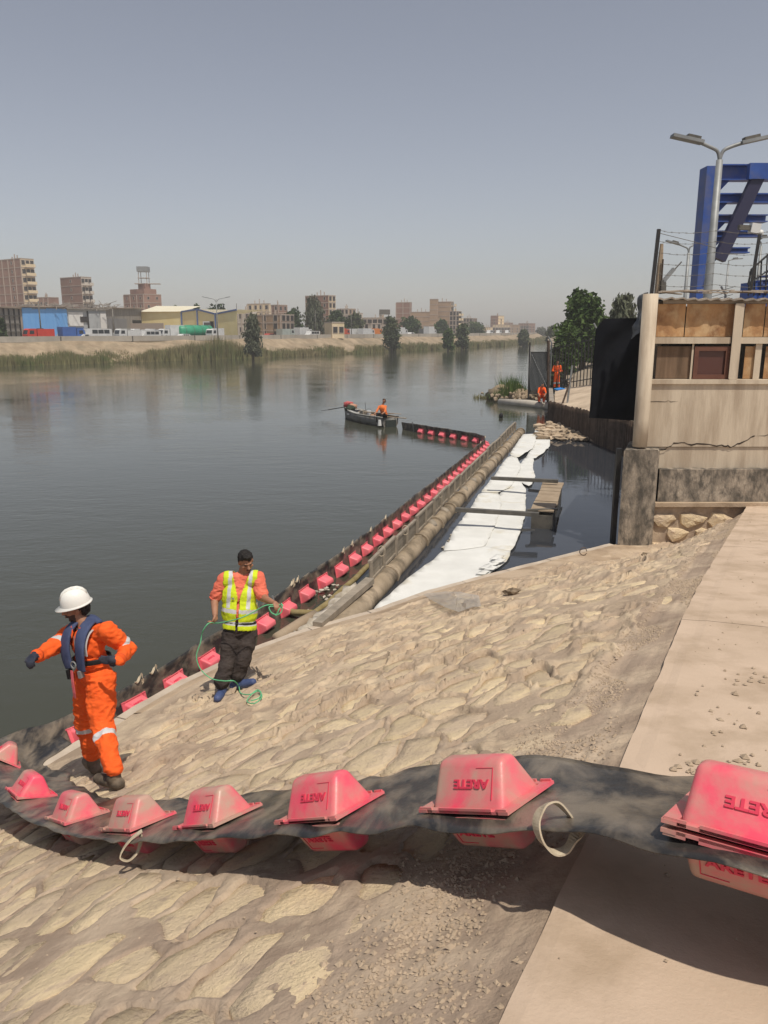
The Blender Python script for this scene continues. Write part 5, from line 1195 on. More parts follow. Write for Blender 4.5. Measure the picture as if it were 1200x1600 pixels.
# ---- small distant people
def small_person(px, py, d, hgt, pose, label, cloth, hat=None, seated=False, zfoot=None):
    foot = at(px, py, d); 
    if zfoot is not None: foot = onz(px, py, zfoot)
    s = hgt/1.75; root = thing('person', foot, label, 'person'); P = Prims(); f = lambda x,y,z: foot + Vector((x,y,z))*s
    if pose == 'stand':
        P.ell(f(0,0,.95),(.16*s,.12*s,.14*s),0); P.ell(f(0,0,1.25),(.18*s,.12*s,.24*s),0); P.cap(f(-.18,0,1.42),f(-.30,-.05,1.12),.075*s,.06*s,0); P.cap(f(-.30,-.05,1.12),f(-.12,-.2,1.10),.06*s,.045*s,0); P.cap(f(.18,0,1.42),f(.30,-.05,1.12),.075*s,.06*s,0); P.cap(f(.30,-.05,1.12),f(.12,-.2,1.10),.06*s,.045*s,0)
        P.cap(f(-.09,0,.9),f(-.12,0,.1),.10*s,.07*s,0,((.6,.75,3),)); P.cap(f(.09,0,.9),f(.14,0,.1),.10*s,.07*s,0,((.6,.75,3),)); P.cap(f(-.12,0,.06),f(-.12,-.16,.05),.05*s,.05*s,2); P.cap(f(.14,0,.06),f(.14,-.16,.05),.05*s,.05*s,2)
        hc = f(0,-.02,1.66); P.cap(f(0,0,1.45),hc,.06*s,.06*s,1); P.ell(f(-.12,-.22,1.10),(.05*s,)*3,1); P.ell(f(.12,-.22,1.10),(.05*s,)*3,1)
    elif pose == 'crouch':
        P.ell(f(0,.1,.42),(.17*s,.15*s,.14*s),0); P.cap(f(0,.08,.5),f(0,-.15,.88),.16*s,.16*s,0); P.cap(f(-.1,.1,.40),f(-.16,-.30,.52),.10*s,.08*s,0); P.cap(f(-.16,-.30,.52),f(-.15,-.15,.08),.08*s,.07*s,0); P.cap(f(.1,.1,.40),f(.16,-.30,.52),.10*s,.08*s,0); P.cap(f(.16,-.30,.52),f(.15,-.15,.08),.08*s,.07*s,0)
        P.cap(f(-.17,-.15,.90),f(-.26,-.38,.62),.07*s,.05*s,0); P.cap(f(-.26,-.38,.62),f(-.2,-.55,.42),.05*s,.04*s,1); P.cap(f(.17,-.15,.90),f(.22,-.4,.62),.07*s,.05*s,0); P.cap(f(.22,-.4,.62),f(.1,-.55,.42),.05*s,.04*s,1)
        P.cap(f(-.15,-.10,.05),f(-.15,-.30,.05),.05*s,.05*s,2); P.cap(f(.15,-.10,.05),f(.15,-.30,.05),.05*s,.05*s,2); hc = f(0,-.30,1.10); P.cap(f(0,-.18,.95),hc,.06*s,.06*s,1)
    else:   # seated in the boat
        P.ell(f(0,0,.12),(.17*s,.14*s,.13*s),2); P.cap(f(0,0,.18),f(-.10,-.08,.52),.16*s,.17*s,0); P.cap(f(-.09,0,.12),f(-.35,-.30,.24),.09*s,.07*s,2); P.cap(f(-.35,-.30,.24),f(-.38,-.34,-.12),.07*s,.05*s,2); P.cap(f(.09,0,.12),f(-.12,-.42,.24),.09*s,.07*s,2); P.cap(f(-.12,-.42,.24),f(-.15,-.46,-.12),.07*s,.05*s,2)
        P.cap(f(-.26,-.02,.58),f(-.40,-.20,.34),.06*s,.05*s,0); P.cap(f(-.40,-.20,.34),f(-.50,-.30,.22),.045*s,.04*s,1); P.cap(f(.06,-.14,.60),f(.02,-.36,.34),.06*s,.05*s,0); P.cap(f(.02,-.36,.34),f(-.12,-.46,.26),.045*s,.04*s,1)
        hc = f(-.02,-.12,.86); P.cap(f(-.10,-.09,.62),hc,.055*s,.055*s,1)
    Bh = basis((0,0,1),(-.5,-.8,0)); P.ell(hc+Vector((0,0,.03*s)),(.078*s,.092*s,.105*s),1,Bh)
    for sx in (-1,1): P.ell(hc+Bh@Vector((sx*.08,0,.01))*s,(.012*s,.018*s,.03*s),1,Bh)
    P.cap(hc+Bh@Vector((0,.085,.03))*s, hc+Bh@Vector((0,.105,0))*s, .01*s,.014*s,1)
    me = P.body([cloth, M_skin, M_black, M_refl], .017, (0,), .008, 2); relink('body', me, root)
    if hat: hardhat(root, hc+Vector((0,0,.055*s)), Bh, 1.05*s)
    else: hairmesh(root, hc, Bh, s)
    return root
small_person(869, 607, 53, 1.75, 'stand', 'person in orange overalls standing at the foot of the bar fence', M_orange, zfoot=1.02)
small_person(845, 629, 50, 1.7, 'crouch', 'person in orange crouching on the pale pipe at the inlet mouth', M_orange, zfoot=.36)

# ---------------------------------------------------------------- boat
bowp, sternp = onz(546,654,0), onz(610,667,0); bd = (bowp-sternp).normalized(); bs = Vector((bd.y,-bd.x,0)); bl0 = sternp
boat = thing('rowing_boat', (bowp+sternp)/2, 'small grey rowing boat loaded with gear on the open canal', 'boat')
LBt = (bowp-sternp).length+.5; stn = []; nst = 15
def bpt(f, s, z): return bl0 + bd*(f*LBt) + bs*s + Vector((0,0,z))
V = []; secn = 11
for i in range(nst):
    f = i/(nst-1); hw = .58*(1-max(0,(f-.45)/.55)**2.2)*(.80+.20*min(1,f*4)); top = .42+.30*max(0,f-.5)**1.6*2.2+.05*(1-f); kl_ = -.12+.30*max(0,f-.8)*2
    for k in range(secn):
        a = math.pi*k/(secn-1); s = -math.cos(a)*hw; z = top-(top-kl_)*math.sin(a)**.55 if 0 < k < secn-1 else top; V.append(bpt(f + .03*(z-kl_)*(f**3), s, z))
fs = [(i*secn+k, i*secn+k+1, (i+1)*secn+k+1, (i+1)*secn+k) for i in range(nst-1) for k in range(secn-1)]
n = len(V); V2 = []; cc = [sum((V[i*secn+k] for k in range(secn)), Vector())/secn for i in range(nst)]
for i in range(nst):
    for k in range(secn): V2.append(V[i*secn+k].lerp(cc[i]+Vector((0,0,.1)), .07) if 0 < k < secn-1 else V[i*secn+k] + bs*(.035 if k == 0 else -.035))
fs2 = [tuple(n+q for q in f[::-1]) for f in fs]; rimf = []
for i in range(nst-1):
    for k in (0, secn-1): rimf.append((i*secn+k, (i+1)*secn+k, n+(i+1)*secn+k, n+i*secn+k))
M_boat = mat('boat_grey', (.13,.13,.12), .6, (.22,.215,.20), 2, .2, 14, dust=(.10,.08,.06), dscale=3, damt=.3)
MB().add(V+V2, fs+fs2+rimf+[tuple(range(secn)), tuple((nst-1)*secn+k for k in range(secn))[::-1]]).build('hull', [M_boat], boat, smooth=True)
for sd_ in (0, secn-1): MB().tube([V[i*secn+sd_]+Vector((0,0,.02)) for i in range(nst)], .03, 6).build('gunwale', [mat('gunwale_grey',(.34,.33,.30),.7)], boat)
MB().beam(bpt(-.01,-.3,.12), bpt(-.01,.3,.12), .05,.45).build('transom', [mat('boat_dark',(.04,.05,.045),.5)], boat)
for f in (.16,.45,.74): MB().beam(bpt(f,-.5,.33), bpt(f,.5,.33), .22,.04).build('thwart', [M_white if f > .6 else M_wood], boat)
q = MB(); q.add([bpt(.60,-.50,.46),bpt(.84,-.36,.55),bpt(.84,.36,.55),bpt(.60,.50,.46)], [(0,1,2,3),(3,2,1,0)]); q.beam(bpt(.6,-.46,.44), bpt(.6,.46,.44),.05,.09); q.build('foredeck', [M_white], boat)
MB().beam(bpt(.62,0,.47), bpt(.76,0,.52), .5,.02).build('hatch', [M_black], boat)
gear = [('crate','grey crate amidships in the boat',.50,-.18,.50,(.38,.30,.42),(.33,.29,.24)),('crate','tan crate behind the grey crate in the boat',.38,.18,.45,(.40,.34,.22),(.40,.29,.17)),('crate','small white box beside the seated boatman',.27,-.22,.46,(.30,.26,.16),(.62,.61,.57)),('bucket','white round bucket in the middle of the boat',.43,-.05,.60,None,(.7,.7,.7)),('sack','red cloth sack on the bow of the boat',.93,0,.86,None,(.55,.12,.12)),('sack','salmon cloth bundle on the bow of the boat',.86,.12,.76,None,(.55,.30,.20)),('sack','dusty cloth bundle low in the middle of the boat',.33,.0,.44,None,(.36,.22,.14)),('crate','wooden fish crate nearest the boatman',.20,.2,.44,(.36,.30,.16),(.34,.23,.14)),('sack','dark tarpaulin bundle behind the bow bundles',.80,-.18,.70,None,(.04,.06,.04))]
for k, (nm, lb, f, s, z, dm, col) in enumerate(gear):
    p = bpt(f, s, z-.1); m_ = mat('gear%d' % k, col, .8, tuple(c*.7 for c in col), 9)
    if dm:
        o = thing('crate', p, lb, 'crate'); Mx = Matrix.Translation(p) @ Matrix.Rotation(math.atan2(bd.y,bd.x)+.15*k,4,'Z'); a, b, c = dm
        for (x0,x1,y0,y1) in ((-a/2,a/2,-b/2,-b/2+.03),(-a/2,a/2,b/2-.03,b/2),(-a/2,-a/2+.03,-b/2+.03,b/2-.03),(a/2-.03,a/2,-b/2+.03,b/2-.03)): MB().box((x0,y0,-c/2),(x1,y1,c/2),0,Mx).build('side', [m_], o)
        MB().box((-a/2+.03,-b/2+.03,-c/2),(a/2-.03,b/2-.03,c/2-.06),0,Mx).build('contents', [mat('nets',(.22,.17,.12),.9,(.38,.30,.22),14)], o)
    elif nm == 'bucket':
        o = thing('bucket', p, lb, 'bucket'); MB().tube([p+Vector((0,0,-.12)),p+Vector((0,0,.12))], [.10,.13], 12).build('shell', [m_], o); MB().tube([p+Vector((math.cos(a)*.13,0,.12+math.sin(a)*.12)) for a in np.linspace(0,math.pi,9)], .006, 4).build('handle', [M_dark], o)
    else:
        q = MB(); q.blob(p, (.26,.22,.17), k+9, 0, 2, .4); q.build('cloth_bundle', [m_], None, smooth=True, label=lb, cat='bundle', loc=p)
for k, (a, b, lb) in enumerate(((bpt(.93,-.25,.62), bpt(1.12,-.75,.42),'dark oar sticking out past the bow'),(bpt(.55,-.35,.55),bpt(.05,.35,.62),'long oar laid along the boat to the stern'),(bpt(.12,.05,.46), bpt(-.14,.50,.46),'short tiller stick over the stern'))):
    o = thing('oar', a, lb, 'oar'); MB().tube([a,b], .025, 6).build('shaft', [M_wood if k else M_dark], o)
    if k < 2: t_ = (b-a).normalized(); MB().beam(b-t_*.02, b+t_*.45, .14,.02).build('blade', [M_wood if k else M_dark], o)
MB().tube([bpt(.55,.1,.4), bpt(.57,.1,1.0)], .012, 5).build('boat_mast', [M_dark], boat)
small_person(0,0,40,1.7,'sit','person with black hair and orange shirt seated at the stern of the rowing boat', mat('orange_shirt', (.75,.19,.05), .9), zfoot=None) if False else None
def seat():
    p = bpt(.12, 0, .38); pr = Vector((0,0,CAM_H)); v = p-pr
    d = v.dot(Vector((0,_cp,-_sp))); r = v/d; x = 600+FPX*r.x; up = Vector((0,_sp,_cp)); y = 800-FPX*(v.dot(up)/d)
    small_person(x, y, d, 1.75, 'sit', 'person with black hair and orange shirt seated at the stern of the rowing boat', mat('orange_shirt', (.75,.19,.05), .9))
seat()
# white canister hung on the stern, dark floats and litter on the water
q = MB(); p = bpt(.0,-.62,.10); q.tube([p, p+Vector((0,0,.28))], [.10,.07], 8); q.build('fender', [M_white], boat)
for k, (x,y,lb) in enumerate(((783,650,'dark float bobbing below the pale pipe'),)):
    q = MB(); q.blob(onz(x,y,.1),(.12,.12,.18),k,0,2,.1); q.build('dark_buoy', [M_black], None, smooth=True, label=lb, cat='buoy', loc=onz(x,y,0))
# ---------------------------------------------------------------- far bank dressing
def offline(off, line=LB, side=1, step=1.0):
    out = []; P = []
    for a, b in zip(line[:-1], line[1:]):
        m_ = max(2, int((Vector(b)-Vector(a)).length/step))
        for k in range(m_): P.append(Vector(a).lerp(Vector(b), k/m_))
    P.append(Vector(line[-1])); n = len(P)
    for i, p in enumerate(P):
        t = (P[min(i+4,n-1)]-P[max(i-4,0)]).normalized(); out.append((p + Vector((-t.y,t.x))*off*side, t))
    return out
def xpx(p, z=3.0): return 600 + FPX*p.x/(p.y*_cp + (CAM_H-z)*_sp)
_cache = {}
def roadpt(x, off):
    if off not in _cache: _cache[off] = [(xpx(p), p, t) for p, t in offline(off) if p.y > 40]
    return min(_cache[off], key=lambda q: abs(q[0]-x))[1:]
def g3(x, Y, z=3.05): 
    p = onY(x, 516, Y); return Vector((p.x, Y, z))
# parapet wall in cast panels
par = thing('parapet_wall', (-57,111,3), 'long pale concrete parapet along the top of the far bank', 'wall'); ol = [q for q in offline(7.4, step=.5) if 60 < q[0].y < 620]; i = 0
M_par = mat('parapet', (.36,.33,.28), .9, (.44,.40,.34), .6, .2, 5, vary=.10)
while i < len(ol)-9:
    a, b = ol[i][0], ol[i+8][0]
    MB().beam((a.x,a.y,3.42),(b.x,b.y,3.42), .22, .84).build('panel', [M_par], par)
    if (i//8) % 3 == 0: MB().beam((a.x,a.y,2.9),(a.x,a.y,3.80), .30,.30).build('pillar', [M_steel], par)
    i += 8
# reeds
def blades(n, base, hfun, wd, m, name, label, cat, tip=.25):
    V = np.zeros((n*3,3)); k = 0
    for i in range(n):
        x, y, z, h, w_ = base(i); a = random.random()*math.pi; lx, ly = random.gauss(0,tip)*h*.4, random.gauss(0,tip)*h*.4
        V[3*i] = (x-math.cos(a)*w_, y-math.sin(a)*w_, z); V[3*i+1] = (x+math.cos(a)*w_, y+math.sin(a)*w_, z); V[3*i+2] = (x+lx, y+ly, z+h)
    return props(link_mesh(name, npmesh(name, V, np.arange(n*3).reshape(-1,3), m, smooth=False)), label, cat, None, 'stuff')
M_reed = mat('reeds', (.13,.165,.060), .85, (.30,.25,.14), .16, spec=.1, dust=(.20,.175,.09), dscale=.9, damt=.5)
M_reedg = mat('green_reeds', (.05,.11,.02), .85, (.12,.16,.05), .5, spec=.1)
wl = [q for q in offline(0, step=.5) if 60 < q[0].y < 700]; wts = np.array([1/ (q[0].length**1.3) for q in wl]); wts /= wts.sum(); picks = rng.choice(len(wl), 60000, p=wts)
def rb_(i):
    p, t = wl[picks[i]]; off = random.random()**1.3*4.6-.5; nn = Vector((-t.y,t.x)); q = p + nn*off + t*random.uniform(-.5,.5); d = q.length; v = float(mnoise.noise(Vector((q.x*.09,q.y*.09,0)))); v2 = mnoise.noise(Vector((q.x*.35,q.y*.35,4)))
    x = xpx(q); tall = 1.0 + 1.0*max(0,min(1,(x-200)/120))*max(0,min(1,(385-x)/40)) ; gap = 1 if v2 > -.25 or off < 1.5 else .4
    h = (1.25+.7*v+.8*v2)*tall*random.uniform(.5,1.25)*gap*(1-.12*off) ; return q.x, q.y, .0+max(0,(off-.8))*.36, max(.25,h), .03+.0005*d
blades(60000, rb_, None, .05, M_reed, 'reeds', 'belt of green and straw coloured reeds along the far bank waterline', 'reeds')
# scrub on the dirt bank
picks2 = rng.choice(len(wl), 5000, p=wts)
def rb2(i):
    p, t = wl[picks2[i]]; off = random.uniform(4.0,7.0); nn = Vector((-t.y,t.x)); q = p+nn*off; v = mnoise.noise(Vector((q.x*.25,q.y*.25,9))); return q.x, q.y, .9+(off-3)*.5, max(.02,.5*v+.15)*random.uniform(.4,1), .05
blades(5000, rb2, None, .05, M_reed, 'bank_scrub', 'thin dry scrub on the sandy far bank', 'scrub')

# trees
def leafmat(name, c, c2, sc=.6): return mat(name, c, .8, c2, sc, spec=.15, detail=3)
M_lf = [leafmat('leaf_dark', (.030,.055,.020), (.065,.095,.035)), leafmat('leaf_olive', (.055,.075,.035), (.105,.120,.060)), leafmat('leaf_grey', (.075,.085,.055), (.13,.14,.09)), leafmat('leaf_mid', (.040,.075,.018), (.09,.135,.040), .9)]
M_bark = mat('bark', (.10,.075,.05), .95, (.16,.125,.09), 6)
def tree(label, base, h, wd, mi=0, n=2600, leaf=.22, trunk=.22, lobes=9, droop=0., name='tree', bottom=.2, group=None, cat='tree'):
    root = thing(name, base, label, cat, group); base = Vector(base); rs = random.Random(int(base.x*13+base.y*7)); L = []
    for k in range(lobes):
        f = k/(lobes-1); zz = bottom*h + (h*(1-bottom))*(.12+.80*f); rr = wd/2*(.42+.30*math.sin(math.pi*min(1,f*.9+.12)))*rs.uniform(.75,1.15); a = k*2.4+rs.random(); dd = max(0, wd/2-rr)*rs.uniform(.5,1.0)*(1-.55*f)
        L.append((Vector((math.cos(a)*dd, math.sin(a)*dd, zz)), rr, rr*rs.uniform(.7,1.0)))
    mb = MB(); mb.tube([base-Vector((0,0,.3)), base+Vector((rs.uniform(-.2,.2),0,h*.35)), base+Vector((0,rs.uniform(-.3,.3),h*.75))], [trunk, trunk*.7, trunk*.25], 7)
    mb.build('trunk', [M_bark], root, smooth=True)
    for c, r, rz in L[::2]: MB().tube([base+Vector((0,0,max(.3,c.z*.5))), base+c*.6+Vector((0,0,c.z*.25)), base+c+Vector((0,0,rz*.5))], [trunk*.45, trunk*.3, trunk*.08], 5).build('limb', [M_bark], root)
    g = np.random.default_rng(int(abs(base.x*31+base.y))); wgt = np.array([q[1]**2 for q in L]); wgt /= wgt.sum(); ki = g.choice(len(L), n, p=wgt); d = g.normal(size=(n,3)); d /= np.linalg.norm(d,axis=1)[:,None]; rad = g.random(n)**.38*1.02
    rad *= 1 + .28*np.sin(d[:,0]*5+ki)*np.cos(d[:,2]*6+ki*2)
    cc = np.array([tuple(q[0]) for q in L])[ki] + d*rad[:,None]*np.stack([np.array([q[1] for q in L])[ki]]*2+[np.array([q[2] for q in L])[ki]],-1)
    if droop: cc[:,2] -= droop*g.random(n)*rad**2
    cc[:,2] = np.maximum(cc[:,2], .1*h if bottom > .05 else .05)
    u = g.normal(size=(n,3)); u /= np.linalg.norm(u,axis=1)[:,None]; w_ = np.cross(u, g.normal(size=(n,3))); w_ /= np.linalg.norm(w_,axis=1)[:,None]; s = leaf*(.6+.8*g.random(n))[:,None]
    if droop: u = u*.5 + np.array([0,0,-.8]); 
    V = np.stack([cc-u*s, cc+w_*s*.5, cc+u*s, cc-w_*s*.5],1).reshape(-1,3)
    props(link_mesh('crown', npmesh('crown', V, np.arange(n*4).reshape(-1,4), M_lf[mi], smooth=False), root, Matrix.Translation(base)))
    return root
def ztop(y, Y, x=600): return onY(x, y, Y).z
def treepx(label, x0, x1, yt, Y, mi=0, zb=3.0, **k):
    p = onY((x0+x1)/2, 516, Y); wd = (onY(x1,516,Y)-onY(x0,516,Y)).x; return tree(label, (p.x, Y, zb), ztop(yt,Y)-zb, wd, mi, **k)
p = onz(393,563,.1); treepx('feathery grey tree standing in the water edge reeds left of the brick houses', 376, 412, 490, p.y, 2, .1, n=3400, leaf=.24, lobes=12, bottom=.06, droop=.5)
p = onz(613,549,.1); treepx('dark bushy tree at the waterline nearest the bend of the canal', 594, 630, 496, p.y, 1, .1, n=3200, leaf=.30, lobes=10, bottom=.06)
treepx('tall grey green tree in front of the brown apartment block', 470, 512, 464, 182, 2, n=4200, leaf=.30, lobes=13, bottom=.08, droop=.4)
treepx('dark round tree left of the tall grey green tree', 437, 478, 486, 196, 0, n=2600, leaf=.36, bottom=.05)
treepx('dark round tree behind the white trailers', 508, 545, 487, 204, 0, n=2600, leaf=.36, bottom=.05)
treepx('wide dark tree right of the round tree behind the trailers', 535, 572, 492, 206, 1, n=2600, leaf=.36, bottom=.05)
treepx('dark tree crown just right of the waterline tree', 622, 662, 499, 240, 0, n=2400, leaf=.42, bottom=.05)
treepx('dark tree below the big brick block', 676, 704, 502, 262, 0, n=2000, leaf=.46, bottom=.05)
treepx('olive shrub tree overhanging the water right of the brick block', 689, 712, 515, onz(700,548,.1).y, 3, .1, n=2000, leaf=.34, bottom=.03)
treepx('brownish shrub tree beside the olive one at the water', 709, 735, 505, onz(722,546,.1).y, 1, .1, n=2000, leaf=.34, bottom=.03)
treepx('low dark tree row in front of the far arcaded house', 727, 760, 508, 300, 0, n=1800, leaf=.5, bottom=.05)
treepx('round hazy tree at the waterline before the last houses', 808, 829, 516, onz(818,541,.1).y, 1, .1, n=1800, leaf=.42, bottom=.05)
treepx('small dark tree at the left edge by the grey shed', -6, 11, 497, 122, 0, n=1400, leaf=.24, bottom=.1)
treepx('hazy tree mass on the right bank beyond the gate', 852, 874, 510, 215, 1, 1.0, n=2200, leaf=.4, bottom=.05)
treepx('distant hazy tree at the bend on the right bank', 836, 856, 514, 420, 2, 1.0, n=1200, leaf=.7, bottom=.05)
treepx('big dark leafy tree above the bar fence on the right bank', 868, 957, 459, 66, 3, 1.8, n=9000, leaf=.20, lobes=15, bottom=.05, trunk=.3)
treepx('lower dark shrub mass left of the big leafy tree', 860, 912, 508, 60, 3, 1.4, n=4200, leaf=.18, lobes=9, bottom=.03, trunk=.12, name='shrub', cat='bush')
treepx('pale feathery tree behind the black tarpaulin', 944, 1000, 456, 62, 2, 2.0, n=4200, leaf=.20, lobes=11, bottom=.2, droop=.7)
for k, (x0, x1, yt, lb) in enumerate(((268,282,478,'small dark tree over the yellow shed roof, leftmost'),(300,316,477,'middle small tree over the yellow shed roof'),(322,362,476,'wide dark tree row behind the yellow shed'))): treepx(lb, x0, x1, yt, 190, 0, n=700, leaf=.4, bottom=.3, lobes=6)
# palm
pl = thing('palm_tree', g3(173,176), 'palm tree behind the grey sheds', 'palm'); b = g3(173,176); tz = ztop(476,176)
MB().tube([b, Vector((b.x+.1,b.y,tz-1))], [.28,.22], 7).build('trunk', [M_bark], pl)
q = MB()
for k in range(15):
    a = k*2.4; p0_ = Vector((b.x,b.y,tz-1)); pts_ = [p0_ + Vector((math.cos(a)*r_, math.sin(a)*r_, .9*r_-.42*r_*r_)) for r_ in (0,.6,1.2,1.8,2.3)]
    for u_, v_ in zip(pts_[:-1], pts_[1:]): q.beam(u_, v_, .35, .03)
q.build('crown', [M_lf[0]], pl)

# buildings
def brickmat(nm, c, c2): return mat(nm, c, .9, c2, .35, .15, 3, dust=tuple(x*.82 for x in c), dscale=.12, damt=.3)
BR = [brickmat('brick_pinkish', (.285,.165,.125), (.34,.205,.155)), brickmat('brick_tan', (.36,.25,.165), (.42,.30,.20)), brickmat('brick_brown', (.24,.135,.10), (.30,.175,.13))]
M_cream = mat('cream_render', (.66,.53,.34), .9, (.72,.59,.40), .4); M_pale = mat('pale_render', (.52,.47,.40), .9, (.60,.54,.46), .4); M_band = mat('concrete_band', (.40,.33,.27), .9)
M_wdark = mat('window_dark', (.045,.040,.038), .4); M_wfr = mat('window_surround', (.42,.36,.30), .9)
def winmesh(w_, h_):
    q = MB(); t = .10; q.box((-w_/2-t,-.06,-h_/2-t),(w_/2+t,.1,-h_/2)).box((-w_/2-t,-.06,h_/2),(w_/2+t,.1,h_/2+t)).box((-w_/2-t,-.06,-h_/2),(-w_/2,.1,h_/2)).box((w_/2,-.06,-h_/2),(w_/2+t,.1,h_/2)); f = newmesh('window', q.v, q.f, M_wfr)
    q = MB(); q.box((-w_/2,-.02,-h_/2),(w_/2,.06,h_/2)); return f, newmesh('pane', q.v, q.f, M_wdark)
WM_s = winmesh(1.0,1.2); WM_l = winmesh(1.8,1.5); WM_t = winmesh(.7,.8)
def winat(root, p, out, kind):
    o = Vector(out).normalized(); X = Vector((-o.y,o.x,0)); M = Matrix(((X.x,-o.x,0,p.x),(X.y,-o.y,0,p.y),(0,0,1,p.z),(0,0,0,1)))
    w_ = link_mesh('window', kind[0], root, M); pn = link_mesh('pane', kind[1], None, M); pn.parent = w_; pn.matrix_basis = Matrix.Identity(4)
def building(label, xl, xc, xr, ytop, D, floors, ml, mr, th=36, wl_=0, wr_=0, kl=None, kr=None, balc=0, cols=3, name='apartment_building', zb=3.0, cat='building', top=True, colm=None, skipl=()):
    th = R(th); Cn = onY(xc, 516, D); Cn.z = 0; ul = (xl-600)/FPX*_cp; ur = (xr-600)/FPX*_cp
    La = (Cn.x-ul*Cn.y)/(math.cos(th)+ul*math.sin(th)); a = Vector((-math.cos(th), math.sin(th),0))
    b = Vector((math.sin(th), math.cos(th),0)); Lb = (ur*Cn.y-Cn.x)/(math.sin(th)-ur*math.cos(th)) if xr > xc else 8
    if Lb <= 0 or Lb > 60: Lb = 12
    zt = ztop(ytop, D, xc); root = thing(name, (Cn.x,Cn.y,zb), label, cat); A = Cn+a*La; B_ = Cn+b*Lb; E_ = A+b*Lb
    def pr(pts, z0, z1, m, nm, **k): return MB().prism([(p.x,p.y) for p in pts], z0, z1).build(nm, [m], root, **k)
    q = MB(); vs = [Vector((p.x,p.y,z)) for z in (zb, zt) for p in (Cn,B_,E_,A)]
    q.add(vs, [(0,1,5,4)], 1); q.add(vs, [(3,0,4,7),(1,2,6,5),(2,3,7,6),(4,5,6,7)], 0); q.build('wall', [ml, mr], root)
    fh = (zt-zb)/floors; e = .07; na = Vector((-b.x,-b.y,0)); nb_ = Vector((-a.x,-a.y,0))   # outward normals of left face, right face
    for k in range(1, floors+1):
        z = zb+k*fh; P4 = [Cn+na*e+nb_*e, B_+nb_*e+b*.0, B_-nb_*.05, Cn-nb_*.05-na*.05, A-na*.05, A+na*e]
        pr(P4, z-.22, z+.02 if k == floors else z, M_band, 'floor_band')
    for k in range(cols+1):
        if cols == 0: break
        p = Cn+a*(La*k/cols)*.995+a*.15; MB().beam(p+Vector((0,0,zb))+na*.03, p+Vector((0,0,zt-.24))+na*.03, .26,.14).build('column', [colm or M_band], root)
    for f in range(floors):
        z = zb+(f+.52)*fh
        if z > zt-.8: continue
        for k in range(wl_):
            if (f,k) in skipl: continue
            winat(root, Cn+a*(La*(k+.5)/wl_)+na*.02+Vector((0,0,z)), na, kl or WM_s)
        for k in range(wr_): winat(root, Cn+b*(Lb*(k+.5)/wr_)+nb_*.02+Vector((0,0,z)), nb_, kr or WM_s)
        if balc and f > 0:
            zz = zb+f*fh; 
            for k in range(balc):
                p = Cn+b*(Lb*(k+.55)/balc)+nb_*.65+Vector((0,0,zz-.1)); w2 = Lb/balc*.36; o_ = MB().beam(p-b*w2, p+b*w2, 1.3, .16).build('balcony', [M_band], root)
                MB().beam(p-b*w2+nb_*.6+Vector((0,0,.55)), p+b*w2+nb_*.6+Vector((0,0,.55)), .10, .8).build('railing', [mr], o_)
    if top:
        for k in range(3):
            p = Cn.lerp(E_, .25+.22*k)+Vector((0,0,zt)); MB().beam(p, p+Vector((0,0,1.0+.5*(k%2))), .25,.25).build('roof_stub', [M_band], root)
    return root, Cn, a, b, La, Lb, zt, zb
ap = building('tallest brick tower block with cream balconied side at the far left', 5, 43, 63, 403, 240, 9, BR[0], M_cream, 36, 4, 3, kl=WM_t, balc=1, cols=4, skipl=[(f,k) for f in range(9) for k in (0,2,3)])
building('second tower block, narrow with three small windows and white scaffolded balconies', 101, 133, 149, 432, 262, 7, BR[2], M_pale, 36, 1, 3, kl=WM_t, balc=2, cols=0)
st_, Cn, a, b, La, Lb, zt, zb = building('stepped brick block carrying a roof water tank', 197, 228, 255, 459, 262, 5, BR[0], BR[0], 40, 3, 2, kl=WM_t, kr=WM_t, cols=3, skipl=[(0,0),(1,1),(2,2)])
for (f0,f1,g0,g1,dz,nm) in ((.05,.75,.1,.8,1.6,'setback_storey'),(.15,.5,.3,.6,3.4,'stair_tower')):
    P4 = [Cn+a*La*f0+b*Lb*g0, Cn+a*La*f0+b*Lb*g1, Cn+a*La*f1+b*Lb*g1, Cn+a*La*f1+b*Lb*g0]; MB().prism([(p.x,p.y) for p in P4][::-1], zt, zt+dz).build(nm, [BR[0]], st_)
c_ = Cn+a*La*.28+b*Lb*.4; 
for sx, sy in ((-1,-1),(1,-1),(1,1),(-1,1)): p = c_+Vector((sx*1.3,sy*1.3,0)); MB().beam(p+Vector((0,0,zt+3.3)), p+Vector((0,0,zt+7)), .18,.18).build('tank_leg', [M_band], st_)
MB().beam(c_+Vector((0,0,zt+5)), c_+Vector((0,0,zt+5.15)), 3.2,3.2).build('tank_platform', [M_band], st_)
MB().beam(c_+Vector((0,0,zt+7.0)), c_+Vector((0,0,zt+8.6)), 3.4,3.4).build('water_tank', [M_galv], st_)
MB().beam(c_+Vector((-3,0,zt+3.3)), c_+Vector((5,1,zt+3.3)), 2.5,.2).build('roof_canopy', [M_band], st_)
building('low brick range at the left edge behind the sheds', -12, 2, 12, 459, 255, 3, BR[2], BR[2], 30, 2, 0, kl=WM_t)
building('low pinkish brick range between the two tower blocks', 58, 80, 96, 464, 275, 3, BR[0], BR[0], 30, 3, 0, kl=WM_t)
building('cream block with open roof left of the feathery tree', 388, 422, 424, 474, 262, 4, M_cream, M_cream, 30, 4, 0, kl=WM_s)
building('brick block just right of the cream one', 420, 436, 450, 476, 270, 4, BR[2], BR[2], 40, 2, 2)
building('low white house peeping over the tree left of the bricks', 372, 392, 402, 484, 225, 2, M_pale, M_pale, 36, 2, 1)
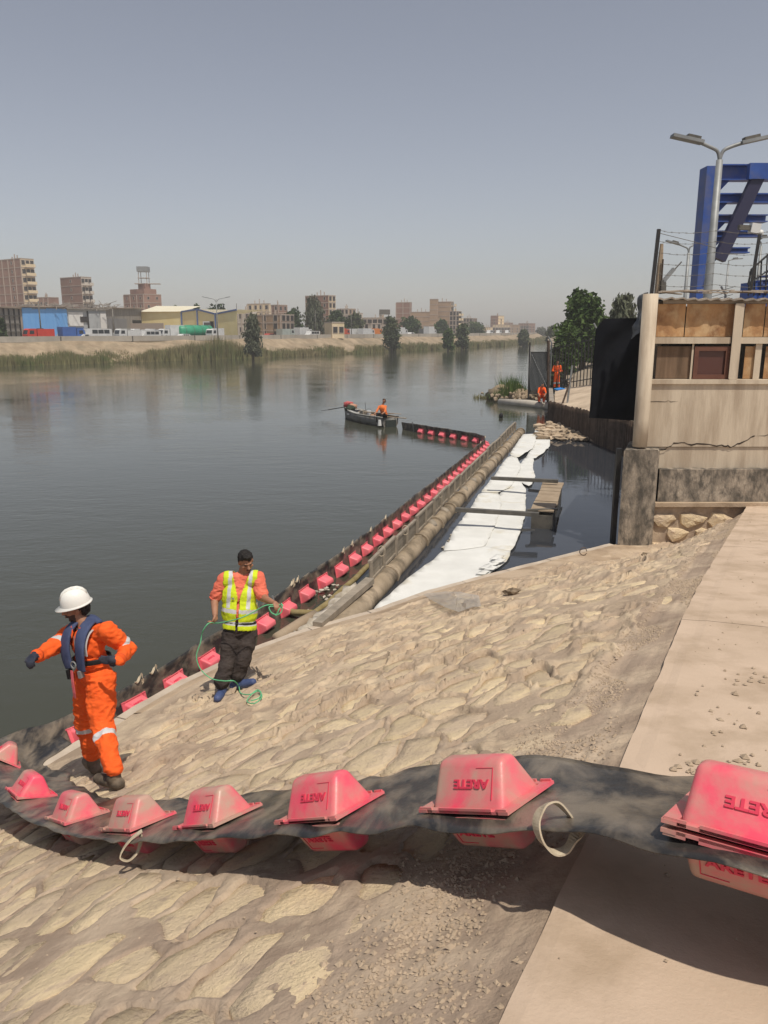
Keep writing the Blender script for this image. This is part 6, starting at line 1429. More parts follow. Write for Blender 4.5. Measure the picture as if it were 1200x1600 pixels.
building('low brick workshop with flat roof near the feathery tree', 388, 440, 460, 491, 178, 3, BR[1], BR[2], 36, 3, 3, kl=WM_s, kr=WM_s, cols=2)
building('brown apartment block with cream side behind the tall tree', 478, 514, 525, 461, 232, 6, BR[2], M_cream, 38, 3, 2, kl=WM_t, kr=WM_s, cols=0)
building('small pale block right of the brown one', 527, 545, 556, 482, 275, 4, M_pale, BR[1], 38, 3, 2)
building('small house by the dark trees', 552, 560, 567, 489, 280, 3, M_pale, M_pale, 38, 1, 1)
building('wide low pale building with flat roof under a water tank', 566, 607, 618, 496, 250, 2, M_pale, M_greyconc, 26, 5, 1, kl=WM_l, cols=5)
building('slim brick tower right of the low flat roofed building', 619, 641, 643, 472, 330, 6, BR[0], BR[0], 22, 0, 0, cols=2)
bg_, Cn, a, b, La, Lb, zt, zb = building('wide brick base of the big block at the bend', 641, 672, 674, 487, 325, 5, BR[1], BR[1], 20, 0, 0, cols=0)
building('big brick block with tall stair tower at the bend', 671, 704, 708, 471, 322, 7, BR[1], M_cream, 24, 0, 2, cols=0, balc=1)
building('raised stair tower on the big brick block', 671, 682, 684, 467, 319, 7, BR[1], BR[1], 24, 0, 0, cols=0, top=False)
building('cream block with arched balconies beside the big brick block', 703, 712, 720, 486, 318, 5, M_cream, M_cream, 44, 2, 2, kl=WM_l, kr=WM_l, balc=2, cols=2)
building('brick house with open top floor farther right', 719, 738, 745, 497, 350, 4, BR[1], BR[0], 34, 4, 2, kl=WM_l, cols=4)
building('long low arcaded cream house', 748, 766, 770, 511, 400, 2, M_cream, M_cream, 24, 5, 1, kl=WM_l, cols=5)
building('distant brick tower with cream edge', 766, 778, 787, 493, 440, 6, BR[2], M_cream, 36, 1, 1, kl=WM_t, cols=0)
building('distant low range before the brick tower', 770, 797, 812, 507, 430, 3, M_cream, BR[1], 30, 7, 2, kl=WM_l, cols=6)
building('distant brown block behind the low range', 783, 797, 801, 504, 470, 4, BR[2], BR[2], 30, 3, 1)
building('farthest wide brick block before the horizon', 810, 826, 836, 505, 455, 4, BR[0], BR[0], 36, 5, 2, kl=WM_l, cols=4)
for k, (x, w_, y) in enumerate(((842,6,511),(850,5,512),(858,6,510),(746,5,505),(664,7,488),(596,6,492),(1,5,512))):
    building(('tiny hazy house at the horizon, leftmost of three near the bend','tiny hazy house at the horizon, middle of three','tiny hazy house at the horizon, nearest the big tree','small house between brick house and arcaded house','small rooftop house behind the wide brick base','small house left of the slim brick tower','small pale kiosk at the left edge')[k], x-w_/2, x+w_*.2, x+w_/2, y, (560,600,520,380,345,300,140)[k], 2, M_pale, BR[1], 30, 2, 1, cols=0, top=False)
# roof tank on the low flat building
wtk = thing('water_tank', g3(601,255,0)+Vector((0,0,ztop(496,255))), 'dark roof water tank on the wide low pale building', 'water tank'); c_ = Vector(wtk.location)
MB().beam(c_+Vector((0,0,.9)), c_+Vector((0,0,2.4)), 3.4,2.5).build('tank', [M_steel], wtk)
for s_ in (-1,1): MB().beam(c_+Vector((s_*1.2,0,0)), c_+Vector((s_*1.2,0,.9)), .2,.2).build('leg', [M_steel], wtk)

# sheds
def shed(label, x0, Y0, x1, Y1, yt0, yt1, depth, mf, mr_, name='shed', zb=3.0, parts=()):
    A = onY(x0,516,Y0); B_ = onY(x1,516,Y1); z0, z1 = onY(x0,yt0,Y0).z, onY(x1,yt1,Y1).z; t = Vector((B_.x-A.x,B_.y-A.y,0)); L_ = t.length; t.normalize(); n_ = Vector((-t.y,t.x,0))
    if n_.y < 0: n_ = -n_
    root = thing(name, (A.x,A.y,zb), label, 'shed'); A.z = B_.z = 0
    q = MB(); vs = [A+Vector((0,0,zb)),B_+Vector((0,0,zb)),B_+n_*depth+Vector((0,0,zb)),A+n_*depth+Vector((0,0,zb)),A+Vector((0,0,z0)),B_+Vector((0,0,z1)),B_+n_*depth+Vector((0,0,z1)),A+n_*depth+Vector((0,0,z0))]
    q.add(vs, [(0,1,5,4),(1,2,6,5),(2,3,7,6),(3,0,4,7)]); q.build('wall', [mf], root)
    q = MB(); e = -n_*.5; q.add([vs[4]+e-t*.3,vs[5]+e+t*.3,vs[6]+t*.3,vs[7]-t*.3,vs[4]+e-t*.3+Vector((0,0,.18)),vs[5]+e+t*.3+Vector((0,0,.18)),vs[6]+t*.3+Vector((0,0,.18)),vs[7]-t*.3+Vector((0,0,.18))], [(3,2,1,0),(4,5,6,7),(0,1,5,4),(1,2,6,5),(2,3,7,6),(3,0,4,7)]); q.build('roof', [mr_], root)
    def fp(f, z, o=0.): p = A+t*L_*f-n_*o; return Vector((p.x,p.y,z))
    for (nm, f0, f1, za, zb_, m, *o_) in parts:
        H_ = (z0+z1)/2-zb; o = o_[0] if o_ else .08; q = MB(); a_, b_ = fp(f0, zb+H_*za, o), fp(f1, zb+H_*za, o); up_ = Vector((0,0,H_*(zb_-za))); q.add([a_,b_,b_+up_,a_+up_,a_+n_*(o-.01),b_+n_*(o-.01),b_+up_+n_*(o-.01),a_+up_+n_*(o-.01)], [(0,1,2,3),(4,0,3,7),(1,5,6,2),(3,2,6,7),(5,4,7,6),(4,5,1,0)]); q.build(nm, [m], root)
    return root, A, t, n_, L_, z0, z1
M_corr = mat('weathered_corrugated', (.20,.185,.165), .75, (.31,.285,.25), .6, .2, 6, stretch=(6,6,.4)); M_bluep = mat('blue_cladding', (.13,.35,.72), .55, (.17,.40,.76), .4, stretch=(2,2,.3)); M_gp = mat('grey_cladding', (.34,.36,.37), .6, (.42,.44,.45), .4)
M_yel = mat('yellow_cladding', (.80,.66,.32), .6, (.85,.72,.38), .5); M_yelroof = mat('yellow_roof', (.72,.66,.48), .5, (.78,.72,.55), .5); M_roofm = mat('rusty_roof', (.24,.19,.15), .8, (.36,.29,.23), .4)
s1 = shed('weathered open framed shed at the far left with rusty roof', -16, 132, 32, 140, 480, 482, 16, M_corr, M_roofm, parts=[('frame_post', .30+.17*k, .315+.17*k, 0, .98, M_dark, .25) for k in range(5)]+[('frame_beam', .3, 1, .25*k, .25*k+.03, M_steel, .2) for k in range(1,4)])
s2 = shed('shed clad in bright blue panels', 32, 140, 107, 150, 480, 480, 18, M_roofm, M_roofm, parts=[('cladding_panel', .06+.155*k, .213+.155*k, .18 if k < 2 else .03, .97, M_bluep, .12) for k in range(6)]+[('brick_plinth', .0,.28,0,.16,BR[2],.2)])
s3 = shed('white and grey panelled shed right of the blue one', 107, 150, 168, 158, 483, 484, 16, M_gp, M_corr, parts=[('white_panel',.02,.38,.45,.9,M_white,.12),('window_opening',.30,.42,.58,.76,M_wdark,.2),('window_opening',.435,.50,.58,.76,M_wdark,.2),('frame',.49,.51,.3,.95,M_dark,.2),('grey_panel',.52,.80,.36,.9,M_gp,.2),('white_panel',.82,.97,.36,.9,M_white,.2),('gate',.10,.40,.0,.34,mat('gate_bluegrey',(.12,.16,.24),.6),.15),('brick_wall',.45,.98,.0,.22,BR[1],.15)])
s4 = shed('long dark grey hangar shed behind the parked trucks', 166, 160, 223, 172, 482, 482, 20, M_corr, M_roofm, parts=[('gate',.05,.55,.0,.66,mat('gate_grey',(.20,.20,.205),.6),.15),('doorway',.72,.97,.28,.62,M_black,.1),('wall_blocks',.60,1.0,.0,.27,M_band,.2)])
# yellow hall with blue frame: long wall and twin gables
hall = thing('shed', g3(222,172), 'yellow hall with twin blue edged gables beside the green tanker', 'shed')
def hz(y, Y): return ztop(y, Y)
A = g3(222,172); B_ = g3(285,166); G = g3(373,150); z1 = ztop(487,166)
def wallp(p, q_, za, zb_, m, nm, o=0, nseg=1):
    t = (q_-p); 
    for k in range(nseg):
        a_, b_ = p.lerp(q_,k/nseg), p.lerp(q_,(k+1)/nseg); MB().beam(Vector((a_.x,a_.y+o,(za+zb_)/2)), Vector((b_.x,b_.y+o,(za+zb_)/2)), .12, zb_-za).build(nm, [m], hall)
wallp(A, B_, 3.05, ztop(487,170), M_yel, 'cladding_panel', 0, 14)
q = MB(); q.add([(A.x-.3,A.y-.4,ztop(487,170)+.02),(B_.x,B_.y-.4,ztop(487,166)+.02),(B_.x+1,B_.y+14,ztop(478,178)),(A.x,A.y+12,ztop(478,184))], [(0,1,2,3),(3,2,1,0)]); q.build('roof', [M_yelroof], hall)
f0 = B_; 
def gp(f): return B_.lerp(G, f)
prof = [(0,487),(.30,483.5),(.62,490.5),(.98,484)]
zs_ = [(f, ztop(y, 166-16*f)) for f, y in prof]
def zat(f):
    for (fa,za),(fb,zb2) in zip(zs_[:-1], zs_[1:]):
        if fa <= f <= fb: return za+(zb2-za)*(f-fa)/(fb-fa)
    return zs_[-1][1]
for k in range(20):
    fa, fb = k/20*.98, (k+1)/20*.98; lo = 3.05
    if .40 < (fa+fb)/2 < .60: lo = 3.05+ (zat(.5)-3.05)*.66
    a_, b_ = gp(fa), gp(fb); q = MB(); V_ = [(a_.x,a_.y,lo),(b_.x,b_.y,lo),(b_.x,b_.y,zat(fb)),(a_.x,a_.y,zat(fa))]; V_ += [(x,y+.12,z) for x,y,z in V_]; q.add(V_, [(0,1,2,3),(7,6,5,4),(0,3,7,4),(1,5,6,2),(3,2,6,7),(0,4,5,1)]); q.build('cladding_panel', [M_yel], hall)
a_, b_ = gp(.405), gp(.60); MB().beam((a_.x,a_.y+.6,4.5),(b_.x,b_.y+.6,4.5),.1,3.4).build('gate', [mat('gate_grey',(.2,.2,.2))], hall)
a_, b_ = gp(.53), gp(.60); MB().beam((a_.x,a_.y+.3,4.5),(b_.x,b_.y+.3,4.5),.1,3.4).build('gate_opening', [M_black], hall)
for (fa,za),(fb,zb2) in zip(zs_[:-1], zs_[1:]): MB().beam(gp(fa)*1+Vector((0,-.15,za-gp(fa).z)), gp(fb)+Vector((0,-.15,zb2-gp(fb).z)), .14,.30).build('edge_beam', [mat('frame_blue',(.09,.14,.30),.6)], hall)
for f in (.0,.30,.62): p = gp(f); MB().beam(p+Vector((0,-.15,0)), Vector((p.x,p.y-.15,zat(f))), .28,.14).build('column', [mat('frame_blue')if False else MATS['frame_blue']], hall)
for (fa,fb) in ((0,.62),(.62,.98)):
    fm2 = .30 if fa == 0 else .8
    q = MB(); a_, m_, b_ = gp(fa), gp(fm2), gp(fb); q.add([(a_.x,a_.y+.1,zat(fa)+.05),(b_.x,b_.y+.1,zat(fb)+.05),(b_.x+3,b_.y+14,zat(fb)+.3),(a_.x+3,a_.y+14,zat(fa)+.3),(m_.x,m_.y+.1,zat(fm2)+.05),(m_.x+3,m_.y+14,zat(fm2)+.3)], [(0,4,5,3),(4,1,2,5),(3,5,4,0),(5,2,1,4)]); q.build('roof', [M_yelroof], hall)
wallp(g3(205,158), g3(256,152), 3.05, ztop(505,155), M_band, 'yard_wall', 0, 6)
# debris on shed roofs
jk = MB()
for k in range(260):
    x = random.uniform(30,185); Y = random.uniform(146,166); p = onY(x, 479, Y); p.z = ztop(480,Y)+random.uniform(0,.5); a = Vector((random.gauss(0,1),random.gauss(0,.6),random.gauss(0,.35))); jk.beam(p, p+a*.9, .10,.08)
jk.build('roof_scrap', [mat('scrap', (.20,.17,.14), .9, (.38,.34,.30), 2)], None, kind='stuff', label='heap of scrap metal and sticks on the roofs of the blue and grey sheds', cat='scrap')
building('small cream gatehouse by the orange lorry', 507, 519, 538, 503, 172, 1, M_cream, M_cream, 60, 0, 2, kr=WM_s, cols=0, name='gatehouse', top=False)
building('open fronted yard building among the trees', 566, 580, 596, 505, 215, 2, M_pale, M_band, 40, 1, 2, cols=0, top=False)

# vehicles on the far road
M_vw = mat('vehicle_white', (.66,.66,.64), .45); M_vwin = mat('vehicle_glass', (.04,.045,.05), .2)
def vehicle(kind, x, off, label, col, L_=5.5, h=2.6, flip=False, cat='truck', zb=3.03, name=None, box=None):
    p, t = roadpt(x, off); 
    if flip: t = -t
    X = Vector((t.x,t.y,0)); Yv = Vector((-t.y,t.x,0)); root = thing(name or {'van':'parked_van','truck':'parked_truck','car':'parked_car','tanker':'tanker_truck','bus':'minibus','pickup':'pickup_truck'}[kind], (p.x,p.y,zb), label, cat)
    M = Matrix(((X.x,Yv.x,0,p.x),(X.y,Yv.y,0,p.y),(0,0,1,zb),(0,0,0,1))) @ Matrix.Scale(.75, 4); cm_ = paint('paint_%d_%d_%d' % tuple(int(c*99) for c in col), col); bm_ = box or cm_; w_ = 1.05 if kind in ('truck','tanker') else .85
    def prof(pl, y0, y1, m, nm, label=None):
        q = MB(); n_ = len(pl); q.add([M@Vector((a,y0,b)) for a,b in pl]+[M@Vector((a,y1,b)) for a,b in pl], [tuple(range(n_)), tuple(range(n_,2*n_))[::-1]]+[(i,n_+i,n_+(i+1)%n_,(i+1)%n_) for i in range(n_)]); return q.build(nm, [m], root, label=label)
    hl = L_/2
    if kind in ('car','van','bus','pickup'):
        if kind == 'car': pl = [(-hl,.35),(hl,.35),(hl,.8),(hl-.9,.92),(hl-1.6,h),(-hl+1.0,h),(-hl+.3,.95),(-hl,.9)]
        elif kind == 'pickup': pl = [(-hl,.4),(hl,.4),(hl,.9),(hl-.8,1.05),(hl-1.4,h),(hl-2.6,h),(hl-2.7,1.1),(-hl,1.1)]
        else: pl = [(-hl,.35),(hl,.35),(hl,1.0),(hl-.6,1.25),(hl-1.1,h),(-hl+.1,h),(-hl,h-.3)]
        prof(pl, -w_, w_, cm_, 'body'); wz0, wz1 = (h*.62, h*.93)
        for s_ in (-1, 1):
            a0, a1 = ((-hl+1.0, hl-1.7) if kind == 'car' else (hl-2.4, hl-1.5) if kind == 'pickup' else (-hl+.5, hl-1.25)); nw = 1 if kind == 'pickup' else 3
            for k in range(nw): aa = a0+(a1-a0)*k/nw+.06; ab = a0+(a1-a0)*(k+1)/nw-.06; prof([(aa,wz0),(ab,wz0),(ab,wz1),(aa,wz1)], s_*w_*1.0, s_*(w_+.012), M_vwin, 'window')
    else:
        prof([(hl-1.9,.5),(hl,.5),(hl,1.35),(hl-.25,2.3 if kind == 'truck' else 2.5),(hl-.6,2.55),(hl-1.9,2.55)], -w_, w_, cm_, 'cab'); prof([(-hl,.55),(hl-2.0,.55),(hl-2.0,.85),(-hl,.85)], -w_*.8, w_*.8, M_steel, 'chassis')
        for s_ in (-1,1): prof([(hl-1.4,1.5),(hl-.45,1.5),(hl-.6,2.2),(hl-1.4,2.2)], s_*w_, s_*(w_+.012), M_vwin, 'window')
        prof([(hl-.20,1.45),(hl-.02,1.45),(hl-.22,2.25),(hl-.4,2.25)], -w_*.85, w_*.85, M_vwin, 'windscreen')
        if kind == 'truck': prof([(-hl,.88),(hl-2.1,.88),(hl-2.1,h),(-hl,h)], -w_-.03, w_+.03, bm_, 'cargo_box')
        else:
            q = MB(); q.tube([M@Vector((a,0,1.95)) for a in (-hl,-hl+.25,hl-2.6,hl-2.35)], [.75,1.1,1.1,.75], 16); q.build('tank', [bm_], root, smooth=True)
            for a in np.linspace(-hl+1.5, hl-3.5, 4): q = MB(); q.tube([M@Vector((a-.04,0,1.95)), M@Vector((a+.04,0,1.95))], 1.13, 16); q.build('tank_band', [M_steel], root)
    for a in (hl-1.0, -hl+1.1) + ((-hl+2.3,) if kind == 'tanker' else ()):
        for s_ in (-1,1):
            q = MB(); r_ = .48 if kind in ('truck','tanker') else .34; q.tube([M@Vector((a,s_*(w_-.25),r_)), M@Vector((a,s_*(w_+.02),r_))], r_, 12); wh = q.build('wheel', [M_tyre], root); q = MB(); q.tube([M@Vector((a,s_*(w_+.0),r_)), M@Vector((a,s_*(w_+.035),r_))], r_*.5, 8); q.build('hub', [M_galv], wh)
W_ = (.66,.66,.64)
vehicle('truck', 66, 11, 'red box lorry in front of the blue shed', (.62,.06,.04), 5.6, 2.5, True)
vehicle('pickup', 97, 14, 'pale car behind the wall between red and blue lorries', (.50,.52,.52), 4.4, 1.5)
vehicle('truck', 109, 10.5, 'blue lorry, left one of the blue pair', (.06,.14,.40), 5.0, 2.9)
vehicle('truck', 122, 13.5, 'dark blue lorry, right one of the blue pair', (.03,.08,.22), 5.0, 2.8)
vehicle('truck', 137, 13, 'white cab lorry right of the blue lorries', W_, 5.2, 2.6, True)
vehicle('van', 156, 10, 'white panel van with high roof by the pole', W_, 5.8, 2.5, True, 'van')
vehicle('pickup', 138, 10, 'white saloon in front of the white cab lorry', W_, 4.3, 1.45, True, 'car')
vehicle('truck', 186, 15, 'grey lorry with open bed behind the pole', (.40,.39,.36), 5.0, 1.7)
vehicle('truck', 200, 11, 'white lorry left of the parked row', W_, 5.5, 2.2, True)
vehicle('truck', 218, 15, 'white lorry second in the parked row', W_, 5.5, 2.4, True)
vehicle('van', 232, 11, 'low white van in the middle of the parked row', W_, 5.0, 2.1, True, 'van')
vehicle('truck', 246, 15, 'pale lorry before the high white tractor unit', (.56,.57,.57), 5.5, 2.4, True)
vehicle('truck', 266, 12, 'high white tractor unit left of the green tanker', W_, 6.0, 3.4, True)
vehicle('tanker', 312, 12, 'green tanker lorry in front of the yellow hall', W_, 12.5, 3.2, False, 'tanker', box=mat('tank_green', (.03,.26,.14), .45, (.05,.30,.17), 1.2))
vehicle('truck', 336, 10, 'small white box truck at the nose of the green tanker', W_, 4.2, 2.7, True)
vehicle('car', 288, 10, 'white car in front of the tanker', W_, 4.2, 1.4, True, 'car')
vehicle('car', 424, 12, 'red car below the brick workshop', (.40,.05,.04), 4.2, 1.4, False, 'car')
vehicle('truck', 447, 12, 'grey green lorry below the brick workshop', (.42,.46,.42), 5.6, 2.6)
vehicle('truck', 474, 14, 'white high lorry left of the tall tree', W_, 6.5, 3.0)
vehicle('van', 487, 11, 'white van in front of the tall tree', W_, 5.4, 2.0, True, 'van')
vehicle('truck', 533, 12, 'red and white lorry beside the gatehouse', (.60,.10,.05), 5.8, 2.8)
vehicle('truck', 553, 14, 'long white trailer lorry under the dark trees', W_, 9.5, 2.7)
vehicle('truck', 572, 12, 'white box lorry right of the long trailer', W_, 7.5, 2.8)
vehicle('truck', 587, 13, 'orange tipper lorry by the yard building', (.72,.22,.04), 6.5, 2.8)
vehicle('truck', 627, 12, 'white box lorry right of the waterline tree', W_, 7.0, 3.2)
vehicle('car', 641, 12, 'pale car beside the white box lorry', W_, 4.4, 1.5, False, 'car')
vehicle('truck', 672, 12, 'tall white box lorry below the big brick block', W_, 7.0, 3.6)
vehicle('truck', 663, 14, 'dark grey lorry tucked behind the tall white one', (.12,.12,.12), 7.0, 2.8)
for k, (x, lb) in enumerate(((765,'white van far along the road, left'),(779,'white bus far along the road'),(793,'white van far along the road, right'),(846,'tiny white van near the horizon'))): vehicle('van', x, 12, lb, W_, 6.0, 2.3, True, 'van')
# poles
def pole(label, x, Y, ytop, arms=0, box=False, r=.09, zb=3.0, name='street_lamp', cat='lamp post', r2=None):
    b_ = g3(x, Y, zb); zt = ztop(ytop, Y); root = thing(name, b_, label, cat); MB().tube([b_, (b_.x,b_.y,zt)], [r, (r2 or r*.7)], 8).build('pole', [M_galv if arms else M_steel], root, smooth=True)
    for s_ in ((-1,1) if arms == 2 else (1,) if arms == 1 else ()):
        MB().tube([(b_.x,b_.y,zt-.5),(b_.x+s_*.4,b_.y,zt-.05),(b_.x+s_*1.7,b_.y,zt+.22)], r*.5, 6).build('arm', [M_galv], root, smooth=True); MB().beam((b_.x+s_*1.6,b_.y,zt+.2),(b_.x+s_*2.4,b_.y,zt+.36),.3,.10).build('lamp_head', [M_galv], root)
    if box: MB().beam((b_.x,b_.y-.3,zt-5.4),(b_.x,b_.y-.3,zt-4.2),.9,.5).build('transformer_box', [M_steel], root); MB().beam((b_.x-1.1,b_.y,zt-1.2),(b_.x+1.1,b_.y,zt-1.2),.12,.12).build('crossarm', [M_steel], root)
    return root
pole('power pole with grey box in front of the blue shed', 64, 128, 470, 0, True, .13, name='utility_pole', cat='pole')
pole('thick pale pole by the grey hangar', 178, 148, 483, 0, False, .22, name='utility_pole', cat='pole')
pole('twin arm lamp post in front of the yellow hall', 340, 140, 467, 2, r=.11)
pole('thin pole below the brick workshop', 428, 162, 492, 0, name='utility_pole', cat='pole')
pole('thin pole in front of the tall tree', 493, 175, 484, 0, name='utility_pole', cat='pole')
pole('thin pole among the dark trees', 549, 186, 489, 0, name='utility_pole', cat='pole')
pole('thin mast rising right of the yellow hall', 371, 176, 474, 0, name='utility_pole', cat='pole')
pole('thin pole beside the olive shrub tree', 689, 262, 500, 0, name='utility_pole', cat='pole')
pole('distant lamp post beside the second tower block', 112, 250, 468, 0, name='utility_pole', cat='pole')

# ---------------------------------------------------------------- grass mound at the inlet mouth
mb = MB(); c_ = onz(806,628,0); 
for k in range(7): mb.blob(c_+Vector((random.uniform(-1.0,2.2),random.uniform(-.2,3),random.uniform(0,.45))), (random.uniform(.5,1.1),random.uniform(.5,1),random.uniform(.3,.7)), k+5, 0, 2, .3)
mb.build('earth_mound', [M_soil], smooth=True, kind='structure')
def gm(i): a = random.gauss(0,1); x_ = c_.x-.1+a*.75; return x_, c_.y+.2+random.random()*2.8, .1+random.random()*.3, random.uniform(.3,1.7)*math.exp(-(a/1.5)**2)*(1+.5*mnoise.noise(Vector((x_*2.5,3,1)))), .03
blades(1500, gm, None, .03, M_reedg, 'tall_grass', 'clump of bright green grass on the mound left of the gate', 'grass', .5)
mb = MB(); 
for k in range(90): p = c_+Vector((random.gauss(.5,1.1),-.4+random.random()*.9,.1+random.random()*.5)); mb.blob(p, random.uniform(.06,.20), k, 0, 0, .3)
mb.build('mound_stones', [M_rubble], None, kind='stuff', label='stones and litter at the foot of the grassy mound', cat='stones')
treepx('dry leafless brushwood between the gate and the bar fence', 858, 885, 538, 54, 1, 1.2, n=2200, leaf=.12, lobes=8, bottom=.1, name='dry_bush', cat='bush')
treepx('dark creeper hanging over the inlet wall behind the gate', 856, 878, 556, 53, 0, .4, n=1500, leaf=.14, lobes=7, bottom=.05, name='creeper', cat='bush')
p = onz(756,622,.0)
def gt(i): return p.x+random.gauss(0,.35), p.y+random.gauss(0,.5), 0, random.uniform(.1,.4), .03
blades(120, gt, None, .03, M_reed, 'dry_twigs', 'small tuft of dry twigs poking from the water left of the mound', 'twigs', .6)

# ---------------------------------------------------------------- yard above the hut: lamps, gantry, wires
def bigpole(label, x, y0, y1, Y, r, tips, group=None):
    a_ = onY(x, y0, Y); zt = onY(x, y1, Y).z; root = thing('street_lamp', (a_.x,a_.y,2.5), label, 'lamp post', group); k = r
    MB().tube([(a_.x,a_.y,2.5),(a_.x,a_.y,(zt*.5+1)),(a_.x,a_.y,zt)], [k*1.25,k*1.1,k*.80], 14).build('pole', [M_galv], root, smooth=True)
    for (x1,y1_,x2,y2,x3,y3) in tips:
        p0_, p1_, p2_, p3_ = Vector((a_.x,a_.y,zt-.02)), onY(x1,y1_,Y), onY(x2,y2,Y), onY(x3,y3,Y); b0 = p0_ if True else None
        pts_ = spl([p0_, Vector((a_.x+(p1_.x-a_.x)*.25,a_.y,p1_.z-(p1_.z-zt)*.35)), p1_, p2_], 5); MB().tube(pts_, k*.45, 8).build('arm', [M_galv], root, smooth=True)
        t_ = (p3_-p2_).normalized(); hd_ = MB().beam(p2_-t_*.12, p3_, .26 if r > .07 else .22, .07 if r > .05 else .06).build('lamp_head', [M_galv], root); MB().beam(p2_-t_*.05+Vector((0,0,.06)), p2_.lerp(p3_,.42)+Vector((0,0,.06)), .18,.09).build('ballast_box', [M_steel], hd_)
    return root
bigpole('tallest twin arm street lamp in front of the blue gantry', 1106, 456, 250, 20, .095, [(1108,229,1090,221,1050,212),(1143,229,1165,222,1214,211)])
bigpole('smaller twin arm street lamp left of the blue gantry leg', 1071, 456, 395, 42, .09, [(1068,385,1058,381,1041,376),(1080,385,1090,381,1106,376)])
bigpole('faint single arm lamp seen below the gantry', 1134, 456, 412, 60, .08, [(1139,407,1147,405,1160,404)])
bigpole('lamp post by the right edge behind the stair', 1182, 456, 384, 38, .07, [(1186,376,1192,371,1204,370)])
# barbed wire on the hut roof
bw = thing('barbed_wire_fence', onY(1022,456,16.6), 'barbed wire strung between leaning posts along the hut roof', 'fence')
MB().beam(onY(1018,459,16.6), onY(1029.5,358,16.6), .07,.06).build('post', [M_dark], bw)
MB().beam(onY(1172,459,16.6), onY(1187,366,16.6), .05,.05).build('post', [M_dark], bw)
MB().beam(onY(1236,462,16.6), onY(1250,360,16.6), .05,.05).build('post', [M_dark], bw)
for k, y in enumerate((360,377,394,410.5,427,444)):
    A = onY(1027-k*1.9, y, 16.58); B_ = onY(1262, y+1, 16.58); pts_ = [A.lerp(B_, f)+Vector((0,0,-.05*math.sin(math.pi*((f*2.5)%1))+.015*mnoise.noise(Vector((f*20,k,0))))) for f in np.linspace(0,1,42)]
    q = MB(); q.tube(pts_, .0042, 4)
    for p_ in pts_[::2]: q.beam(p_+Vector((-.014,0,-.014)), p_+Vector((.014,0,.014)), .004,.004); q.beam(p_+Vector((-.014,.0,.014)), p_+Vector((.014,0,-.014)), .004,.004)
    q.build('wire', [M_steel], bw)
MB().tube([onY(1029,364,16.58), onY(1085,378,16.58), onY(1120,388,16.58)], .006, 4).build('wire', [M_steel], bw)
q = MB(); wp = thing('timber_post', onY(1028,458,17.3), 'rough timber post beside the dark leaning fence post', 'post'); MB().tube([onY(1027,459,17.3), onY(1031,415,17.3), onY(1034,381,17.3)], [.07,.06,.035], 7).build('post', [M_wood], wp)
MB().tube([onY(1033,448,17.2), onY(1036,405,17.2)], .018, 5).build('rod', [M_rust], wp)
ft = thing('floodlight', onY(1034,445,17.2), 'slanted tube floodlight bracket leaning from the timber post', 'floodlight'); MB().beam(onY(1036,440,17.2), onY(1053,420,17.2), .10,.07).build('tube_light', [M_galv], ft); MB().tube([onY(1034,443,17.2), onY(1065,409,17.2)], .014, 5).build('bracket', [M_steel], ft)
MB().beam(onY(1036,459,17.2), onY(1036,438,17.2), .10,.10).build('base', [M_steel], ft)
sg = thing('floodlight', onY(1180,372,22), 'white floodlight head on a leaning thin mast under the gantry', 'floodlight'); MB().tube([onY(1172,459,22), onY(1186,374,22)], .03, 6).build('mast', [M_steel], sg)
MB().beam(onY(1172,356,22), onY(1186,358,22), .2,.24).build('lamp', [M_white], sg); MB().beam(onY(1154,355,22), onY(1171,356,22), .12,.12).build('bracket', [M_steel], sg); q = MB(); q.blob(onY(1188,364,22), .09, 3, 0, 2, .1); q.build('cap', [M_white], sg)
# gantry
gn = thing('steel_gantry', onY(1090,458,36), 'tall blue painted steel gantry with stacked beams and a dark diagonal brace', 'gantry')
YG = 36; w0 = lambda x,y,Y=YG: onY(x,y,Y)
def gb(p, q_, wd, h, m=M_blue, nm='beam'):
    """I section"""
    p, q_ = Vector(p), Vector(q_); t = (q_-p); L_ = t.length; t.normalize(); a_ = t.cross(Vector((0,0,1))) if abs(t.z) < .9 else Vector((0,1,0)); a_ = (a_-t*a_.dot(t)).normalized(); b_ = a_.cross(t); M = Matrix(((a_.x,b_.x,t.x,p.x),(a_.y,b_.y,t.y,p.y),(a_.z,b_.z,t.z,p.z),(0,0,0,1)))
    mb = MB(); f = .05; mb.box((-wd/2,-h/2,0),(wd/2,-h/2+f,L_),0,M).box((-wd/2,h/2-f,0),(wd/2,h/2,L_),0,M).box((-.03,-h/2+f,0),(.03,h/2-f,L_),0,M); return mb.build(nm, [m], gn)
xc_ = (w0(1085,400).x+w0(1112,400).x)/2; ztg = w0(1100,262).z
cxg = w0(1106,360).x; zb_ = 2.6
cw = (w0(1107,455)-w0(1077,455)).x*.68; cxg = w0(1093,456).x
mb = MB(); mb.box((cxg-cw/2,YG-.4,zb_),(cxg+cw/2,YG+.4,ztg)); mb.build('column', [M_blue], gn)
xr_ = lambda x,y: w0(x,y).x
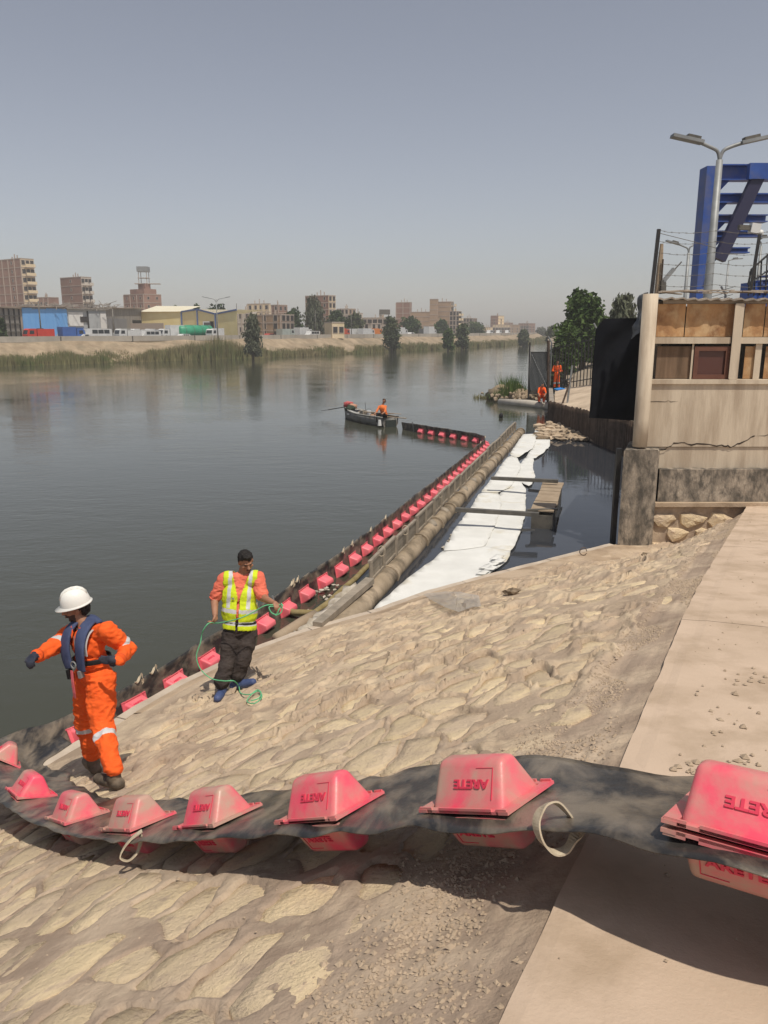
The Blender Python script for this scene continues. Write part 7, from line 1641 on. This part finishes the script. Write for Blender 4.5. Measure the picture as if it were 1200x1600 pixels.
for (yt,yb,xe) in ((258,283,1290),(303,318,1260),(336,348,1196),(361,371,1187),(387,396,1168)):
    ym = (yt+yb)/2; z_0 = w0(1130,ym).z; h_ = w0(1130,yt).z-w0(1130,yb).z; xe_ = xr_(xe,ym); gb((cxg+cw/2+.003,YG,z_0),(xe_,YG,z_0), .5, h_)
    MB().prism([(0,0),(.55,0),(0,-.60)], -.06,.06, 0, Matrix(((1,0,0,cxg+cw/2+.004),(0,0,-1,YG),(0,1,0,z_0-h_/2),(0,0,0,1)))).build('gusset', [M_blue], gn)
p_, q_ = w0(1123,406,35.3), w0(1184,276,35.3); MB().beam(p_, q_, .50,.34, up=(0,1,0)).build('diagonal_brace', [M_blueshade], gn, label='diagonal brace coloured dark as its shaded underside')
p_ = w0(1184,268,35.2); MB().beam(p_+Vector((-.40,0,0)), p_+Vector((.42,0,0)), .3,.62).build('bracket_plate', [M_blue], gn)
MB().box((cxg+9,YG-.4,zb_),(cxg+10,YG+.4,ztg)).build('column', [M_blue], gn)
# stair
stp = thing('blue_stair', onY(1185,458,24), 'blue steel stair with dark railings at the right edge', 'stair'); YS = 24
for Yk in (YS, YS+1.1):
    pr_ = lambda x,y: onY(x,y,Yk); MB().tube([pr_(1169,445), pr_(1174,421), pr_(1200,398), pr_(1262,345)], .03, 6).build('handrail', [M_dark], stp); MB().tube([pr_(1172,441), pr_(1200,423), pr_(1262,372)], .022, 6).build('midrail', [M_dark], stp)
    for k in range(8): x = 1172+k*9; y1_ = 424-(x-1172)*.87; MB().tube([pr_(x-3,462), pr_(x,y1_)], .022, 5).build('baluster', [M_dark], stp)
for k in range(6): a_ = onY(1184+k*10, 452-k*8, YS); MB().box((a_.x-.05,YS,a_.z-.04),(a_.x+.35,YS+1.1,a_.z)).build('tread', [M_blue], stp)
a_ = onY(1180,452,YS); MB().box((a_.x,YS+.05,2.6),(a_.x+3,YS+1.0,onY(1180,440,YS).z)).build('landing', [M_blue], stp)
# haze
hb = MB(); hb.box((-640,-85,-2.0),(640,1010,36)); hz_ = hb.build('haze', [hazem()], kind='stuff')
hz_['label'] = 'pale dusty haze over the canal'
